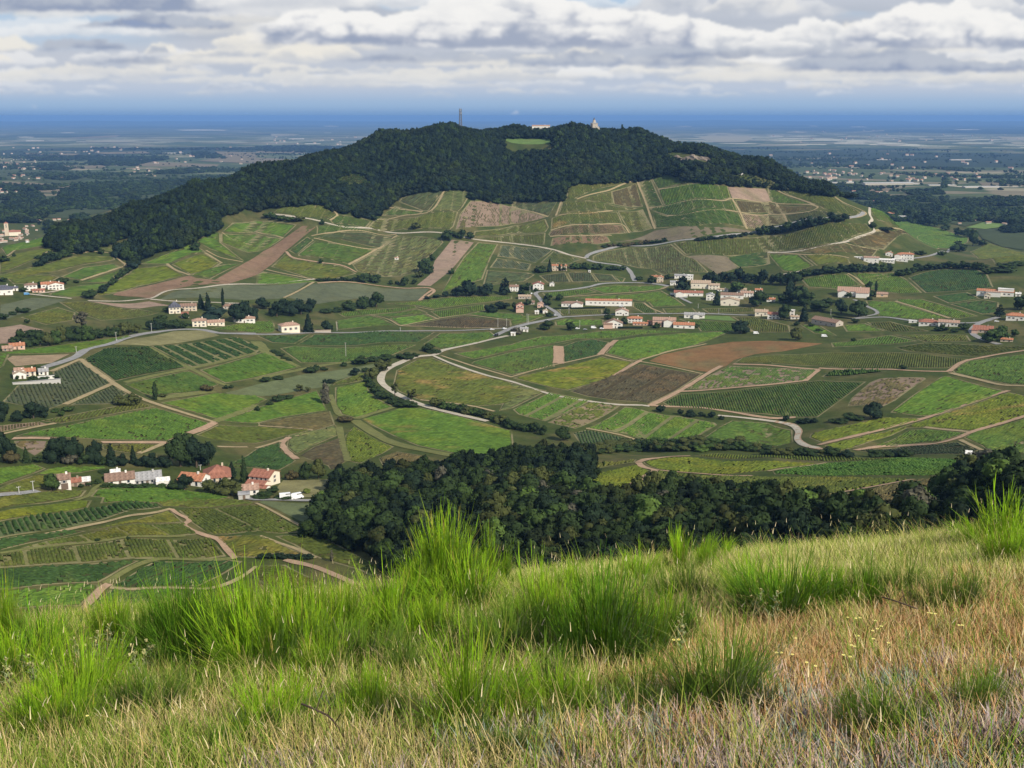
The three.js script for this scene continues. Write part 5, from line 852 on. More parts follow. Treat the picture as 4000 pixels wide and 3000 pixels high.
trees('B0', 'bush', 'dark', 'clipped garden bush of the white house with garden wall', 'garden bushes of the walled white house', 290, 1080, 82, 48, 380, 1075, 82, 34, 470, 1060, 62, 42, 320, 1012, 66, 72, 150, 1065, 30, 34);
// row of big trees in the near left
trees('C0', 'round', 'black', 'tall dark tree at the left border of the tree row', 'left border end of the near tree row', 30, 335, 145, 245, 90, 345, 120, 200);
trees('C0', 'bush', 'brown', 'brownish shrub in the tree row at the left border', 0, 100, 352, 135, 115);
trees('C0', 'cone', 'dark', 'pointed small tree in the near row at the left', 0, 230, 352, 92, 142);
trees('C0', 'round', 'black', 'big dark tree in the near row left of the conifers', 'big dark trees in the near row', 470, 352, 175, 215, 570, 352, 200, 232, 660, 352, 140, 225, 820, 362, 150, 205);
trees('C0', 'bush', 'grey', 'pale grey green bush in front of the near tree row', 0, 605, 362, 115, 118);
trees('C0', 'bush', 'dark', 'bush in front of the near tree row', 'bushes in front of the near tree row', 720, 358, 112, 102, 330, 345, 90, 60, 880, 366, 90, 80);
trees('C0', 'cone', 'black', 'dark conifer in the middle of the near row', 'conifers in the near row', 965, 372, 150, 198, 1155, 360, 90, 168);
trees('C0', 'bush', 'black', 'dark bush between the conifers and the great oak', 'bushes between conifers and great oak', 1060, 374, 95, 112, 1300, 384, 135, 130, 1420, 388, 125, 105, 1220, 380, 80, 80);
trees('C0', 'round', 'dark', 'great spreading oak, the largest tree near the red roofed farm', 0, 1560, 380, 240, 292);
trees('C0', 'round', 'black', 'big dark tree joined to the right of the great oak', 'big dark trees right of the great oak', 1700, 390, 225, 270, 1800, 372, 165, 215);
trees('C0', 'round', 'mid', 'green tree covering the left side of the grey white cottage', 0, 450, 592, 145, 145);
trees('C0', 'round', 'black', 'dark tree before the orange roofed house', 0, 1600, 582, 155, 142);
trees('C0', 'bush', 'dark', 'bush left of the dark tree before the orange roofed house', 0, 1490, 584, 95, 90);
trees('C0', 'round', 'olive', 'tree before the big red hipped roof', 'trees before the big red hipped roof', 1820, 612, 155, 122, 1950, 625, 205, 155, 2060, 630, 120, 100);
trees('C0', 'cone', 'black', 'dark conifer left of the tall red roofed farmhouse, shorter one', 0, 2005, 475, 115, 145);
trees('C0', 'cone', 'dark', 'dark conifer left of the tall red roofed farmhouse, taller one', 0, 2112, 520, 105, 248);
hedge('C0', ['bush'], D2, 'low hedge bush in front of the grey roofed hangar', 'low hedge before the grey roofed hangar', 36, 46, 900, 560, 1100, 562, 1420, 562);
trees('C0', 'bush', 'dark', 'small garden bush by the brown roofed sheds', 'small bushes by the brown roofed sheds', 770, 545, 70, 50, 840, 530, 60, 40, 900, 440, 90, 30, 700, 560, 50, 34);
trees('C1', 'round', 'olive', 'twisted grey tree behind the farm, right one', 0, 540, 485, 135, 180);
trees('C1', 'round', 'dark', 'dark tree behind the farm, left of the twisted grey one', 0, 430, 492, 125, 160);
trees('C1', 'bush', 'brown', 'brown shrub behind the red roofed farm', 'brown shrubs behind the red roofed farm', 310, 495, 115, 92, 180, 495, 85, 80);
trees('C1', 'bush', 'dark', 'garden bush before the red roofed farm', 'garden bushes before the red roofed farm', 145, 605, 105, 52, 60, 655, 160, 60, 235, 660, 150, 38);
trees('C1', 'bush', 'yellow', 'yellowish little bush above the village lane end', 0, 440, 612, 66, 46);
trees('C1', 'bush', 'mid', 'green bush at the left foot of the valley wood', 0, 470, 892, 105, 72);
trees('C1', 'column', 'grey', 'grey shrub alone on the slope below the valley wood', 0, 655, 1200, 62, 100);
hedge('C1', ['bush'], ['black'], 'low dark bush in the hedge on the lowest slope', 'low hedge on the lowest slope', 44, 46, 60, 1172, 280, 1172, 480, 1178);
trees('C0', 'bush', 'dark', 'tiny dark bush between the laned vineyards', 'tiny bushes between the laned vineyards', 845, 1027, 42, 26, 1105, 1012, 42, 30);
trees('C2', 'round', 'black', 'big dark round tree standing at the edge of the near ridge', 0, 580, 445, 235, 255);
trees('C2', 'cone', 'mid', 'small clipped tree on the near ridge beside the wood', 0, 795, 375, 40, 52);
console.log('single trees', treeCount);

// ---------- woods ----------
const pxPoly = (...s) => { const p = []; let tile, x = null; for (const v of s) { if (typeof v === 'string') tile = v; else if (x === null) x = v; else { p.push(toPx(tile, x, v)); x = null; } } return p; };
function scatter(poly, holes, D0, D1, spacing, lift) {
  const out = [], X = D1 * 0.62;
  for (let z = -D1; z < -D0 * 0.7; z += spacing) for (let x = -X; x < X; x += spacing) {
    const qx = x + rr(-0.45, 0.45) * spacing, qz = z + rr(-0.45, 0.45) * spacing, D = Math.hypot(qx, qz); if (D < D0 || D > D1) continue;
    const y = ground(qx, qz), p = project(qx, y + lift, qz); if (!p || !inside(poly, p[0], p[1])) continue;
    if (holes.some((h) => inside(h, p[0], p[1]))) continue;
    out.push([qx, y, qz, D]);
  }
  return out;
}
function woodMass(name, spots, kinds, tints, h0, h1, w0, w1, level, label, category) {
  const sets = kinds.map(() => []); for (const s of spots) sets[Math.floor(rnd() * kinds.length)].push(s);
  const m4 = new THREE.Matrix4(), q = new THREE.Quaternion(), up = new THREE.Vector3(0, 1, 0), col = new THREE.Color();
  kinds.forEach(([kind, v], i) => {
    if (!sets[i].length) return;
    const im = new THREE.InstancedMesh(crownOf(kind, v, level), leafAny, sets[i].length); im.name = numbered(name); im.castShadow = im.receiveShadow = true;
    sets[i].forEach(([x, y, z], k) => {
      const h = rr(h0, h1), w = rr(w0, w1); q.setFromAxisAngle(up, rr(0, 6.28)); m4.compose(new THREE.Vector3(x, y - 0.1 * h, z), q, new THREE.Vector3(w, h, w)); im.setMatrixAt(k, m4);
      const n = fbm(x / 60 + 5, z / 60, 3); if (h0 >= 9) { const hh = 0.45 + 0.65 * fbm(x / 70 + 9, z / 70, 2) + 0.45 * fbm(x / 24, z / 24 + 5, 2); m4.scale(new THREE.Vector3(1, hh, 1)); im.setMatrixAt(k, m4); } let c = mix3(TINT[tints[Math.floor(rnd() * tints.length)]], TINT.olive, ss(0.55, 0.85, n) * 0.28); const f = rr(0.72, 1.25) * (h0 >= 10 ? 0.72 : h0 >= 8 ? 0.66 : 1); im.setColorAt(k, col.setRGB(c[0] * f, c[1] * f, c[2] * f));
    });
    scene.add(tag(im, label, category, 0, 'stuff'));
  });
}
reseed(501);
const hillWood = pxPoly('A0', 390, 1345, 500, 1372, 600, 1385, 720, 1390, 960, 1312, 1220, 1227, 1130, 1330, 975, 1408, 1100, 1440, 1140, 1540, 1240, 1432, 1400, 1380, 1650, 1312, 1920, 1172, 1900, 1080, 2212, 1000, 'A1', 20, 1040, 180, 1000, 530, 972, 700, 1040, 900, 1085, 1060, 1080, 1150, 990, 1290, 887, 1640, 852, 1850, 862, 1845, 930, 2050, 960, 2212, 962, 'A2', 0, 948, 440, 940, 490, 812, 800, 790, 1080, 780, 1350, 715, 1500, 770, 1830, 810, 2212, 832, 'A3', 0, 835, 230, 860, 560, 902, 640, 850, 300, 500, 'A2', 1500, 200, 0, 150, 'A1', 1000, 200, 0, 500, 'A0', 1800, 600, 1000, 900, 500, 1150);
const clearings = [pxPoly('A2', -70, 395, 0, 405, 352, 405, 345, 540, 0, 540, -70, 500), pxPoly('A2', 1325, 540, 1400, 515, 1560, 530, 1700, 560, 1760, 610, 1640, 640, 1480, 625, 1380, 600), pxPoly('A1', 620, 770, 800, 712, 950, 730, 960, 800, 930, 830, 760, 800), pxPoly('A3', -320, 715, -150, 712, 120, 800, 250, 840, 0, 828, -330, 760)];
const hillSpots = scatter(hillWood, clearings, 1400, 2520, 8.2, 5.5);
woodMass('hill_forest', hillSpots, [['round', 0], ['round', 1], ['round', 2], ['bush', 0]], ['dark', 'black', 'black', 'dark', 'black', 'mid', 'blue'], 10, 18, 10, 17, 1, 'dense dark wood covering the long ridge of the hill', 'wood');
woodMass('hill_scrub', scatter(clearings[2], [], 1400, 2520, 5, 1), [['bush', 1]], ['olive', 'mid'], 2, 4, 3, 5, 0, 'pale scrub regrowing in the clearing of the hill wood', 'scrub');
woodMass('hill_scrub', scatter(clearings[3], [], 1400, 2520, 7, 1), [['bush', 1]], ['olive', 'dark'], 2, 4, 3, 6, 0, 'scrub below the quarry at the right end of the hill wood', 'scrub');
console.log('hill wood', hillSpots.length);
// the wood in the valley in front: the nearest trees one by one, the rest as one mass
const valleyWood = pxPoly('C1', 540, 720, 545, 650, 660, 590, 660, 520, 740, 430, 880, 400, 1100, 430, 1300, 400, 1480, 370, 1750, 310, 2212, 285, 'C2', 60, 245, 300, 215, 480, 225, 680, 240, 690, 400, 560, 450, 440, 600, 640, 640, 900, 630, 1250, 580, 1500, 565, 1950, 600, 2212, 640, 'C3', 0, 630, 500, 680, 800, 690, 950, 740, 1200, 735, 1470, 660, 1530, 520, 1780, 440, 2000, 410, 2240, 470, 3200, 520, 3200, 1700, 'C2', 0, 1700, 'C1', 1500, 1480, 1330, 1290, 1060, 1130, 840, 1020, 540, 950, 430, 880, 500, 830, 540, 800);
reseed(77);
const nearSpots = scatter(valleyWood, [], 215, 800, 6.8, 5).sort((a, b) => a[3] - b[3]);
const seen = nearSpots.filter((s) => { const p = project(s[0], s[1] + 7, s[2]); return p && p[0] > -60 && p[0] < 4060 && p[1] < 2120 + (2200 - Math.min(4000, p[0])) * 0.05; });
const singles = new Set(seen.filter((s, i) => i % 4 === 0).slice(0, 150));
let wi = 0;
for (const s of singles) { wi++; const t = ['dark', 'dark', 'dark', 'olive', 'black', 'mid', 'dark', 'black', 'mid', 'grey', 'dark', 'light'][Math.floor(rnd() * 12)], h = rr(9, 15), w = rr(9, 15); plant('broadleaf_tree', 'round', t, s[0], s[2], w, h, 'leafy tree in the dense dark wood that fills the near valley', 'trees of the valley wood'); }
woodMass('valley_forest', nearSpots.filter((s) => !singles.has(s)), [['round', 0], ['round', 1], ['round', 2], ['bush', 1]], ['dark', 'dark', 'black', 'dark', 'black', 'mid', 'dark', 'mid', 'olive'], 8, 14, 8, 14, 2, 'dense mixed green wood filling the near valley', 'wood');
console.log('valley wood', nearSpots.length, singles.size);
// the meadow and the quarry face in the hill wood
bare('A2', 'lime', 'hilltop_meadow', -60, 405, 0, 414, 352, 414, 345, 462, 0, 462, -60, 440);
(() => {
  const a = at('A2', 1335, 630), b = at('A2', 1760, 640), P = [], C = [], I = [], n = 26, m = 9, dx = b.x - a.x, dz = b.z - a.z;
  for (let j = 0; j <= m; j++) for (let i = 0; i <= n; i++) {
    const u = i / n, v = j / m, top = 15 * Math.pow(4 * u * (1 - u) + 0.05, 0.4) * (0.7 + 0.5 * vnoise(u * 9, 3)), ledge = Math.floor(v * 4) / 4, x = a.x + dx * u + rr(-1.2, 1.2), z = a.z + dz * u - v * 7 - ledge * 6 + 5 * fbm(u * 14, v * 5, 3), y = mix(a.y, b.y, u) - 2 + top * v + rr(-0.8, 0.8);
    P.push(x, y, z); const f = 0.75 + 0.5 * fbm(u * 20, v * 9, 3); C.push(0.25 * f, 0.20 * f, 0.155 * f);
  }
  for (let j = 0; j < m; j++) for (let i = 0; i < n; i++) { const k = j * (n + 1) + i; I.push(k, k + 1, k + n + 1, k + 1, k + n + 2, k + n + 1); }
  tag(part('quarry_cliff', buf(P, I, C).toNonIndexed(), mat({ vertexColors: true, flatShading: true })), 0, 0, 0, 'structure');
})();

// ---------- buildings ----------
const tileTex = noiseTexture(256, 2.4, (n) => { const v = 0.55 * n(3) + 0.25 * n(16) + 0.3 * n(64); const c = 0.7 + 0.75 * (v - 0.55); return [c, c * 0.97, c * 0.93]; });
const tileBump = (() => { const S = 128, d = new Uint8Array(S * S * 4); for (let y = 0; y < S; y++) for (let x = 0; x < S; x++) { const u = (x % 16) / 16, v = (y % 32) / 32, h = 255 * (0.6 * Math.sin(u * Math.PI) + 0.4 * v), o = (y * S + x) * 4; d[o] = d[o + 1] = d[o + 2] = h; d[o + 3] = 255; } const t = new THREE.DataTexture(d, S, S); t.wrapS = t.wrapT = THREE.RepeatWrapping; t.magFilter = THREE.LinearFilter; t.repeat.set(0.5, 0.4); t.needsUpdate = true; return t; })();
const wallTex = noiseTexture(256, 5, (n) => { const v = 0.35 * n(4) + 0.3 * n(17) + 0.35 * n(80); const c = 0.93 + 0.2 * (v - 0.5); return [c, c * 0.985, c * 0.96]; });
const WALL = { white: [0.82, 0.80, 0.75], cream: [0.80, 0.73, 0.60], beige: [0.62, 0.52, 0.40], pink: [0.66, 0.45, 0.36], stone: [0.46, 0.41, 0.35], grey: [0.5, 0.49, 0.47], ochre: [0.70, 0.52, 0.34], brown: [0.34, 0.27, 0.21] };
const ROOF = { orange: [0.44, 0.20, 0.115], red: [0.33, 0.15, 0.105], pink: [0.41, 0.27, 0.205], brown: [0.27, 0.18, 0.135], slate: [0.11, 0.115, 0.145], grey: [0.34, 0.34, 0.345], tan: [0.44, 0.34, 0.25], white: [0.74, 0.73, 0.71] };
const wallM = {}, roofM = {}; for (const k in WALL) wallM[k] = mat({ color: new THREE.Color(...WALL[k]), map: wallTex, roughness: 0.9 }); for (const k in ROOF) roofM[k] = mat({ color: new THREE.Color(...ROOF[k].map((c) => Math.min(1, c * 1.35))), map: tileTex, bumpMap: k === 'white' || k === 'grey' ? null : tileBump, bumpScale: 0.06, roughness: 0.85 });
const trimM = mat({ color: new THREE.Color(0.62, 0.6, 0.56) }), paneM = mat({ color: new THREE.Color(0.03, 0.037, 0.048), roughness: 0.18 }), doorM = mat({ color: new THREE.Color(0.16, 0.12, 0.09) }), darkM = mat({ color: new THREE.Color(0.05, 0.05, 0.05) }), shutterM = mat({ color: new THREE.Color(0.34, 0.30, 0.27) }), steelM = mat({ color: new THREE.Color(0.42, 0.43, 0.44), metalness: 0.6, roughness: 0.5 });
const box = (w, h, d, x, y, z) => { const g = new THREE.BoxGeometry(w, h, d); g.translate(x, y, z); return g; };
const boxes = {}; const sharedBox = (w, h, d) => boxes[[w, h, d].map((v) => v.toFixed(2))] ||= new THREE.BoxGeometry(w, h, d);
function extrudeAlong(points, len, alongX) {
  const s = new THREE.Shape(points.map(([a, b]) => new THREE.Vector2(a, b))), g = new THREE.ExtrudeGeometry(s, { depth: len, bevelEnabled: false }); g.translate(0, 0, -len / 2);
  if (alongX) g.rotateY(Math.PI / 2); return g;
}
function hipRoof(w, d, y, rise, o, pyramid) {
  const a = w / 2 + o, b = d / 2 + o, r = pyramid ? 0 : Math.max(0, a - b), q = !pyramid && b > a ? b - a : 0, t = 0.22;
  const E = [[-a, y, b], [a, y, b], [a, y, -b], [-a, y, -b]], R = [[-r, y + rise, q], [r, y + rise, -q]], P = [];
  const tri = (...v) => v.forEach((p) => P.push(...p)), quad = (m, n, p, s) => { tri(m, n, p); tri(m, p, s); }, low = (p) => [p[0], p[1] - t, p[2]];
  if (q) { tri(E[0], E[1], R[0]); quad(E[1], E[2], R[1], R[0]); tri(E[2], E[3], R[1]); quad(E[3], E[0], R[0], R[1]); } else { quad(E[0], E[1], R[1], R[0]); tri(E[1], E[2], R[1]); quad(E[2], E[3], R[0], R[1]); tri(E[3], E[0], R[0]); }
  for (let i = 0; i < 4; i++) { const m = E[i], n = E[(i + 1) % 4]; quad(low(m), low(n), n, m); }
  quad(low(E[0]), low(E[3]), low(E[2]), low(E[1]));
  const g = new THREE.BufferGeometry(); g.setAttribute('position', new THREE.Float32BufferAttribute(P, 3)); const uv = []; for (let i = 0; i < P.length; i += 3) uv.push(P[i] + P[i + 1] * 0.3, P[i + 2] * 1.1 + P[i + 1]); g.setAttribute('uv', new THREE.Float32BufferAttribute(uv, 2)); g.computeVertexNormals(); return g;
}
function block(root, w, h, d, cx, cz, o, wall, roof, rise, y0 = 0) {                  // one body with its roof
  const low = -2.2, over = o.over ?? 0.45, roofMat = roofM[roof], wm = wallM[wall], t = 0.26, put = (g) => { g.translate(cx, y0, cz); return g; }; let rf;
  if (o.roof === 'gx' || o.roof === 'gz') {
    const X = o.roof === 'gx', span = X ? d : w, len = X ? w : d, s = span / 2, k = rise / s;
    part('wall', put(extrudeAlong([[-s, low], [s, low], [s, h], [0, h + rise], [-s, h]], len, X)), wm, root);
    rf = part('roof', put(extrudeAlong([[-s - over, h - k * over], [-s - over, h - k * over + t], [0, h + rise + t], [s + over, h - k * over + t], [s + over, h - k * over], [0, h + rise]], len + over * 1.6, X)), roofMat, root);
  } else if (o.roof === 'flat' || o.roof === 'shed') {
    part('wall', put(o.roof === 'flat' ? box(w, h - low, d, 0, (h + low) / 2, 0) : extrudeAlong([[-d / 2, low], [d / 2, low], [d / 2, h + rise], [-d / 2, h]], w, true)), wm, root);
    rf = part('roof', put(o.roof === 'flat' ? box(w + 0.5, 0.3, d + 0.5, 0, h + 0.15, 0) : extrudeAlong([[-d / 2 - over, h - 0.05], [-d / 2 - over, h + t], [d / 2 + over, h + rise + t], [d / 2 + over, h + rise - 0.05]], w + over, true)), roofMat, root);
  } else { part('wall', put(box(w, h - low, d, 0, (h + low) / 2, 0)), wm, root); rf = part('roof', put(hipRoof(w, d, h + 0.12, rise, over, o.roof === 'pyr')), roofMat, root); }
  return rf;
}
function windowAt(root, w, h, x, y, z, side, style) {
  const f = part('window', sharedBox(w + 0.24, h + 0.24, 0.14), trimM, root); f.position.set(x, y, z); f.rotation.y = side;
  const p = part('pane', sharedBox(w, h, 0.1), paneM, f); p.position.z = 0.045;
  if (style === 'shutters') for (const s of [-1, 1]) { const q = part('shutter', sharedBox(w * 0.5, h + 0.1, 0.09), shutterM, f); q.position.set(s * (w * 0.77 + 0.12), 0, 0.02); }
}

function house(tile, x, y, wz, hz, name, label, o = {}) {
  const p = at(tile, x, y), s = Math.hypot(p.D, p.y) / F / 2.212, w = wz * s, h = Math.max(hz < 8 ? 1.4 : 2.2, hz * s), d = (o.d ?? Math.min(11, Math.max(5, w * 0.75))), root = thing(name, p.x, p.y, p.z, Math.atan2(-p.x, -p.z) + ((o.yaw || 0) * Math.PI) / 180, label, o.cat || 'house', o.group);
  o.roof ??= 'gx'; const span = o.roof === 'gx' ? d : o.roof === 'gz' ? w : Math.min(w, d), rise = o.rise ?? span * 0.2;
  const rf = block(root, w, h, d, 0, -d / 2, o, o.wall || 'white', o.tile || 'brown', rise);
  const ridgeY = h + rise;
  if (o.chimney !== 0 && !['flat', 'shed'].includes(o.roof)) part('chimney', box(0.9, 1.5, 0.7, w * 0.22, ridgeY + 0.3, -d / 2 + (o.roof === 'gx' ? 0.6 : 0)), wallM[o.wall || 'white'], rf);
  if (p.D < 1350 && h > 3.6 && o.style === undefined) o.style = 'shutters'; const [cols, rows] = o.win || [Math.max(1, Math.round(w / 4.2)), h > 5 ? 2 : 1], ww = o.ww || 1.1, wh = o.wh || 1.3;
  for (let r = 0; r < rows; r++) for (let c = 0; c < cols; c++) { const fx = ((c + 0.5) / cols - 0.5) * w * 0.86; if (r === 0 && o.door !== 0 && c === Math.floor(cols / 2)) { const dr = part('door', sharedBox(o.gate ? 3 : 1.2, o.gate ? 3 : 2.2, 0.12), doorM, root); dr.position.set(fx, o.gate ? 1.5 : 1.1, 0.03); continue; } windowAt(root, ww, wh, fx, (h / rows) * (r + 0.56), 0.02, 0, o.style); }
  if (o.side !== 0) for (let r = 0; r < rows; r++) for (const sd of [-1, 1]) windowAt(root, ww, wh, (sd * w) / 2 + sd * 0.02, (h / rows) * (r + 0.56), -d * 0.5, (sd * Math.PI) / 2, o.style);
  for (const [dx, dz, bw, bh, bd, roofKind, wall, tl] of o.wings || []) block(root, bw * w, bh * h, bd, dx * w, dz, { roof: roofKind, over: 0.35 }, wall || o.wall || 'white', tl || o.tile || 'brown', (roofKind === 'gx' ? bd : bw * w) * 0.18);
  return root;
}
// farmhouses in the middle
house('B2', 835, 432, 398, 46, 'long_shed', 'very long white shed with a thin orange roof edge', { tile: 'orange', wall: 'white', d: 9, win: [9, 1], door: 0, cat: 'shed', rise: 1.4 });
house('B2', 520, 440, 185, 30, 'bungalow', 'low white house with brown orange hipped roof left of the long shed', { roof: 'hip', tile: 'brown', d: 10, wings: [[0.2, 1.5, 0.5, 0.9, 5, 'gz']] });
house('B2', 950, 516, 112, 36, 'farmhouse', 'small white farmhouse with pale brown roof below the long shed', { tile: 'pink', roof: 'gz', d: 10 });
house('B2', 1060, 580, 128, 40, 'farmhouse', 'white square house with orange hipped roof among the farmhouses', { roof: 'hip', tile: 'orange', d: 9 });
house('B2', 878, 624, 152, 42, 'farmhouse', 'white double gabled house beside the clipped dark hedge', { roof: 'gz', tile: 'brown', d: 10, wings: [[-0.32, -1, 0.5, 0.85, 8, 'gx', 'pink']] });
house('B2', 1110, 600, 130, 14, 'annex', 'low annex with orange red roof in front of the square house', { roof: 'gx', tile: 'orange', wall: 'pink', d: 5, cat: 'outbuilding' });
house('B2', 1315, 606, 195, 52, 'farmhouse', 'big grey stone farmhouse with pink roofs and a white gable', { tile: 'pink', wall: 'stone', d: 11, win: [4, 2], wings: [[0.15, 3, 0.35, 1.0, 8, 'gz', 'white', 'pink'], [-0.3, 2, 0.4, 0.7, 6, 'gx', 'pink']] });
house('B2', 1485, 626, 178, 30, 'barn', 'white barn with bright orange roof at the right end of the farmhouses', { tile: 'orange', d: 10, win: [3, 1], cat: 'barn' });
house('B2', 1575, 538, 172, 30, 'shed', 'white double shed with grey brown roofs along the road', { tile: 'grey', roof: 'gx', d: 9, cat: 'shed', wings: [[0.1, 1, 0.3, 1.0, 5, 'gz']] });
house('B2', 1200, 592, 60, 22, 'annex', 'tiny orange roofed lean-to left of the grey stone farmhouse', { tile: 'orange', roof: 'shed', wall: 'ochre', d: 4, cat: 'outbuilding' });
// upper village
house('B2', 1630, 282, 165, 46, 'farmhouse', 'large cream house with two windows, highest of the village', { tile: 'tan', d: 14, wall: 'cream', win: [4, 1] });
house('B2', 1745, 290, 95, 36, 'annex', 'cream extension at the right of the large cream house', { tile: 'tan', d: 9, wall: 'cream', cat: 'outbuilding' });
house('B2', 1820, 305, 90, 16, 'annex', 'low white annex right of the large cream house', { tile: 'tan', d: 5, cat: 'outbuilding' });
house('B2', 1525, 348, 245, 30, 'row_house', 'long low row with brown roof and dark garage openings', { tile: 'red', d: 10, wall: 'white', win: [5, 1], cat: 'row house', wings: [[-0.3, 2, 0.28, 1, 7, 'gz']] });
house('B2', 1712, 384, 68, 44, 'house', 'narrow white gabled house left of the village conifer', { roof: 'gz', tile: 'grey', d: 10 });
house('B2', 1900, 372, 190, 34, 'farmhouse', 'long white house with dark brown roof behind the beige barn', { tile: 'brown', d: 11, win: [4, 1] });
house('B2', 1882, 430, 158, 44, 'barn', 'beige barn with its gable to the front', { roof: 'gz', tile: 'tan', wall: 'cream', d: 14, rise: 2.6, win: [3, 1], cat: 'barn' });
house('B2', 2030, 356, 105, 36, 'house', 'white house with brown roof right of the beige barn', { tile: 'pink', d: 9 });
house('B2', 2132, 312, 62, 18, 'house', 'small bright orange roof above the big round village tree', { tile: 'orange', d: 7 });
house('B2', 1985, 312, 80, 20, 'house', 'pale roofed house in front of the village grove', { tile: 'tan', d: 8 });
house('B2', 1540, 208, 48, 40, 'house', 'white round ended modern building at the top of the village', { roof: 'flat', tile: 'white', d: 8 });
house('B2', 1460, 192, 110, 22, 'winery', 'grey flat hangar at the top of the village', { roof: 'gx', tile: 'grey', wall: 'white', d: 12, cat: 'hangar', rise: 1.2 });
house('B2', 1278, 228, 56, 42, 'house', 'tall beige house with orange roof where the road enters the village', { tile: 'orange', wall: 'beige', d: 9, roof: 'gz' });
house('B2', 1232, 205, 50, 26, 'annex', 'low orange roofed part behind the tall beige house', { tile: 'orange', wall: 'beige', d: 7, cat: 'outbuilding' });
house('B2', 1402, 252, 70, 26, 'house', 'small white house between cedar and road in the village', { tile: 'grey', d: 7 });
house('B2', 372, 128, 56, 44, 'cottage', 'left orange roofed cottage above the hatched grey strips', { tile: 'orange', wall: 'beige', d: 7 });
house('B2', 448, 128, 52, 42, 'cottage', 'right orange roofed cottage above the hatched grey strips', { tile: 'orange', wall: 'beige', d: 7 });
house('B2', 670, 142, 20, 16, 'hut', 'tiny white cube hut above the grey strips', { roof: 'flat', tile: 'white', d: 3, win: [1, 1], door: 0, side: 0, cat: 'hut' });
// white houses beside the lane
house('B2', 227, 292, 92, 46, 'chalet', 'white chalet with broad brown gable beside the lane', { roof: 'gz', tile: 'red', d: 11, rise: 2.6, over: 0.9 });
house('B2', 18, 306, 78, 40, 'house', 'white house with brown roof left of the garden bushes', { roof: 'gx', tile: 'brown', d: 9 });
house('B2', 345, 262, 40, 24, 'shed', 'tiny white shed right of the brown gabled chalet', { roof: 'gz', tile: 'grey', d: 4, cat: 'shed' });
house('B2', 68, 486, 64, 58, 'tower_house', 'narrow pink tower house with red roof', { roof: 'gz', tile: 'red', wall: 'pink', d: 8, rise: 2.4, win: [2, 3], wings: [[0, 2, 1.02, 0.55, 4, 'gz', 'pink', 'red']] });
house('B2', 215, 502, 34, 22, 'shed', 'small white building beside the pink tower house', { roof: 'gx', tile: 'white', d: 4, cat: 'shed' });
house('B2', 287, 497, 42, 24, 'house', 'white house front at the lane junction', { roof: 'gz', tile: 'tan', d: 6 });
house('B2', 245, 448, 52, 34, 'house', 'salmon coloured house beside the steep lane', { roof: 'gz', tile: 'pink', wall: 'pink', d: 7 });
house('B2', 110, 372, 110, 22, 'house', 'low stone house with pale roofs above the pink tower house', { roof: 'gx', tile: 'tan', wall: 'stone', d: 8 });
house('B2', 155, 420, 80, 20, 'house', 'low brown roofed house behind the salmon one', { roof: 'gx', tile: 'brown', wall: 'stone', d: 7 });
house('B2', 105, 655, 70, 26, 'house', 'pale small house at the roadside parking', { roof: 'gx', tile: 'grey', wall: 'white', d: 6 });
house('B2', 10, 690, 40, 24, 'shed', 'white box shed left of the roadside parking', { roof: 'flat', tile: 'white', d: 5, cat: 'shed', win: [1, 1] });
// right of the village
house('B2', 2155, 520, 108, 36, 'farmhouse', 'cream low house with pale brown roof beside the road', { tile: 'tan', wall: 'cream', d: 10 });
house('B3', 50, 545, 105, 40, 'farmhouse', 'white house with dark red roof left of the oval tree', { tile: 'red', d: 9 });
house('B3', 25, 395, 70, 20, 'house', 'white cottage with orange roof beside the park conifer', { tile: 'orange', d: 7 });
house('B3', 207, 540, 40, 68, 'tower', 'slim white tower house between the park trees', { roof: 'flat', tile: 'white', d: 6, win: [1, 3] });
house('B3', 232, 545, 70, 20, 'annex', 'low white wing at the foot of the slim tower', { roof: 'gx', tile: 'tan', d: 5, cat: 'outbuilding' });
house('B3', 478, 600, 250, 38, 'stone_barn', 'long stone barn with brown roof and a bright ochre gable', { roof: 'gx', tile: 'brown', wall: 'stone', d: 12, yaw: -38, win: [4, 1], rise: 2.6, cat: 'barn' });
house('B3', 735, 350, 250, 42, 'farmhouse', 'big white farm with a broad red brown roof', { roof: 'gx', tile: 'pink', d: 16, rise: 4, win: [6, 1], wings: [[-0.3, 4, 0.35, 0.9, 9, 'gz'], [0.28, 3, 0.4, 0.9, 8, 'gx', 'white', 'pink']] });
house('B3', 985, 356, 88, 26, 'shed', 'small shed with bright orange front right of the big red roofed farm', { roof: 'shed', tile: 'pink', wall: 'ochre', d: 6, cat: 'shed', win: [1, 1], door: 0 });
house('B3', 1960, 348, 270, 38, 'villa', 'wide white villa with orange roofs and a flat upper part', { roof: 'gx', tile: 'orange', d: 9, win: [7, 1], wings: [[0.28, -4, 0.42, 1.6, 7, 'flat', 'white', 'white'], [-0.05, 3, 0.4, 1.0, 5, 'gx', 'white', 'pink']] });
house('B3', 1893, 368, 46, 30, 'shed', 'small cream garden house in front of the wide villa', { roof: 'gz', tile: 'tan', wall: 'cream', d: 4, cat: 'shed' });
house('B3', 2160, 350, 40, 22, 'house', 'little white house right of the wide villa', { roof: 'gx', tile: 'white', d: 5 });
house('B3', 1382, 604, 142, 30, 'bungalow', 'white bungalow with brown hipped roof, left of the pair', { roof: 'hip', tile: 'red', d: 11, rise: 2.4 });
house('B3', 1560, 610, 158, 34, 'bungalow', 'cream bungalow with brown gabled roof, right of the pair', { roof: 'gx', tile: 'pink', d: 9 });
house('B3', 1250, 578, 60, 10, 'shed', 'low white shed left of the two bungalows', { roof: 'flat', tile: 'white', d: 4, cat: 'shed', win: [1, 1], door: 0, side: 0 });
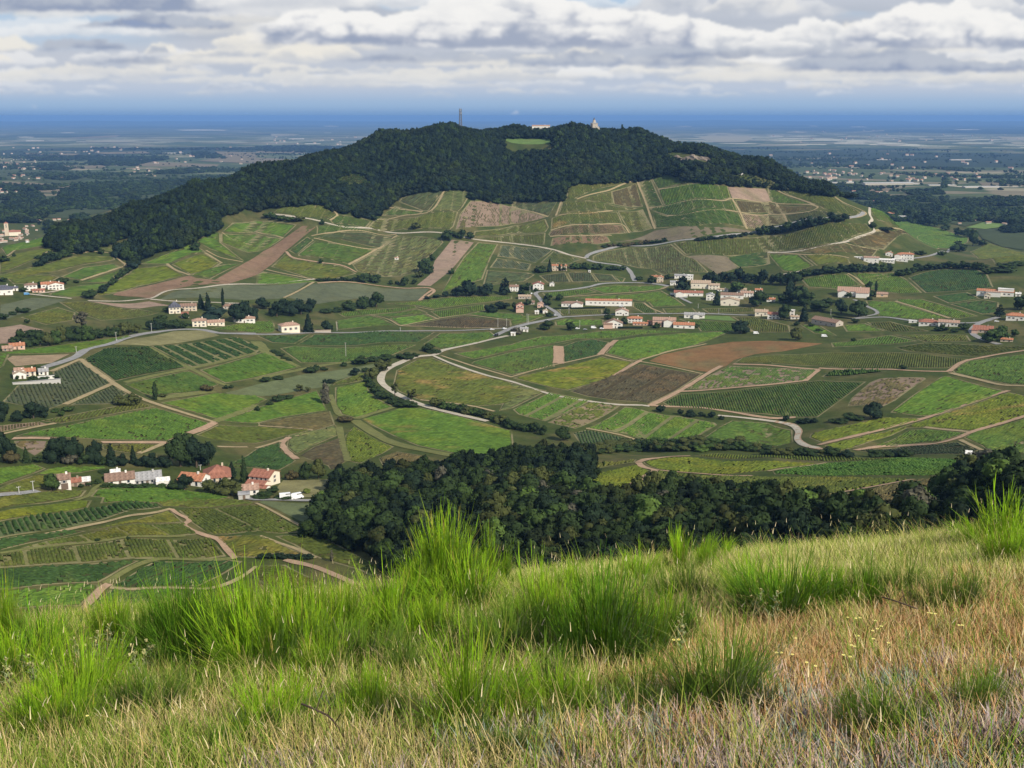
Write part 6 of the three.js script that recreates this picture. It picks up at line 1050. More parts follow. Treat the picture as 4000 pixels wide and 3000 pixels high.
house('B3', 1855, 665, 150, 26, 'stone_house', 'stone farmhouse with broad red tiled roof at the road bend', { roof: 'gx', tile: 'red', wall: 'stone', d: 12, rise: 3, wings: [[-0.4, 3, 0.3, 1.0, 5, 'gx', 'pink', 'red']] });
house('B3', 2135, 560, 135, 38, 'house', 'white house with red orange roof at the right border', { roof: 'hip', tile: 'orange', d: 10, rise: 2.6 });
house('B3', 2060, 742, 90, 16, 'shed', 'low reddish shed behind the farmhouse trees', { roof: 'gx', tile: 'orange', wall: 'beige', d: 5, cat: 'shed' });
// white winery on the hill foot
house('A3', 890, 1502, 118, 46, 'winery', 'white box shaped winery in front', { roof: 'gx', tile: 'pink', d: 12, rise: 1.2, win: [3, 1], cat: 'winery' });
house('A3', 1185, 1470, 128, 44, 'winery', 'white house with bright orange roof at the winery', { roof: 'hip', tile: 'orange', d: 10, wings: [[-0.45, 1, 0.4, 0.8, 6, 'gz']] });
house('A3', 1045, 1440, 56, 26, 'house', 'small white house with orange roof behind the winery', { roof: 'gz', tile: 'orange', d: 6 });
house('A3', 1020, 1494, 130, 20, 'shed', 'long low white shed joining the winery buildings', { roof: 'shed', tile: 'white', d: 6, cat: 'shed', door: 0 });
house('A3', 795, 1462, 95, 12, 'shed', 'flat white shed at the left of the winery', { roof: 'flat', tile: 'white', d: 5, cat: 'shed', door: 0 });
house('A3', 1140, 1485, 120, 18, 'wall_shed', 'white terrace building below the orange roofed winery house', { roof: 'flat', tile: 'white', d: 5, cat: 'shed', win: [3, 1], door: 0 });
house('A3', 1030, 1080, 60, 14, 'house', 'orange roof left behind the skyline of the hill shoulder', { tile: 'orange', d: 8 });
house('A3', 1100, 1092, 70, 18, 'house', 'orange roof on the skyline of the hill shoulder', { tile: 'orange', d: 8 });
house('A3', 1155, 1112, 95, 16, 'shed', 'white long shed on the skyline of the hill shoulder', { tile: 'white', d: 8, roof: 'gx', cat: 'shed', rise: 1 });
house('A1', 1215, 1472, 34, 18, 'hut', 'white vineyard hut alone in the patchy slope', { roof: 'gx', tile: 'pink', d: 4, cat: 'hut', win: [1, 1], door: 0 });
house('A2', 1890, 722, 34, 10, 'hut', 'white hut below the quarry', { roof: 'flat', tile: 'white', d: 4, cat: 'hut', win: [1, 1], door: 0, side: 0 });
house('A2', 1972, 738, 44, 12, 'hut', 'white roofed open hut right below the quarry', { roof: 'gx', tile: 'white', d: 4, cat: 'hut', win: [1, 1], door: 0, side: 0 });
// left middle
house('B1', 302, 664, 158, 62, 'manor_house', 'cream house with three arched windows and a pink roof', { roof: 'hip', tile: 'pink', wall: 'cream', d: 12, yaw: 16, rise: 2.4, win: [3, 1], wh: 2.2, ww: 1.3, door: 0 });
house('B1', 545, 662, 200, 14, 'garden_wall', 'low stone wall along the road right of the cream house', { roof: 'flat', tile: 'tan', wall: 'stone', d: 0.6, win: [0, 0], door: 0, side: 0, cat: 'wall' });
house('B1', 320, 440, 78, 22, 'house', 'orange roof hidden in the dense dark tree group', { tile: 'orange', wall: 'beige', d: 8 });
house('B0', 1512, 498, 92, 52, 'manor_house', 'manor pavilion with steep slate pyramid roof', { roof: 'pyr', tile: 'slate', wall: 'cream', d: 11, rise: 5.5, win: [3, 2] });
house('B0', 1632, 476, 130, 42, 'manor_house', 'stone wing with grey brown roof right of the slate pavilion', { roof: 'gx', tile: 'brown', wall: 'beige', d: 10, win: [4, 2] });
house('B0', 1600, 535, 60, 34, 'shed', 'whitewashed outbuilding below the slate pavilion', { roof: 'shed', tile: 'red', d: 5, cat: 'outbuilding' });
house('B0', 1725, 612, 112, 50, 'house', 'cream two storey house with pink hipped roof above the road', { roof: 'hip', tile: 'pink', wall: 'cream', d: 10, win: [3, 2] });
house('B0', 1868, 604, 138, 30, 'house', 'cream low house with pink gable roof beside the two storey one', { roof: 'gx', tile: 'pink', wall: 'cream', d: 9 });
house('B0', 2112, 578, 176, 34, 'house', 'white long house with pale roof right of the manor park', { roof: 'hip', tile: 'pink', wall: 'white', d: 9, win: [5, 1] });
house('B0', 1968, 460, 76, 26, 'house', 'grey house half hidden behind the slim cypress', { roof: 'gx', tile: 'brown', wall: 'stone', d: 8 });
house('B0', 270, 302, 92, 46, 'house', 'white house with brown hipped roof in the left hamlet', { roof: 'hip', tile: 'brown', d: 9 });
house('B0', 335, 315, 92, 14, 'annex', 'low red roofed annex in the left hamlet', { roof: 'gx', tile: 'red', wall: 'pink', d: 6, cat: 'outbuilding' });
house('B0', 415, 282, 100, 36, 'house', 'white house with orange roof in the left hamlet, left part', { roof: 'gx', tile: 'orange', d: 9 });
house('B0', 485, 292, 120, 40, 'house', 'white gabled house with orange roof at the right of the left hamlet', { roof: 'gz', tile: 'orange', d: 10, rise: 2.2 });
house('B0', 38, 338, 125, 42, 'house', 'white house with dark slate roof at the left border', { roof: 'hip', tile: 'slate', d: 11, rise: 4, win: [3, 1] });
house('B0', 115, 302, 72, 22, 'house', 'low white house with grey roof beside the dark slate one', { roof: 'gx', tile: 'slate', d: 7 });
house('B0', 172, 1062, 92, 40, 'house', 'white house with pale roof above the ribbed slope', { roof: 'gz', tile: 'tan', d: 12, wings: [[0, -8, 0.8, 1.5, 6, 'gx', 'white', 'pink']] });
house('B0', 262, 1042, 84, 42, 'house', 'white house with bright orange roof above the ribbed slope', { roof: 'gx', tile: 'orange', wall: 'cream', d: 8, win: [2, 2] });
house('B0', 378, 1030, 72, 30, 'house', 'white house with grey roof right of the bright orange roof', { roof: 'gx', tile: 'grey', d: 8 });
house('B0', 320, 1106, 350, 14, 'garden_wall', 'long grey garden wall below the white houses', { roof: 'flat', tile: 'grey', wall: 'grey', d: 0.5, win: [0, 0], door: 0, side: 0, cat: 'wall' });
house('B0', 400, 1066, 120, 16, 'garden_wall', 'bright white terrace wall beside the white houses', { roof: 'flat', tile: 'white', wall: 'white', d: 0.6, win: [0, 0], door: 0, side: 0, cat: 'wall' });
house('B0', 65, 822, 72, 22, 'shed', 'open brown shed at the left border', { roof: 'gx', tile: 'pink', wall: 'brown', d: 7, cat: 'shed' });
house('B0', 150, 808, 112, 30, 'house', 'salmon house with orange roof at the left border', { roof: 'gx', tile: 'orange', wall: 'pink', d: 8 });
// near left farm
house('C0', 562, 580, 94, 84, 'cottage', 'tall grey white cottage with dark roof and one window', { roof: 'gx', tile: 'brown', wall: 'white', d: 8, win: [1, 2], wh: 1.0, rise: 1.6, gate: true });
house('C0', 655, 556, 86, 40, 'shed', 'brown open shed leaning on the tall cottage', { roof: 'gx', tile: 'red', wall: 'brown', d: 6, cat: 'shed', win: [1, 1] });
house('C0', 745, 548, 70, 26, 'shed', 'pale sheet roofed shed right of the tall cottage', { roof: 'shed', tile: 'white', wall: 'brown', d: 4, cat: 'shed', win: [1, 1] });
house('C0', 1275, 532, 225, 26, 'hangar', 'long hangar with pale grey roof', { roof: 'gx', tile: 'grey', wall: 'grey', d: 12, rise: 2.4, win: [5, 1], cat: 'hangar' });
house('C0', 1040, 536, 225, 22, 'shed', 'long shed with dark brown roof left of the hangar', { roof: 'gx', tile: 'brown', wall: 'white', d: 11, rise: 2.2, cat: 'shed' });
house('C0', 1000, 470, 72, 24, 'shed', 'small white roofed shed behind the dark brown one', { roof: 'gx', tile: 'white', wall: 'white', d: 5, cat: 'shed' });
house('C0', 1412, 548, 112, 14, 'polytunnel', 'white plastic tunnel right of the grey hangar', { roof: 'gx', tile: 'white', wall: 'white', d: 5, rise: 1.4, win: [0, 0], door: 0, side: 0, cat: 'polytunnel', over: 0.05, chimney: 0 });
house('C0', 1640, 545, 215, 46, 'house', 'white house with bright orange roof in the near farm', { roof: 'gx', tile: 'orange', d: 9, yaw: -30, win: [3, 2], rise: 2.4 });
house('C0', 1880, 520, 215, 42, 'house', 'house with the big red hipped roof in the near farm', { roof: 'hip', tile: 'red', wall: 'beige', d: 15, rise: 4.4, win: [4, 2] });
house('C1', 30, 540, 190, 70, 'farmhouse', 'tall beige farmhouse with red roof at the edge of the valley wood', { roof: 'gx', tile: 'red', wall: 'cream', d: 11, yaw: -30, win: [4, 2], wings: [[0.1, 3.5, 0.9, 0.62, 6, 'gx', 'cream', 'red'], [0.3, 6, 0.8, 0.34, 5, 'gx', 'white', 'red']] });
house('C0', 2150, 630, 165, 48, 'house', 'white low house with pink roof in front of the tall farmhouse', { roof: 'gx', tile: 'pink', wall: 'white', d: 8, win: [3, 1] });
house('C0', 2110, 665, 90, 16, 'shed', 'flat grey carport beside the village lane', { roof: 'flat', tile: 'grey', wall: 'grey', d: 5, cat: 'carport', win: [1, 1] });
house('C3', 1732, 292, 44, 7, 'shed', 'small white shed behind the near ridge at the right', { roof: 'gx', tile: 'white', wall: 'white', d: 5, cat: 'shed', win: [1, 1], chimney: 0 });

// ---------- hilltop: mast and chapel ----------
const mastM = mat({ color: new THREE.Color(0.16, 0.165, 0.175), roughness: 0.7 });
(() => {
  const p = at('A1', 1768, 372), s = Math.hypot(p.D, p.y) / F / 2.212, H = 196 * s, o = thing('radio_mast', p.x, p.y, p.z, 0.3, 'tall grey lattice radio mast with antennas on the wooded hilltop', 'mast'), W = 5;
  const bars = [], bar = (a, b, r) => { const v = new THREE.Vector3().subVectors(b, a), g = new THREE.CylinderGeometry(r, r, v.length(), 5); g.translate(0, v.length() / 2, 0); g.applyQuaternion(new THREE.Quaternion().setFromUnitVectors(new THREE.Vector3(0, 1, 0), v.normalize())); g.translate(a.x, a.y, a.z); return g; };
  const C = [[-1, -1], [1, -1], [1, 1], [-1, 1]], at4 = (k, y) => { const f = (W / 2) * (1 - 0.35 * (y / H)); return new THREE.Vector3(C[k % 4][0] * f, y, C[k % 4][1] * f); };
  for (let k = 0; k < 4; k++) part('leg', bar(at4(k, -2), at4(k, H), 0.42), mastM, o);
  for (let y = 0, i = 0; y < H - 3; y += 3, i++) for (let k = 0; k < 4; k++) bars.push(bar(at4(k, y), at4(k + 1, y + 3), 0.24), bar(at4(k, y + 3), at4(k + 1, y + 3), 0.2));
  part('bracing', mergeGeometries(bars), mastM, o);
  const plat = part('platform', box(3.6, 0.4, 3.6, 0, H * 0.86, 0), steelM, o);
  for (let k = 0; k < 6; k++) { const a = part('antenna', box(0.8, 3.8, 0.5, 0, 0, 0), trimM, o); a.position.set(Math.cos(k * 1.047) * 1.9, H * (k % 2 ? 0.82 : 0.95), Math.sin(k * 1.047) * 1.9); a.rotation.y = -k * 1.047; }
  part('aerial', bar(new THREE.Vector3(0, H, 0), new THREE.Vector3(0, H + 3, 0), 0.12), steelM, o);
})();
(() => {
  const p = at('A2', 708, 392), s = Math.hypot(p.D, p.y) / F / 2.212, o = thing('chapel', p.x, p.y + 1, p.z, 0.35, 'stone chapel with pyramid spire on the hilltop', 'chapel'), w = 62 * s, h = 88 * s;
  part('tower', box(w * 0.75, h + 6, w * 0.75, 0, h / 2 - 3, 0), wallM.stone, o); part('cornice', box(w * 0.82, 0.7, w * 0.82, 0, h + 0.3, 0), wallM.stone, o);
  const roof = new THREE.ConeGeometry(w * 0.6, 13 * s, 4); roof.rotateY(Math.PI / 4); roof.translate(0, h + 0.6 + 6.5 * s, 0); part('roof', roof, roofM.grey, o);
  const drum = new THREE.CylinderGeometry(w * 0.17, w * 0.25, 22 * s, 8); drum.translate(0, h + 20 * s, 0); part('lantern', drum, wallM.stone, o);
  const spire = new THREE.ConeGeometry(w * 0.17, 22 * s, 8); spire.translate(0, h + 42 * s, 0); part('spire', spire, roofM.slate, o);
  part('nave', box(w * 0.8, h * 0.62 + 4, 9, w * 0.45, h * 0.31 - 2, -5), wallM.stone, o); part('nave_roof', (() => { const g = extrudeAlong([[-5, h * 0.62], [5, h * 0.62], [0, h * 0.62 + 2.6]], w * 0.84, true); g.translate(w * 0.45, 0, -5); return g; })(), roofM.grey, o);
  for (const y of [0.35, 0.72]) windowAt(o, 0.9, 2, 0, h * y, w * 0.375 + 0.02, 0);
})();
trees('A2', 'cone', 'black', 'pointed dark conifer on the skyline right of the chapel', 0, 950, 395, 70, 96);
trees('A2', 'round', 'dark', 'tall dark tree beside the hilltop meadow', 0, 402, 462, 95, 105);
trees('A2', 'round', 'black', 'round tree on the skyline right of the pointed conifer', 'skyline trees right of the chapel', 1090, 408, 120, 84, 1160, 412, 70, 66, 830, 395, 90, 50);
house('A2', 250, 378, 150, 72, 'restaurant', 'long white building on the hilltop behind the trees', { roof: 'gx', tile: 'pink', d: 9, cat: 'building' });

// ---------- poles, hedges, cars ----------
const poleM = mat({ color: new THREE.Color(0.46, 0.45, 0.42) });
const poleProto = (() => { const g = new THREE.CylinderGeometry(0.11, 0.17, 1, 8); g.translate(0, 0.5, 0); return g; })();
function pole(tile, x, y, hz, label, group) {
  const p = at(tile, x, y), s = Math.hypot(p.D, p.y) / F / 2.212, h = hz * s, o = thing('utility_pole', p.x, p.y, p.z, Math.atan2(-p.x, -p.z), label, 'pole', group);
  const m = part('shaft', poleProto, poleM, o); m.scale.set(1.3, h, 1.3); part('crossarm', box(1.7, 0.14, 0.14, 0, h - 0.35, 0), poleM, o);
  for (const k of [-0.7, 0, 0.7]) part('insulator', box(0.12, 0.25, 0.12, k, h - 0.16, 0), trimM, o);
}
for (const a of [['B2', 130, 590, 92, 'pale pole left of the lane junction, left of two', 0], ['B2', 143, 588, 85, 'pale pole left of the lane junction, right of two', 0], ['B2', 585, 628, 70, 'pole between the two dark trees and the white cars'], ['B1', 2090, 618, 80, 'pole beside the white car on the plateau road'], ['B1', 2165, 612, 72, 'pole right of the white car on the plateau road'],
  ['B1', 700, 648, 78, 'pole right of the cream house with arched windows'], ['B1', 777, 868, 120, 'thin pole inside the dark plateau vineyard'], ['B1', 1248, 652, 34, 'short white post by the plateau road'], ['B0', 1006, 738, 76, 'pole where the left road starts to climb'], ['B0', 1311, 656, 72, 'pole by the belt below the manor'], ['B0', 660, 832, 48, 'pole above the left tan field'],
  ['C0', 166, 618, 62, 'short pole at the near left road'], ['C0', 290, 600, 92, 'taller pole at the near left road'], ['C0', 1732, 412, 48, 'pole behind the orange roof of the near farm'], ['B3', 542, 512, 52, 'pole behind the long stone barn'], ['B2', 415, 520, 62, 'pole left of the low house with dark hedge'], ['B2', 492, 500, 52, 'pole before the low house with dark hedge'], ['B2', 1786, 500, 44, 'pole on the road right of the grey roofed shed'], ['B2', 155, 318, 60, 'pole left of the brown gabled chalet'], ['B2', 1608, 452, 40, 'pole above the grey roofed shed']]) pole(a[0], a[1], a[2], a[3], a[4]);
function clipped(tile, x0, y0, x1, y1, hz, label) {       // clipped garden hedge
  const a = at(tile, x0, y0), b = at(tile, x1, y1), s = Math.hypot(a.D, a.y) / F / 2.212, L = Math.hypot(b.x - a.x, b.z - a.z), h = hz * s, l = []; for (let i = 0; i <= Math.ceil(L / 1.1); i++) l.push([-L / 2 + i * 1.1, h * 0.45, 0, h * 0.55, 1]);
  reseed(Math.round(x0)); const o = thing('clipped_hedge', (a.x + b.x) / 2, (a.y + b.y) / 2, (a.z + b.z) / 2, Math.atan2(-(b.z - a.z), b.x - a.x), label, 'hedge'); part('foliage', crownGeo(l, L * 30, 0.22, 1, 0.85), leafM.black, o);
}
clipped('B2', 360, 458, 795, 452, 14, 'long clipped hedge below the long white shed');
clipped('B2', 922, 628, 1118, 626, 20, 'dark clipped hedge right of the double gabled house');
clipped('B3', 560, 530, 720, 545, 14, 'clipped hedge right of the long stone barn');
const glassM = mat({ color: new THREE.Color(0.02, 0.025, 0.03), roughness: 0.1 }), tyreM = mat({ color: new THREE.Color(0.02, 0.02, 0.02) });
const carShape = (L, H, van) => { const s = new THREE.Shape(); s.moveTo(-L / 2, 0.35); s.lineTo(L / 2, 0.35); s.lineTo(L / 2, 0.85); if (van) { s.lineTo(L / 2 - 0.5, 1.0); s.lineTo(L / 2 - 1.2, H); s.lineTo(-L / 2, H); } else { s.lineTo(L / 2 - 1.0, 1.0); s.lineTo(L / 2 - 1.7, H); s.lineTo(-L / 2 + 0.6, H); s.lineTo(-L / 2 + 0.1, 0.95); } s.closePath(); const g = new THREE.ExtrudeGeometry(s, { depth: 1.5, bevelEnabled: true, bevelSize: 0.09, bevelThickness: 0.1, bevelSegments: 2 }); g.translate(0, 0, -0.75); return g; };
const carGeo = { car: carShape(4.1, 1.48, false), van: carShape(5.4, 2.4, true), camper: carShape(6.2, 2.8, true) }, paintM = {}, wheelG = (() => { const g = new THREE.CylinderGeometry(0.33, 0.33, 0.22, 14); g.rotateX(Math.PI / 2); return g; })();
const PAINT = { white: [0.8, 0.8, 0.8], grey: [0.3, 0.31, 0.32], black: [0.03, 0.03, 0.035], blue: [0.12, 0.3, 0.55] };
function car(tile, x, y, yaw, kind, paint, label) {
  const p = at(tile, x, y), o = thing(kind === 'car' ? 'parked_car' : kind === 'van' ? 'parked_van' : 'camper_van', p.x, p.y + 0.35, p.z, Math.atan2(-p.x, -p.z) + (yaw * Math.PI) / 180, label, kind === 'car' ? 'car' : 'van'), m = (paintM[paint] ||= new THREE.MeshPhysicalMaterial({ color: new THREE.Color(...PAINT[paint]), roughness: 0.35, clearcoat: 0.6 }));
  const L = kind === 'car' ? 4.1 : kind === 'van' ? 5.4 : 6.2, H = kind === 'car' ? 1.48 : kind === 'van' ? 2.4 : 2.8;
  part('body', carGeo[kind], m, o);
  for (const s of [-1, 1]) { part('side_window', box(L * 0.45, 0.4, 0.04, kind === 'car' ? -0.1 : L * 0.18, H - 0.34, s * 0.865), glassM, o); for (const e of [-1, 1]) { const w = part('wheel', wheelG, tyreM, o); w.position.set(e * L * 0.31, 0.33, s * 0.76); } }
  const ws = part('windscreen', box(0.04, 0.62, 1.36, 0, 0, 0), glassM, o); ws.position.set(L / 2 - (kind === 'car' ? 1.28 : 0.78), kind === 'car' ? 1.26 : 1.6, 0); ws.rotation.z = kind === 'car' ? 0.95 : 0.48;
}
car('B1', 2040, 642, 10, 'car', 'white', 'white car parked beside the plateau road'); car('B1', 2148, 634, 30, 'car', 'white', 'white car at the pole right on the plateau road'); car('B1', 2078, 692, 60, 'van', 'black', 'dark van below the plateau road bend');
car('B2', 705, 628, 10, 'van', 'white', 'white van parked left of the double gabled house'); car('B2', 775, 634, 5, 'car', 'white', 'white car next to the double gabled house'); car('B2', 565, 634, 15, 'car', 'white', 'white car at the pole between the dark trees'); car('B2', 632, 642, 0, 'car', 'grey', 'grey car left of the white van in the farm yard');
car('B3', 486, 702, 12, 'van', 'white', 'lone white van on the path below the stone barn'); car('B2', 2108, 676, 15, 'van', 'white', 'white van beside the single round tree'); car('B2', 170, 330, 80, 'car', 'white', 'white car on the steep village lane'); car('B2', 375, 520, 40, 'van', 'grey', 'grey van on the lane junction');
car('A0', 240, 1326, 50, 'van', 'white', 'white van on the lane under the distant village'); car('B0', 232, 338, 10, 'van', 'blue', 'pale blue van in front of the left hamlet');
car('C1', 262, 664, 5, 'camper', 'white', 'white camper van by the lane, left one'); car('C1', 355, 664, 20, 'camper', 'white', 'white camper van by the lane, right one'); car('B2', 1500, 362, 0, 'car', 'white', 'white car before the row with garages'); car('B2', 1388, 338, 0, 'van', 'white', 'white van left of the row with garages'); car('B3', 1975, 572, 10, 'car', 'white', 'white car on the road at the right hamlet'); car('B2', 945, 440, 0, 'van', 'white', 'white van at the right end of the long shed');

// ---------- the plain, out to the far mountains ----------
(() => {
  const S = 2048, SPAN = 36000, d = new Uint8Array(S * S * 4), enc = (c) => 255 * (c <= 0.0031308 ? 12.92 * c : 1.055 * c ** (1 / 2.4) - 0.055);
  for (let j = 0; j < S; j++) for (let i = 0; i < S; i++) {
    const x = ((i + 0.5) / S - 0.5) * SPAN, z = -((j + 0.5) / S) * SPAN, D = Math.hypot(x, z), k = D > 12000 ? 420 : 260, cx = (x * 0.96 + z * 0.28) / k, cz = (z * 0.96 - x * 0.28) / (k * 0.8), ix = Math.floor(cx), iz = Math.floor(cz);
    let b1 = 9, b2 = 9, id = 0;
    for (let a = -1; a <= 1; a++) for (let b = -1; b <= 1; b++) { const ux = ix + a + 0.15 + 0.7 * hash2(ix + a + 900, iz + b), uz = iz + b + 0.15 + 0.7 * hash2(ix + a, iz + b + 900), q = Math.max(Math.abs(ux - cx), Math.abs(uz - cz)); if (q < b1) { b2 = b1; b1 = q; id = hash2(ix + a, iz + b); } else if (q < b2) b2 = q; }
    const right = ss(-500, 2500, x), km = D / 1000, w = 0.5 * (fbm(x / 1300 + 4, z / 700, 4) - 0.5);
    // woods and open land alternate with distance
    let wood = mix(ss(9.0, 9.8, km) * (1 - ss(11.4, 12.4, km)) * 0.7 + ss(17, 20, km) * 0.55, ss(6.6, 7.4, km) * (1 - ss(11.0, 12.2, km)) * 0.75 + ss(20, 24, km) * 0.6, right);
    wood = clamp(wood * 0.36 + 0.36 + w + 0.55 * (fbm(x / 5200 + 3, z / 7500 + 8, 3) - 0.5) * ss(8, 16, km));
    const bright = mix(ss(12, 14, km) * (1 - ss(17, 19, km)) * 0.55, ss(11.5, 12.5, km) * (1 - ss(19, 23, km)) * 0.9, right);
    let c = id < 0.46 ? [0.060, 0.085, 0.034] : id < 0.72 ? [0.078, 0.10, 0.040] : id < 0.87 ? [0.19, 0.165, 0.105] : id < 0.91 ? [0.28, 0.25, 0.16] : [0.13, 0.14, 0.065];
    if (hash2(Math.floor(id * 9973), 5) < 0.10 + 0.28 * bright && bright > 0.1) c = mix3(c, [0.62, 0.57, 0.42], bright * 0.8);  // far sunlit patches, painted in as a paler field colour
    if (km > 12) c = mix3(c, [0.11, 0.12, 0.07], 0.4 * ss(12, 20, km)); const f = 0.9 + 0.2 * hash2(i >> 1, j >> 1); c = c.map((v) => v * f);
    if (b2 - b1 < 0.05 && hash2(Math.floor(id * 7919), 3) < 0.5) c = [0.045, 0.065, 0.03];
    if (wood > 0.5) c = mix3(c, [0.030, 0.046, 0.026], ss(0.5, 0.56, wood));
    const o = (j * S + i) * 4; d[o] = enc(c[0]); d[o + 1] = enc(c[1]); d[o + 2] = enc(c[2]); d[o + 3] = 255;
  }
  const t = new THREE.DataTexture(d, S, S); t.wrapS = t.wrapT = THREE.MirroredRepeatWrapping; t.magFilter = t.minFilter = THREE.LinearFilter; t.colorSpace = THREE.SRGBColorSpace; t.needsUpdate = true;
  const P = [], UV = [], I = [], az = [], far = []; for (let i = 0; i <= 200; i++) az.push(mix(-Math.PI, Math.PI, i / 200)); for (let D = 3600; D < 72000; D *= 1.03) far.push(D);
  for (const D of far) for (const a of az) { const x = D * Math.sin(a), z = -D * Math.cos(a); P.push(x, plainY(D), z); UV.push(x / SPAN + 0.5, -z / SPAN); }
  const n = az.length; for (let j = 0; j < far.length - 1; j++) for (let i = 0; i < n - 1; i++) { const k = j * n + i; I.push(k, k + 1, k + n, k + 1, k + n + 1, k + n); }
  tag(part('plain_land', buf(P, I, null, UV), mat({ map: t, roughness: 1 })), 0, 0, 0, 'structure');
})();
(() => {                                                   // low hills that close the plain
  const P = [], I = [], n = 300, rows = [[44000, 0], [48000, 0.55], [53000, 1], [58000, 0.6], [62000, 0]];
  for (const [D, f] of rows) for (let i = 0; i <= n; i++) { const a = mix(-0.7, 0.7, i / n); P.push(D * Math.sin(a), -322 + f * (10 + 170 * fbm(a * 9 + 5, 2, 4) + 50 * (fbm(a * 70, D / 3000, 3) - 0.5)), -D * Math.cos(a)); }
  for (let j = 0; j < rows.length - 1; j++) for (let i = 0; i < n; i++) { const k = j * (n + 1) + i; I.push(k, k + 1, k + n + 1, k + 1, k + n + 2, k + n + 1); }
  tag(part('distant_hills', buf(P, I), mat({ color: new THREE.Color(0.05, 0.07, 0.05) })), 0, 0, 0, 'structure');
})();
const farAt = (tile, x, y) => hit(...toPx(tile, x, y), 1800, 45000);
function farFields(tile, colour, ...pts) {
  const w = []; for (let i = 0; i < pts.length; i += 2) { const h = farAt(tile, pts[i], pts[i + 1]); w.push([h.x, h.z]); }
  const D = Math.hypot(w[0][0], w[0][1]); tag(part('plain_field', drape(w, D / 40, 0.9 + D / 9000, (x, z) => { const f = 0.85 + 0.3 * fbm(x / 60, z / 60, 3); return colour.map((v) => v * f); }), M.soil), 0, 0, 0, 'structure');
}
const PG = [0.082, 0.108, 0.046], PT = [0.26, 0.22, 0.145], PP = [0.42, 0.385, 0.26], PL = [0.22, 0.33, 0.09];
farFields('A0', PG, 370, 1080, 560, 1040, 760, 975, 780, 950, 1000, 915, 1380, 905, 1330, 960, 1050, 1010, 900, 1060, 640, 1115, 380, 1108);
farFields('A0', PG, 0, 955, 130, 960, 140, 990, 0, 998); farFields('A0', PT, 330, 865, 540, 862, 500, 895, 340, 890); farFields('A0', PT, 20, 795, 300, 805, 600, 842, 590, 855, 300, 828, 20, 808);
farFields('A0', PG, 0, 700, 600, 705, 1200, 720, 1620, 735, 1600, 770, 1140, 790, 800, 770, 700, 790, 560, 820, 300, 790, 0, 780); farFields('A0', PT, 1160, 640, 1250, 622, 1900, 650, 1860, 672, 1200, 662); farFields('A0', PT, 300, 655, 900, 662, 930, 675, 600, 690, 300, 672);
farFields('A0', PT, 780, 545, 1250, 535, 1300, 552, 900, 558); farFields('A0', PT, 1850, 535, 2212, 545, 2212, 640, 1700, 618, 1900, 600); farFields('A0', PT, 600, 418, 1050, 392, 1000, 412, 700, 425); farFields('A0', PP, 740, 440, 1400, 445, 1000, 458, 740, 452); farFields('A0', PT, 220, 548, 690, 556, 640, 570, 230, 562);
farFields('A1', PT, 0, 530, 420, 528, 400, 548, 0, 550); farFields('A1', PT, 0, 590, 300, 605, 240, 640, 60, 650, 0, 640); farFields('A1', PP, 130, 385, 380, 388, 330, 398, 130, 402); farFields('A1', PP, 840, 405, 1040, 408, 1000, 416, 850, 415);
farFields('A2', PP, 1600, 420, 1700, 395, 2050, 400, 2080, 430, 2000, 455, 1750, 455); farFields('A2', PP, 1620, 385, 1800, 375, 1980, 385, 1900, 393); farFields('A2', PP, 1890, 348, 2060, 348, 2040, 354, 1900, 354);
farFields('A3', PP, 150, 372, 240, 360, 350, 370, 300, 376); farFields('A3', PP, 670, 402, 810, 405, 760, 414, 680, 413); farFields('A3', PP, 730, 368, 1010, 352, 1000, 358, 760, 372); farFields('A3', PP, 930, 470, 1200, 473, 1120, 484, 960, 480); farFields('A3', PP, 1300, 420, 1440, 425, 1420, 437, 1310, 434); farFields('A3', PP, 2090, 455, 2212, 458, 2212, 474, 2120, 470); farFields('A3', PP, 1980, 405, 2212, 412, 2212, 440, 2020, 425);
farFields('A3', PT, 870, 850, 1100, 855, 1060, 880, 880, 880); farFields('A3', PG, 690, 890, 960, 880, 1200, 885, 1140, 908, 700, 912); farFields('A3', PT, 1000, 905, 1400, 915, 1380, 940, 1050, 935); farFields('A3', PG, 1430, 920, 1800, 925, 1740, 950, 1440, 955); farFields('A3', PG, 760, 955, 1450, 965, 1500, 985, 800, 990);
farFields('A3', PT, 960, 1015, 1390, 1010, 1320, 1058, 1000, 1050); farFields('A3', PG, 1560, 1035, 2212, 1005, 2212, 1100, 1800, 1105, 1520, 1085); farFields('A3', PL, 1710, 1195, 1860, 1150, 2050, 1165, 1990, 1195, 1880, 1208); farFields('A3', PG, 1800, 1210, 2212, 1200, 2212, 1390, 2020, 1360, 1850, 1290); farFields('A3', PG, 1480, 1105, 1800, 1115, 1850, 1145, 1700, 1185, 1560, 1150); farFields('A3', PT, 1820, 805, 2212, 800, 2212, 838, 1860, 838);
const PF = [0.66, 0.62, 0.48];
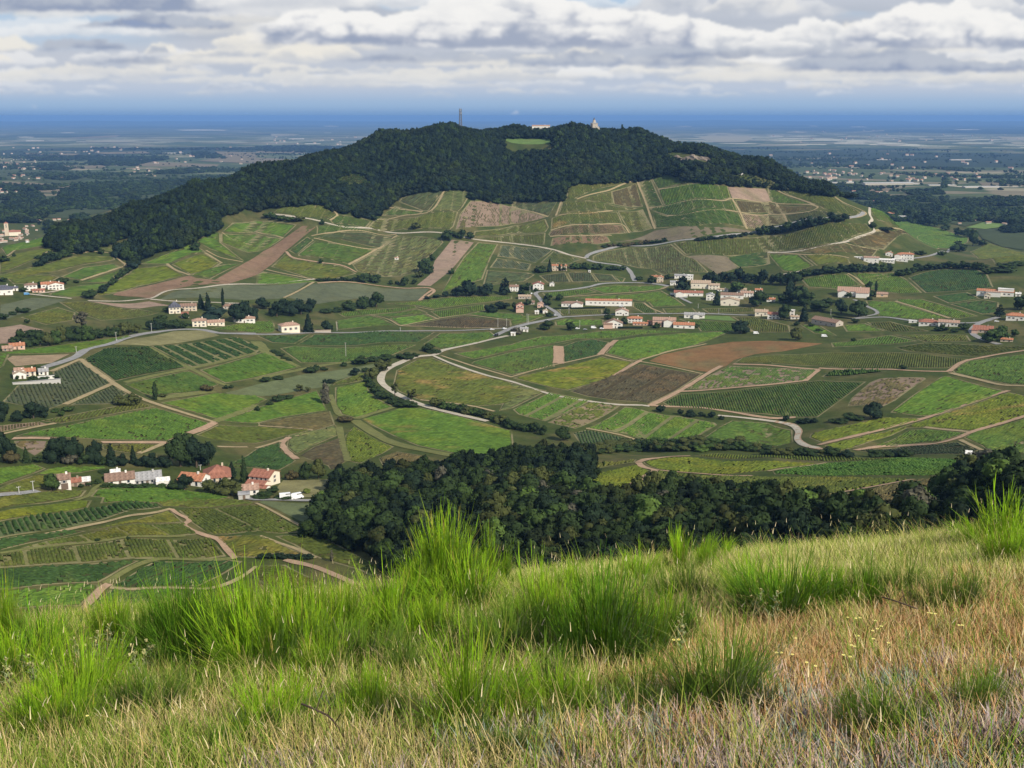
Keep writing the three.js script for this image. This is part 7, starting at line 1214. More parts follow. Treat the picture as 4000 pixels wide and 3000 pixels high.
for (const [t, x0, x1, y, h] of [['A0', 0, 270, 250, 4], ['A0', 420, 540, 252, 4], ['A0', 880, 1100, 256, 3], ['A0', 1280, 1420, 262, 4], ['A0', 520, 650, 372, 5], ['A0', 1500, 1980, 348, 8], ['A0', 140, 300, 410, 6], ['A1', 260, 420, 264, 4], ['A1', 580, 720, 316, 5], ['A1', 960, 1040, 296, 4], ['A2', 1420, 1560, 318, 4], ['A2', 1130, 1300, 262, 3], ['A3', 360, 430, 314, 5], ['A3', 700, 860, 322, 4], ['A3', 1240, 1420, 300, 4], ['A3', 1600, 1840, 345, 5], ['A3', 0, 140, 402, 7], ['A3', 550, 850, 460, 6], ['A3', 900, 1210, 468, 6], ['A3', 1560, 2212, 838, 9]]) farFields(t, PF, x0, y, (x0 + x1) / 2, y - h * 0.4, x1, y + h * 0.2, x1 - (x1 - x0) * 0.1, y + h, x0 + (x1 - x0) * 0.2, y + h);
// belts of trees on the plain
function belt(label, spacing, h0, h1, ...lists) {
  const spots = []; for (const l of lists) { const poly = pxPoly(...l), ys = poly.map((p) => p[1]), y1 = Math.max(...ys), y0 = Math.min(...ys), h = hit(poly[0][0], y1, 1800, 45000).D, f = hit(poly[0][0], y0, 1800, 45000).D; spots.push(...scatter(poly, [], h * 0.9, Math.min(f * 1.08, h * 2.2), spacing * (h / 3500), 4)); }
  woodMass('plain_woods', spots, [['bush', 0], ['bush', 2], ['round', 1]], ['dark', 'black', 'mid', 'dark'], h0, h1, spacing * 1.25, spacing * 1.9, 0, label, 'wood');
  console.log('belt', spots.length);
}
reseed(900);
belt('dark wooded belts on the plain left of the hill', 17, 11, 20, ['A0', 0, 1010, 150, 970, 330, 985, 500, 935, 560, 875, 700, 835, 880, 820, 1100, 840, 1500, 800, 1690, 770, 1680, 800, 1520, 858, 1400, 895, 1000, 912, 760, 955, 740, 985, 400, 1075, 300, 1138, 0, 1140], ['A0', 0, 838, 240, 832, 470, 838, 470, 862, 170, 872, 0, 868], ['A0', 0, 925, 140, 915, 240, 885, 360, 905, 370, 955, 200, 960, 0, 948], ['A0', 1040, 985, 1060, 910, 1170, 905, 1200, 960, 1100, 990], ['A0', 600, 1180, 640, 1110, 750, 1100, 760, 1150, 690, 1200], ['A0', 390, 1235, 420, 1160, 500, 1190, 490, 1225]);
belt('hedges and groves further out on the plain at the left', 24, 10, 20, ['A0', 700, 575, 1440, 578, 1450, 598, 1220, 640, 1200, 660, 760, 650, 740, 612, 240, 612, 240, 585], ['A0', 330, 660, 480, 650, 620, 690, 560, 698, 340, 690], ['A0', 380, 740, 680, 745, 690, 770, 560, 785, 400, 765], ['A0', 1350, 710, 1630, 700, 1640, 722, 1360, 728], ['A0', 1640, 545, 1760, 535, 1960, 575, 1950, 595, 1690, 590], ['A0', 800, 500, 1500, 510, 2212, 500, 2212, 520, 1300, 522, 800, 515], ['A0', 1000, 725, 1080, 722, 1080, 735, 960, 735], ['A1', 0, 490, 480, 485, 860, 490, 560, 555, 400, 545, 0, 528]);
belt('dark wooded belts on the plain right of the hill', 18, 11, 20, ['A3', 680, 920, 780, 905, 1000, 912, 1060, 935, 1400, 930, 1440, 960, 1380, 965, 1000, 955, 700, 935], ['A3', 1320, 1060, 1460, 990, 1700, 955, 2212, 930, 2212, 998, 1900, 1000, 1720, 1020, 1560, 1040, 1560, 1090, 1440, 1130, 1350, 1090], ['A3', 860, 1005, 900, 985, 1260, 985, 1260, 1005], ['A3', 510, 825, 580, 815, 870, 850, 840, 872, 600, 865], ['A3', 1500, 1095, 1900, 1110, 2212, 1140, 2212, 1160, 1880, 1125, 1500, 1112], ['A3', 2020, 1200, 2212, 1185, 2212, 1228, 2040, 1225], ['A3', 2090, 1165, 2140, 1110, 2212, 1130, 2212, 1165], ['A3', 1210, 880, 1480, 850, 1500, 900, 1220, 905]);
{                                                          // hedgerow trees all over the near plain
  reseed(77); const spots = [];
  for (let i = 0; i < 60000; i++) { const D = 2900 * Math.pow(3.9, rnd()), a = rr(-0.5, 0.5), x = D * Math.sin(a), z = -D * Math.cos(a), line = Math.abs(((x * 0.9 + z * 0.35) / 310) % 1) < 0.035 || Math.abs(((z * 0.9 - x * 0.35) / 240) % 1) < 0.045; const n = fbm(x / 420 + 3, z / 420, 3); if (line ? n > 0.42 : n > 0.63) spots.push([x, ground(x, z), z, D]); }
  woodMass('plain_hedgerows', spots, [['bush', 0], ['round', 2]], ['dark', 'black', 'mid'], 7, 15, 9, 22, 0, 'hedgerows and field trees scattered over the plain', 'hedgerow'); console.log('hedgerow trees', spots.length);
}
// houses on the plain: each simple, tiny in the picture
const farWall = mat({ color: new THREE.Color(0.50, 0.455, 0.385) }), farRoofs = [[0.42, 0.23, 0.16], [0.36, 0.20, 0.14], [0.50, 0.33, 0.24]].map((c) => mat({ color: new THREE.Color(...c) })), farShed = mat({ color: new THREE.Color(0.5, 0.49, 0.47) });
const hw = extrudeAlong([[-0.5, -0.3], [0.5, -0.3], [0.5, 0.62], [0, 0.82], [-0.5, 0.62]], 1.6, true), hr = extrudeAlong([[-0.58, 0.57], [0, 0.81], [0.58, 0.57], [0.58, 0.63], [0, 0.88], [-0.58, 0.63]], 1.72, true), sw = extrudeAlong([[-0.5, -0.1], [0.5, -0.1], [0.5, 0.28], [0, 0.34], [-0.5, 0.28]], 3.4, true), sr = extrudeAlong([[-0.53, 0.275], [0, 0.345], [0.53, 0.275], [0.53, 0.305], [0, 0.37], [-0.53, 0.305]], 3.5, true);
const farProto = {};
function farHouse(name, p, size, turn, roof, label, group, category) {
  const shed = name === 'warehouse', k = name + roof; let o;
  if (farProto[k]) o = copyOf(farProto[k], name); else { o = thing(name, 0, 0, 0, 0); part('wall', shed ? sw : hw, farWall, o); part('roof', shed ? sr : hr, shed ? farShed : farRoofs[roof], o); farProto[k] = o; }
  o.position.set(p.x, p.y, p.z); o.rotation.y = turn; if (shed) o.scale.set(size, size * 0.4, size * 0.6); else o.scale.setScalar(size); return tag(o, label, category, group);
}
function hamlet(tile, label, group, n, size, x0, y0, x1, y1) { reseed(Math.round(x0 * 3 + y0)); for (let i = 0; i < n; i++) farHouse('house', farAt(tile, rr(x0, x1), rr(y0, y1)), size * 0.48 * rr(0.7, 1.5), rr(-1.2, 1.2), Math.floor(rnd() * 3), label, group, 'house'); }
hamlet('A0', 'house packed in the village below the left end of the hill', 'village below the left end of the hill', 34, 9, -20, 1225, 270, 1325); hamlet('A0', 'house at the edge of the village by the church', 'edge of the village by the church', 12, 8, 200, 1175, 560, 1225); hamlet('A0', 'house among the wooded belts left of the hill', 'houses among the left belts', 14, 9, -20, 1100, 600, 1150);
hamlet('A0', 'pale house on the near plain at the left border', 'near plain at the left border', 10, 13, 0, 860, 180, 900); hamlet('A0', 'house of a hamlet on the green plain at the left', 'hamlet on the green plain', 14, 14, 110, 730, 640, 780); hamlet('A0', 'house of a farm on the green plain left of the wood', 'farms on the green plain', 14, 14, 1060, 675, 1420, 760); hamlet('A0', 'house in the scattered settlement at the left border', 'scattered settlement at the left border', 22, 17, 0, 600, 380, 700);
hamlet('A0', 'house far out on the left plain', 'far out on the left plain', 22, 22, 0, 500, 1300, 560); hamlet('A0', 'house far out on the plain before the hill wood', 'far plain before the hill wood', 16, 19, 1300, 500, 2100, 660); hamlet('A1', 'pale building far out beyond the left flank of the hill', 'beyond the left flank of the hill', 22, 26, 0, 400, 900, 480);
hamlet('A3', 'house in the town at the right foot of the hill', 'town at the right foot of the hill', 30, 17, 300, 700, 760, 800); hamlet('A3', 'house in the town far right on the plain', 'town far right on the plain', 34, 18, 780, 720, 1850, 800); hamlet('A3', 'house among the dark woods right of the hill', 'houses among the right woods', 26, 22, 0, 560, 2100, 690); hamlet('A3', 'pale building in the sunlit fields far right', 'sunlit fields far right', 34, 32, 0, 350, 2200, 460); hamlet('A3', 'farm on the near plain at the right border', 'farms on the near plain right', 12, 12, 1600, 1100, 2200, 1180); hamlet('A3', 'farm between hedges on the right plain', 'farms between hedges right', 10, 13, 690, 860, 1250, 990);
for (const [t, x, y, s, l] of [['A3', 1030, 820, 60, 'long white warehouse in the town right of the hill'], ['A3', 620, 808, 34, 'white warehouse nearest the right slope of the hill'], ['A3', 1180, 818, 34, 'pale warehouse right of the long white one'], ['A3', 1840, 848, 42, 'very long pale strip of sheds at the right border'], ['A3', 1500, 830, 34, 'warehouse left of the pale strip of sheds'], ['A3', 1000, 608, 34, 'grey warehouse among the dark right woods'], ['A3', 1660, 610, 46, 'pale warehouse in the woods far right'], ['A0', 205, 608, 40, 'white warehouse on the left plain'], ['A0', 1490, 552, 50, 'cream warehouse on the plain before the hill'], ['A0', 700, 452, 30, 'bright building far out on the left plain'], ['A0', 305, 445, 60, 'pale factory far out at the left'], ['A1', 350, 428, 60, 'cream factory block beyond the left flank'], ['A1', 490, 470, 50, 'bright sheds beyond the left flank'], ['A1', 620, 375, 40, 'white tower building far beyond the left flank']]) farHouse('warehouse', farAt(t, x, y), s, 0.15, 0, l, 0, 'warehouse');
(() => {                                                  // church of the village on the left
  const p = farAt('A0', 62, 1262), s = Math.hypot(p.D, p.y) / F / 2.212, o = thing('church', p.x, p.y, p.z, 0.4, 'village church with a square pale tower at the left border', 'church'), H = 96 * s, w = 30 * s;
  part('tower', box(w, H + 2, w, 0, H / 2 - 1, 0), wallM.beige, o); const r = new THREE.ConeGeometry(w * 0.75, w * 0.45, 4); r.rotateY(Math.PI / 4); r.translate(0, H + w * 0.22, 0); part('tower_roof', r, roofM.red, o);
  part('nave', extrudeAlong([[-5, -1], [5, -1], [5, 8], [0, 11], [-5, 8]], 24, true).translate(w * 0.5 + 12, 0, 0), wallM.cream, o); part('nave_roof', extrudeAlong([[-5.6, 7.8], [0, 11.1], [5.6, 7.8], [5.6, 8.2], [0, 11.6], [-5.6, 8.2]], 24.6, true).translate(w * 0.5 + 12.2, 0, 0), roofM.red, o);
  for (const y of [0.72, 0.86]) windowAt(o, w * 0.22, w * 0.3, 0, H * y, w / 2 + 0.02, 0);
})();

// ---------- our own hillside: broom, grasses, heather, flowers ----------
const nearHit = (px, py, above = 0) => {
  const d = ray(px, py), k = 1 / Math.hypot(d[0], d[2]); let last = null;
  for (let D = 2.2; D < 24; D += 0.02) { const x = d[0] * k * D, z = d[2] * k * D, y = d[1] * k * D, g = ground(x, z); last = { x, z, y: g, D }; if (y - g < above) return last; if (above === 0 && D > 11.5 && y - g > 0.5 && D > 14) break; }
  return { ...last, miss: true };
};
// a blade or stem: a narrow ribbon bent along its length
function ribbon(A, x, y, z, dx, dz, len, lean, droop, w, c, segs = 3, tip = 0.15) {
  const { P, C, I } = A, a = Math.atan2(dz, dx) + Math.PI / 2 + rr(-0.6, 0.6), wx = Math.cos(a), wz = Math.sin(a), b0 = P.length / 3; let px = x, py = y, pz = z, ang = lean;
  for (let i = 0; i <= segs; i++) {
    const t = i / segs, ww = w * mix(1, tip, t * t), f = rr(0.9, 1.1); P.push(px - wx * ww, py, pz - wz * ww, px + wx * ww, py, pz + wz * ww); C.push(c[0] * f, c[1] * f, c[2] * f, c[0] * f, c[1] * f, c[2] * f);
    if (i) { const b = b0 + i * 2; I.push(b - 2, b - 1, b, b, b - 1, b + 1); }
    px += Math.sin(ang) * dx * (len / segs); pz += Math.sin(ang) * dz * (len / segs); py += Math.cos(ang) * (len / segs); ang += droop / segs;
  }
  return [px, py, pz];
}
const strandM = new THREE.MeshPhysicalMaterial({ vertexColors: true, roughness: 1, side: THREE.DoubleSide, specularIntensity: 0.2 });
const newA = () => ({ P: [], C: [], I: [] }), made = (A) => { const g = buf(A.P, A.I, A.C); const n = g.attributes.normal; for (let i = 0; i < n.count; i++) { const v = new THREE.Vector3(n.getX(i), Math.abs(n.getY(i)) + 0.55, n.getZ(i)).normalize(); n.setXYZ(i, v.x, v.y, v.z); } return g; };
// broom: a fan of fine upright green whips, one unit high
function broomGeo(v) {
  reseed(3000 + v * 7); const A = newA(), spread = [0.34, 0.26, 0.50, 0.40][v % 4];
  for (let k = 0; k < 9; k++) {                          // several fans side by side, of different height and lean
    const ca = k * 2.4 + v, cr = k ? rr(0.10, 0.30) : 0, cx = Math.cos(ca) * cr, cz = Math.sin(ca) * cr, tall = k ? rr(0.42, 0.92) : 1, tone = rr(0.8, 1.25), axis = k ? rr(0.05, 0.75) * (0.5 + spread) : 0;
    for (let i = 0; i < 62; i++) {
      const a = rr(0, 6.283), q = Math.pow(rnd(), 0.75), vx = Math.cos(a) * q * spread + Math.cos(ca) * axis, vz = Math.sin(a) * q * spread + Math.sin(ca) * axis, lean = Math.hypot(vx, vz) + 0.02, len = tall * rr(0.45, 1.06) * (1 - 0.15 * q), dx = vx / lean, dz = vz / lean, g = rr(0.75, 1.25) * tone, c = rnd() < 0.10 ? [0.19 * g, 0.20 * g, 0.05 * g] : [0.120 * g, 0.225 * g, 0.010 * g];
      const bx = cx + dx * rr(0, 0.06), bz = cz + dz * rr(0, 0.06), bend = rr(-0.6, 0.35) * lean; ribbon(A, bx, -0.03, bz, dx, dz, len, lean, bend, 0.0034, c, 4, 0.25);
      for (let j = 0; j < 5; j++) { const t = rr(0.3, 0.95), ang = lean + bend * t * 0.5; ribbon(A, bx + Math.sin(ang) * dx * len * t, Math.cos(ang) * len * t - 0.03, bz + Math.sin(ang) * dz * len * t, dx + rr(-0.6, 0.6), dz + rr(-0.6, 0.6), tall * rr(0.12, 0.34), lean * rr(0.3, 1.3) + rr(0, 0.15), rr(-0.3, 0.2), 0.0026, [c[0] * rr(1, 1.35), c[1] * rr(1, 1.25), c[2]], 2, 0.3); }
    }
  }
  return made(A);
}
const woodyGeo = (v) => { reseed(3100 + v); const A = newA(); for (let i = 0; i < 16; i++) { const a = rr(0, 6.28); ribbon(A, rr(-0.05, 0.05), -0.04, rr(-0.05, 0.05), Math.cos(a), Math.sin(a), rr(0.25, 0.5), rr(0.1, 0.6), -0.1, 0.009, [0.10, 0.085, 0.05], 3, 0.4); } return made(A); };
const broomProto = [0, 1, 2, 3].map((v) => [broomGeo(v), woodyGeo(v)]), broomFirst = {};
const broomTone = { bright: new THREE.MeshPhysicalMaterial({ vertexColors: true, color: new THREE.Color(1.5, 1.42, 1.0), roughness: 1, transmission: 0.3, thickness: 0, side: THREE.DoubleSide, specularIntensity: 0.3 }), deep: new THREE.MeshPhysicalMaterial({ vertexColors: true, color: new THREE.Color(0.75, 0.9, 0.8), roughness: 1, transmission: 0.3, thickness: 0, side: THREE.DoubleSide, specularIntensity: 0.3 }), dull: new THREE.MeshPhysicalMaterial({ vertexColors: true, color: new THREE.Color(0.85, 0.80, 1.6), roughness: 1, transmission: 0.3, thickness: 0, side: THREE.DoubleSide, specularIntensity: 0.3 }) };
// view pixels of the whole photograph (2212 wide): foot x, foot y, width, height
function broom(x, y, w, h, v, tone, label, group) {
  const p = nearHit(x * 1.808, y * 1.808), s = (Math.hypot(p.D, p.y) / F) * 1.808, k = v + tone; let o;
  if (broomFirst[k]) o = copyOf(broomFirst[k], 'broom_shrub'); else { o = thing('broom_shrub', 0, 0, 0, 0); part('whips', broomProto[v][0], broomTone[tone], o); part('woody_stems', broomProto[v][1], barkM, o); broomFirst[k] = o; }
  o.position.set(p.x, p.y, p.z); o.rotation.y = x * 0.37; o.scale.set(w * s * 1.15, h * s * 1.22, w * s * 1.15); return tag(o, label, 'shrub', group);
}
for (const b of [
  [400, 1440, 170, 190, 0, 'deep', 'dark green broom bush with a pointed top at the left'], [320, 1450, 120, 120, 2, 'deep', 'small very dark broom bush left of the pointed one'], [545, 1430, 230, 190, 2, 'bright', 'wide bright broom bush right of the pointed dark one'], [640, 1400, 170, 165, 0, 'bright', 'bright broom bush below the end of the orange track'],
  [960, 1300, 210, 175, 0, 'bright', 'tallest bright broom on the skyline of the grass slope'], [1062, 1275, 90, 130, 1, 'bright', 'slim broom spike right of the tallest one'], [845, 1400, 190, 160, 2, 'bright', 'broom bush left below the tallest one'], [1015, 1590, 240, 220, 2, 'bright', 'large low broom fan in the middle of the grass'],
  [1300, 1440, 260, 200, 0, 'deep', 'large broom bush in the middle right'], [1165, 1375, 190, 150, 2, 'bright', 'broom bush between the tallest and the large middle one'], [1565, 1545, 250, 190, 2, 'dull', 'dull green open broom on the orange grass'], [1700, 1345, 240, 140, 2, 'deep', 'broad dark broom mound at the right'],
  [1470, 1255, 110, 100, 1, 'bright', 'broom tuft on the skyline before the valley wood'], [2165, 1190, 170, 110, 2, 'bright', 'bright broom mound on the skyline at the right border'], [8, 1430, 120, 160, 0, 'bright', 'broom at the left border'], [95, 1450, 180, 120, 2, 'deep', 'low dark broom near the left border'], [185, 1540, 200, 150, 2, 'bright', 'leaning broom in the lower left grass'],
  [1715, 1200, 130, 60, 0, 'deep', 'low broom on the skyline above the broad dark mound'], [1875, 1320, 110, 110, 1, 'deep', 'small dark broom right of the broad dark mound'], [740, 1405, 140, 130, 0, 'bright', 'broom right of the orange track end'], [1180, 1520, 150, 120, 2, 'dull', 'thin broom in the middle grass'], [470, 1400, 120, 140, 1, 'bright', 'slim bright broom behind the wide one'],
  [260, 1400, 120, 110, 0, 'bright', 'broom beside the lowest pink track'], [1240, 1300, 120, 90, 1, 'bright', 'broom tuft on the skyline in the middle'], [1380, 1280, 150, 90, 2, 'bright', 'broom clump on the skyline right of the middle'], [1955, 1290, 110, 80, 2, 'dull', 'faint broom in the pale crest grass'], [2050, 1330, 140, 90, 0, 'dull', 'broom in the tan grass at the right'], [1440, 1400, 140, 120, 0, 'deep', 'dark broom right of the large middle bush'],
  [880, 1480, 120, 100, 2, 'dull', 'small broom above the middle fan'], [60, 1600, 150, 90, 1, 'bright', 'low broom in the lower left corner'], [1100, 1640, 110, 70, 0, 'dull', 'short broom at the bottom middle'], [480, 1640, 110, 80, 2, 'deep', 'short dark broom at the bottom left'], [1540, 1230, 90, 60, 1, 'bright', 'tiny broom tuft on the right skyline'], [2120, 1560, 150, 110, 2, 'dull', 'grey green broom low at the right border'],
  [1900, 1600, 170, 110, 0, 'dull', 'grey green broom low at the bottom right'], [700, 1480, 120, 100, 0, 'bright', 'broom in the grass left of the middle'],
  [1010, 1330, 200, 130, 2, 'bright', 'bright broom running into the tallest bush on the right'], [905, 1330, 150, 110, 3, 'bright', 'bright broom running into the tallest bush on the left'], [600, 1460, 220, 170, 3, 'bright', 'bright broom in front of the wide one'], [460, 1450, 180, 150, 3, 'deep', 'deep green broom between pointed and wide bush'], [680, 1440, 190, 140, 3, 'bright', 'broom in front of the orange track end'], [1240, 1400, 180, 150, 3, 'bright', 'bright broom left behind the large middle bush'],
  [1380, 1420, 190, 160, 3, 'bright', 'bright broom right behind the large middle bush'], [1100, 1440, 190, 130, 3, 'dull', 'olive broom in the middle of the slope'], [790, 1460, 180, 120, 3, 'dull', 'olive broom left of the middle'], [1640, 1310, 130, 90, 3, 'bright', 'bright broom left of the broad dark mound'], [1790, 1330, 150, 100, 3, 'bright', 'bright broom right of the broad dark mound'], [30, 1500, 170, 130, 3, 'bright', 'bright broom under the one at the left border'],
  [130, 1600, 160, 120, 3, 'bright', 'bright broom in the lower left grass near the corner'], [300, 1560, 150, 110, 3, 'dull', 'olive broom low at the left'], [590, 1600, 170, 120, 3, 'bright', 'bright broom low left of the bent dead twig'], [800, 1570, 160, 130, 3, 'bright', 'bright broom right of the bent dead twig'], [1390, 1560, 130, 90, 3, 'dull', 'olive broom left of the dull open one'], [1230, 1560, 150, 120, 3, 'bright', 'bright broom right of the low middle fan'],
  [1480, 1310, 130, 90, 3, 'dull', 'olive broom under the skyline tuft'], [2190, 1230, 130, 90, 3, 'bright', 'bright broom at the right border below the mound'], [940, 1400, 150, 110, 3, 'bright', 'broom at the foot of the tallest one'],
]) broom(...b);
// tufts
function tuftGeo(n, R, h0, h1, lean, droop, w, cols, heads, sd) {
  reseed(sd); const A = newA();
  for (let i = 0; i < n; i++) { const a = rr(0, 6.283), r = R * Math.sqrt(rnd()), b = rr(0, 6.283), c = cols[Math.floor(rnd() * cols.length)], g = rr(0.8, 1.25), L = rr(h0, h1), t = ribbon(A, Math.cos(a) * r, -0.03, Math.sin(a) * r, Math.cos(b), Math.sin(b), L, rr(0, lean), rr(0.1, droop), w * rr(0.7, 1.2), [c[0] * g, c[1] * g, c[2] * g], 3, 0.2);
    if (heads && rnd() < heads) { const hc = [0.46, 0.39, 0.23]; ribbon(A, t[0], t[1] - 0.02, t[2], Math.cos(b), Math.sin(b), rr(0.04, 0.07), 0.4, 0.5, 0.0026, hc, 2, 0.3); } }
  return made(A);
}
const GREEN = [[0.12, 0.20, 0.018], [0.16, 0.215, 0.028], [0.09, 0.155, 0.015], [0.24, 0.23, 0.06]], STRAW = [[0.42, 0.32, 0.14], [0.52, 0.41, 0.21], [0.33, 0.26, 0.10], [0.22, 0.23, 0.05], [0.16, 0.20, 0.03]], RUST = [[0.48, 0.25, 0.105], [0.50, 0.30, 0.14], [0.40, 0.19, 0.08], [0.54, 0.40, 0.19], [0.24, 0.20, 0.05]], PALE = [[0.44, 0.40, 0.15], [0.55, 0.46, 0.22], [0.25, 0.30, 0.05], [0.19, 0.25, 0.03]], HEATH = [[0.34, 0.26, 0.22], [0.42, 0.34, 0.30], [0.26, 0.20, 0.16], [0.38, 0.27, 0.20]], SAGE = [[0.22, 0.26, 0.19], [0.17, 0.21, 0.14]];
const KINDS = {
  green: [tuftGeo(60, 0.11, 0.10, 0.26, 0.5, 0.9, 0.0024, GREEN, 0, 41), tuftGeo(54, 0.12, 0.08, 0.22, 0.8, 1.2, 0.0026, GREEN, 0.01, 42)], straw: [tuftGeo(56, 0.11, 0.10, 0.30, 0.5, 0.9, 0.002, STRAW, 0.02, 43), tuftGeo(50, 0.12, 0.08, 0.22, 0.9, 1.3, 0.0022, STRAW, 0.01, 44)],
  rust: [tuftGeo(80, 0.13, 0.08, 0.22, 0.8, 0.8, 0.0018, RUST, 0, 45), tuftGeo(70, 0.13, 0.06, 0.18, 1.0, 0.8, 0.002, RUST, 0, 46)], pale: [tuftGeo(64, 0.12, 0.10, 0.28, 0.5, 1.0, 0.0022, PALE, 0.015, 47), tuftGeo(56, 0.12, 0.08, 0.22, 0.8, 1.2, 0.0024, PALE, 0, 48)],
  heath: [tuftGeo(90, 0.12, 0.07, 0.20, 1.0, 0.3, 0.0038, HEATH, 0, 49), tuftGeo(80, 0.13, 0.06, 0.16, 1.2, 0.2, 0.004, [...HEATH, ...SAGE], 0, 50)], sage: [tuftGeo(70, 0.11, 0.08, 0.22, 0.9, 0.3, 0.004, SAGE, 0, 51), tuftGeo(60, 0.12, 0.1, 0.24, 0.8, 0.4, 0.0036, [...SAGE, ...GREEN], 0, 52)],
};
const WHAT = { green: ['green_grass', 'green grass growing between the broom bushes', 'grass'], straw: ['straw_grass', 'dry straw coloured grass with pale seed heads in the lower left', 'grass'], rust: ['rusty_grass', 'fine rust coloured dry grass covering the right slope', 'grass'], pale: ['pale_grass', 'pale yellow grass along the crest of the slope', 'grass'], heath: ['heather_undergrowth', 'low pinkish grey dry heather along the bottom', 'heather'], sage: ['sage_undergrowth', 'low grey green herbs among the heather at the bottom right', 'herbs'] };
KINDS.tall = [tuftGeo(9, 0.10, 0.28, 0.55, 0.6, 1.3, 0.0022, [...GREEN, ...STRAW], 0.05, 53), tuftGeo(7, 0.12, 0.25, 0.48, 0.9, 1.6, 0.002, STRAW, 0.07, 54)]; WHAT.tall = ['tall_grass', 'tall thin grass stems standing above the sward', 'grass'];
reseed(620);
const put6 = { green: [[], []], straw: [[], []], rust: [[], []], pale: [[], []], heath: [[], []], sage: [[], []], tall: [[], []] };
for (let d = 2.4; d < 15.5; d += 0.105) for (let x = -0.62 * d - 1.2; x < 0.62 * d + 1.2; x += 0.105) {
  const qx = x + rr(-0.05, 0.05), qz = -d + rr(-0.05, 0.05), n = fbm(qx * 0.9 + 20, qz * 0.9, 4), m = fbm(qx * 1.7 + 60, qz * 1.7, 3), u = qx / (0.466 * d / 0.93);   // u: -1 left border, 1 right border
  const wt = {
    green: 1.15 * ss(0.55, -0.3, u) * (0.45 + 0.55 * ss(5, 7.5, d)) * (0.25 + 1.7 * ss(0.42, 0.58, n)) + 0.22, straw: 1.7 * ss(0.4, -0.1, u) * ss(10.5, 6, d) * (0.35 + 1.3 * ss(0.6, 0.4, n)) + 0.08, rust: 1.7 * ss(0.0, 0.45, u + (m - 0.5) * 0.5) * ss(11, 9, d), pale: 1.6 * ss(-0.15, 0.4, u) * ss(8.6, 11, d) + 0.35 * ss(9, 11, d) + 0.12,
    heath: 2.6 * ss(6.2, 5.0, d + (m - 0.5) * 2.4) * ss(-0.35, 0.25, u + (n - 0.5) * 0.6) + 1.6 * ss(0.6, 0.7, m) * ss(7, 5.2, d), sage: 1.6 * ss(6.4, 5.2, d) * ss(-0.2, 0.3, u) * ss(0.52, 0.62, m) + 0.25 * ss(0.55, 0.7, m) * ss(9, 6, d),
  };
  let tot = 0; for (const k in wt) tot += wt[k]; let r = rnd() * tot, pick = 'green'; for (const k in wt) { r -= wt[k]; if (r <= 0) { pick = k; break; } }
  put6[pick][rnd() < 0.5 ? 0 : 1].push([qx, qz, n]); if (rnd() < 0.14 && d > 3) put6.tall[rnd() < 0.6 ? 0 : 1].push([qx, qz, n]);
}
for (const k in put6) put6[k].forEach((list, v) => {
  if (!list.length) return;
  const im = new THREE.InstancedMesh(KINDS[k][v], strandM, list.length), m4 = new THREE.Matrix4(), q = new THREE.Quaternion(), up = new THREE.Vector3(0, 1, 0), c = new THREE.Color(); im.name = numbered(WHAT[k][0]); im.castShadow = im.receiveShadow = true;
  list.forEach(([x, z, n], i) => { const s = rr(0.75, 1.25) * (k === 'green' || k === 'straw' ? 0.75 + 0.5 * n : 1); q.setFromAxisAngle(up, rr(0, 6.28)); m4.compose(new THREE.Vector3(x, ground(x, z), z), q, new THREE.Vector3(1.15, s, 1.15)); im.setMatrixAt(i, m4); const f = rr(0.95, 1.4); im.setColorAt(i, c.setRGB(f * rr(0.95, 1.05), f, f * rr(0.9, 1.1))); });
  scene.add(tag(im, WHAT[k][1], WHAT[k][2], 0, 'stuff'));
  console.log(k, list.length);
});
// yellow flowers on thin stems
const petalM = mat({ color: new THREE.Color(0.86, 0.80, 0.30) }), stemM = mat({ color: new THREE.Color(0.16, 0.2, 0.07) }), discM = mat({ color: new THREE.Color(0.72, 0.52, 0.06) });
const petalG = (() => { const g = []; for (let k = 0; k < 10; k++) { const p = new THREE.BoxGeometry(0.016, 0.0022, 0.007); p.translate(0.012, 0, 0); p.rotateZ(0.22); p.rotateY(k * 0.628); g.push(p); } return mergeGeometries(g); })(), discG = new THREE.SphereGeometry(0.0062, 8, 6), stemG = (() => { const g = new THREE.CylinderGeometry(0.0014, 0.002, 1, 5); g.translate(0, 0.5, 0); return g; })();
let flower0 = null;
function flower(tile, x, y, label, group, hh) {
  const h = hh || 0.2, p = nearHit(...toPx(tile, x, y), h); let o;
  if (flower0) o = copyOf(flower0, 'yellow_flower'); else { o = flower0 = thing('yellow_flower', 0, 0, 0, 0); part('stem', stemG, stemM, o).scale.set(1, 0.3, 1); part('petals', petalG, petalM, o).position.y = 0.3; part('disc', discG, discM, o).position.y = 0.303; }
  o.position.set(p.x, p.y, p.z); o.rotation.y = x; o.scale.set(0.55, h / 0.3, 0.55); tag(o, label, 'flower', group);
}
for (const [x, y] of [[240, 540], [335, 750], [410, 785], [690, 360], [780, 520], [760, 368], [795, 366], [905, 475], [980, 437], [1040, 580], [720, 605], [750, 615], [710, 705], [910, 545], [945, 460], [650, 685], [75, 665], [115, 668], [210, 680], [930, 390]]) flower('D3', x, y, 'small pale yellow flower among the rusty grass on the right', 'yellow flowers on the right');
for (const [x, y] of [[1385, 325], [1412, 328], [1445, 331], [1650, 432], [1680, 428]]) flower('D3', x, y, 'small pale yellow flower at the right beyond the dark twig', 'yellow flowers beyond the dark twig');
for (const [x, y] of [[1560, 438], [1590, 432], [1430, 505], [1085, 688], [930, 715], [1160, 755], [755, 1210]]) flower('D0', x, y, 'small yellow flower near the dark broom on the left', 'yellow flowers on the left');
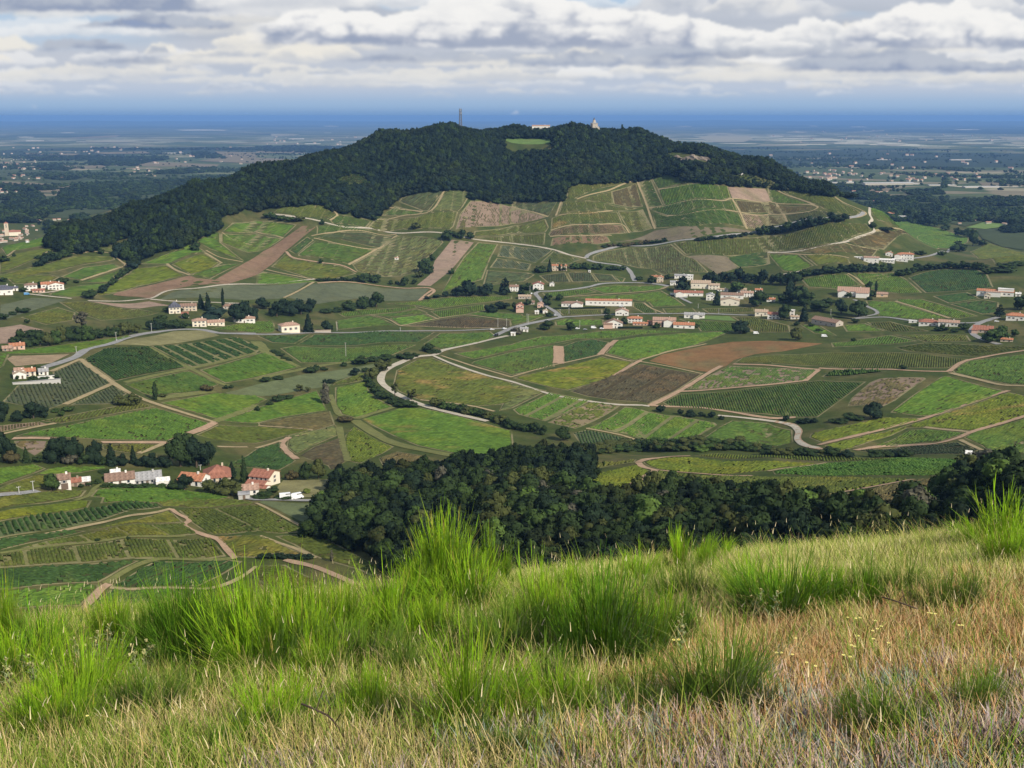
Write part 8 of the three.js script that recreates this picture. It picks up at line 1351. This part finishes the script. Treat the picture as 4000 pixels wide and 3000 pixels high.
flower('D1', 1185, 636, 'single bright yellow flower in the middle grass', 0); flower('C3', 1030, 937, 'single yellow flower standing on the skyline before the wood', 0, 0.42); for (const x of [1397, 1440]) flower('D2', x, 562, 'pale yellow flower on the weed beside the dull broom', 'two flowers beside the dull broom', 0.4);
// pale leafy weeds
const weedM = mat({ vertexColors: true, roughness: 1 });
const weedG = (() => { reseed(77); const A = newA(); for (let s = 0; s < 5; s++) { const a = rr(0, 6.28), L = rr(0.3, 0.42), ln = rr(0.05, 0.3), dx = Math.cos(a), dz = Math.sin(a); ribbon(A, 0, -0.02, 0, dx, dz, L, ln, 0, 0.004, [0.22, 0.26, 0.12], 3, 0.6); for (let k = 0; k < 12; k++) { const t = rr(0.2, 1), b = rr(0, 6.28); ribbon(A, Math.sin(ln) * dx * L * t, Math.cos(ln) * L * t, Math.sin(ln) * dz * L * t, Math.cos(b), Math.sin(b), rr(0.03, 0.07), rr(0.5, 1.2), 0.5, 0.006, [0.27, 0.31, 0.15], 2, 0.3); } for (let k = 0; k < 6; k++) { const b = rr(0, 6.28); ribbon(A, Math.sin(ln) * dx * L, Math.cos(ln) * L, Math.sin(ln) * dz * L, Math.cos(b), Math.sin(b), 0.03, rr(0.2, 0.9), 0, 0.008, [0.50, 0.46, 0.22], 1, 0.9); } } return made(A); })();
let weed0 = null;
function weed(tile, x, y, s, label, group) { const p = nearHit(...toPx(tile, x, y)); let o; if (weed0) o = copyOf(weed0, 'leafy_weed'); else { o = weed0 = thing('leafy_weed', 0, 0, 0, 0); part('leaves', weedG, weedM, o); } o.position.set(p.x, p.y, p.z); o.rotation.y = x; o.scale.setScalar(s); tag(o, label, 'weed', group); }
for (const [x, y] of [[860, 800], [950, 760], [1080, 830], [1370, 850], [1210, 960], [720, 880], [1330, 900]]) weed('D0', x, y, 0.95, 'pale woolly weed with small buds below the dark broom', 'pale weeds below the dark broom');
for (const [x, y] of [[330, 1040], [90, 1100], [230, 960], [200, 760]]) weed('D0', x, y, 0.9, 'pale woolly weed in the lower left grass', 'pale weeds in the lower left grass'); weed('D2', 1440, 760, 0.9, 'pale weed left of the dull open broom', 0); weed('D3', 25, 480, 0.85, 'pale weed under the broad dark broom mound', 0); weed('D2', 2110, 440, 0.85, 'pale weed at the left foot of the broad dark broom mound', 0);
// dead twigs
const twigM = mat({ color: new THREE.Color(0.075, 0.055, 0.042) });
function twig(tile, label, ...n) { const pts = []; for (let i = 0; i < n.length; i += 3) { const p = nearHit(...toPx(tile, n[i], n[i + 1]), n[i + 2]); pts.push(new THREE.Vector3(p.x, p.y + n[i + 2], p.z)); } const c = new THREE.CatmullRomCurve3(pts), o = thing('dead_twig', pts[0].x, pts[0].y, pts[0].z, 0, label, 'twig'), b = pts[0]; const g = new THREE.TubeGeometry(c, 20, 0.006, 6); g.translate(-b.x, -b.y, -b.z); part('stem', g, twigM, o); for (let k = 1; k < 4; k++) { const q = c.getPointAt(k / 4.5), e = new THREE.TubeGeometry(new THREE.LineCurve3(q, q.clone().add(new THREE.Vector3(rr(-0.1, 0.1), rr(0.05, 0.12), rr(-0.05, 0.05)))), 3, 0.003, 5); e.translate(-b.x, -b.y, -b.z); part('side_twig', e, twigM, o); } }
reseed(5); twig('D1', 'dark bent dead twig in the lower middle grass', 395, 1110, 0.36, 520, 1160, 0.33, 640, 1230, 0.25, 760, 1390, 0.08); twig('D3', 'dark dead twig among the grass at the right', 985, 182, 0.34, 1120, 225, 0.3, 1290, 285, 0.22);

// ---------- air ----------
scene.fog = new THREE.FogExp2(new THREE.Color(0.26, 0.51, 1.0), 4.0e-5);
renderer.render(scene, camera);
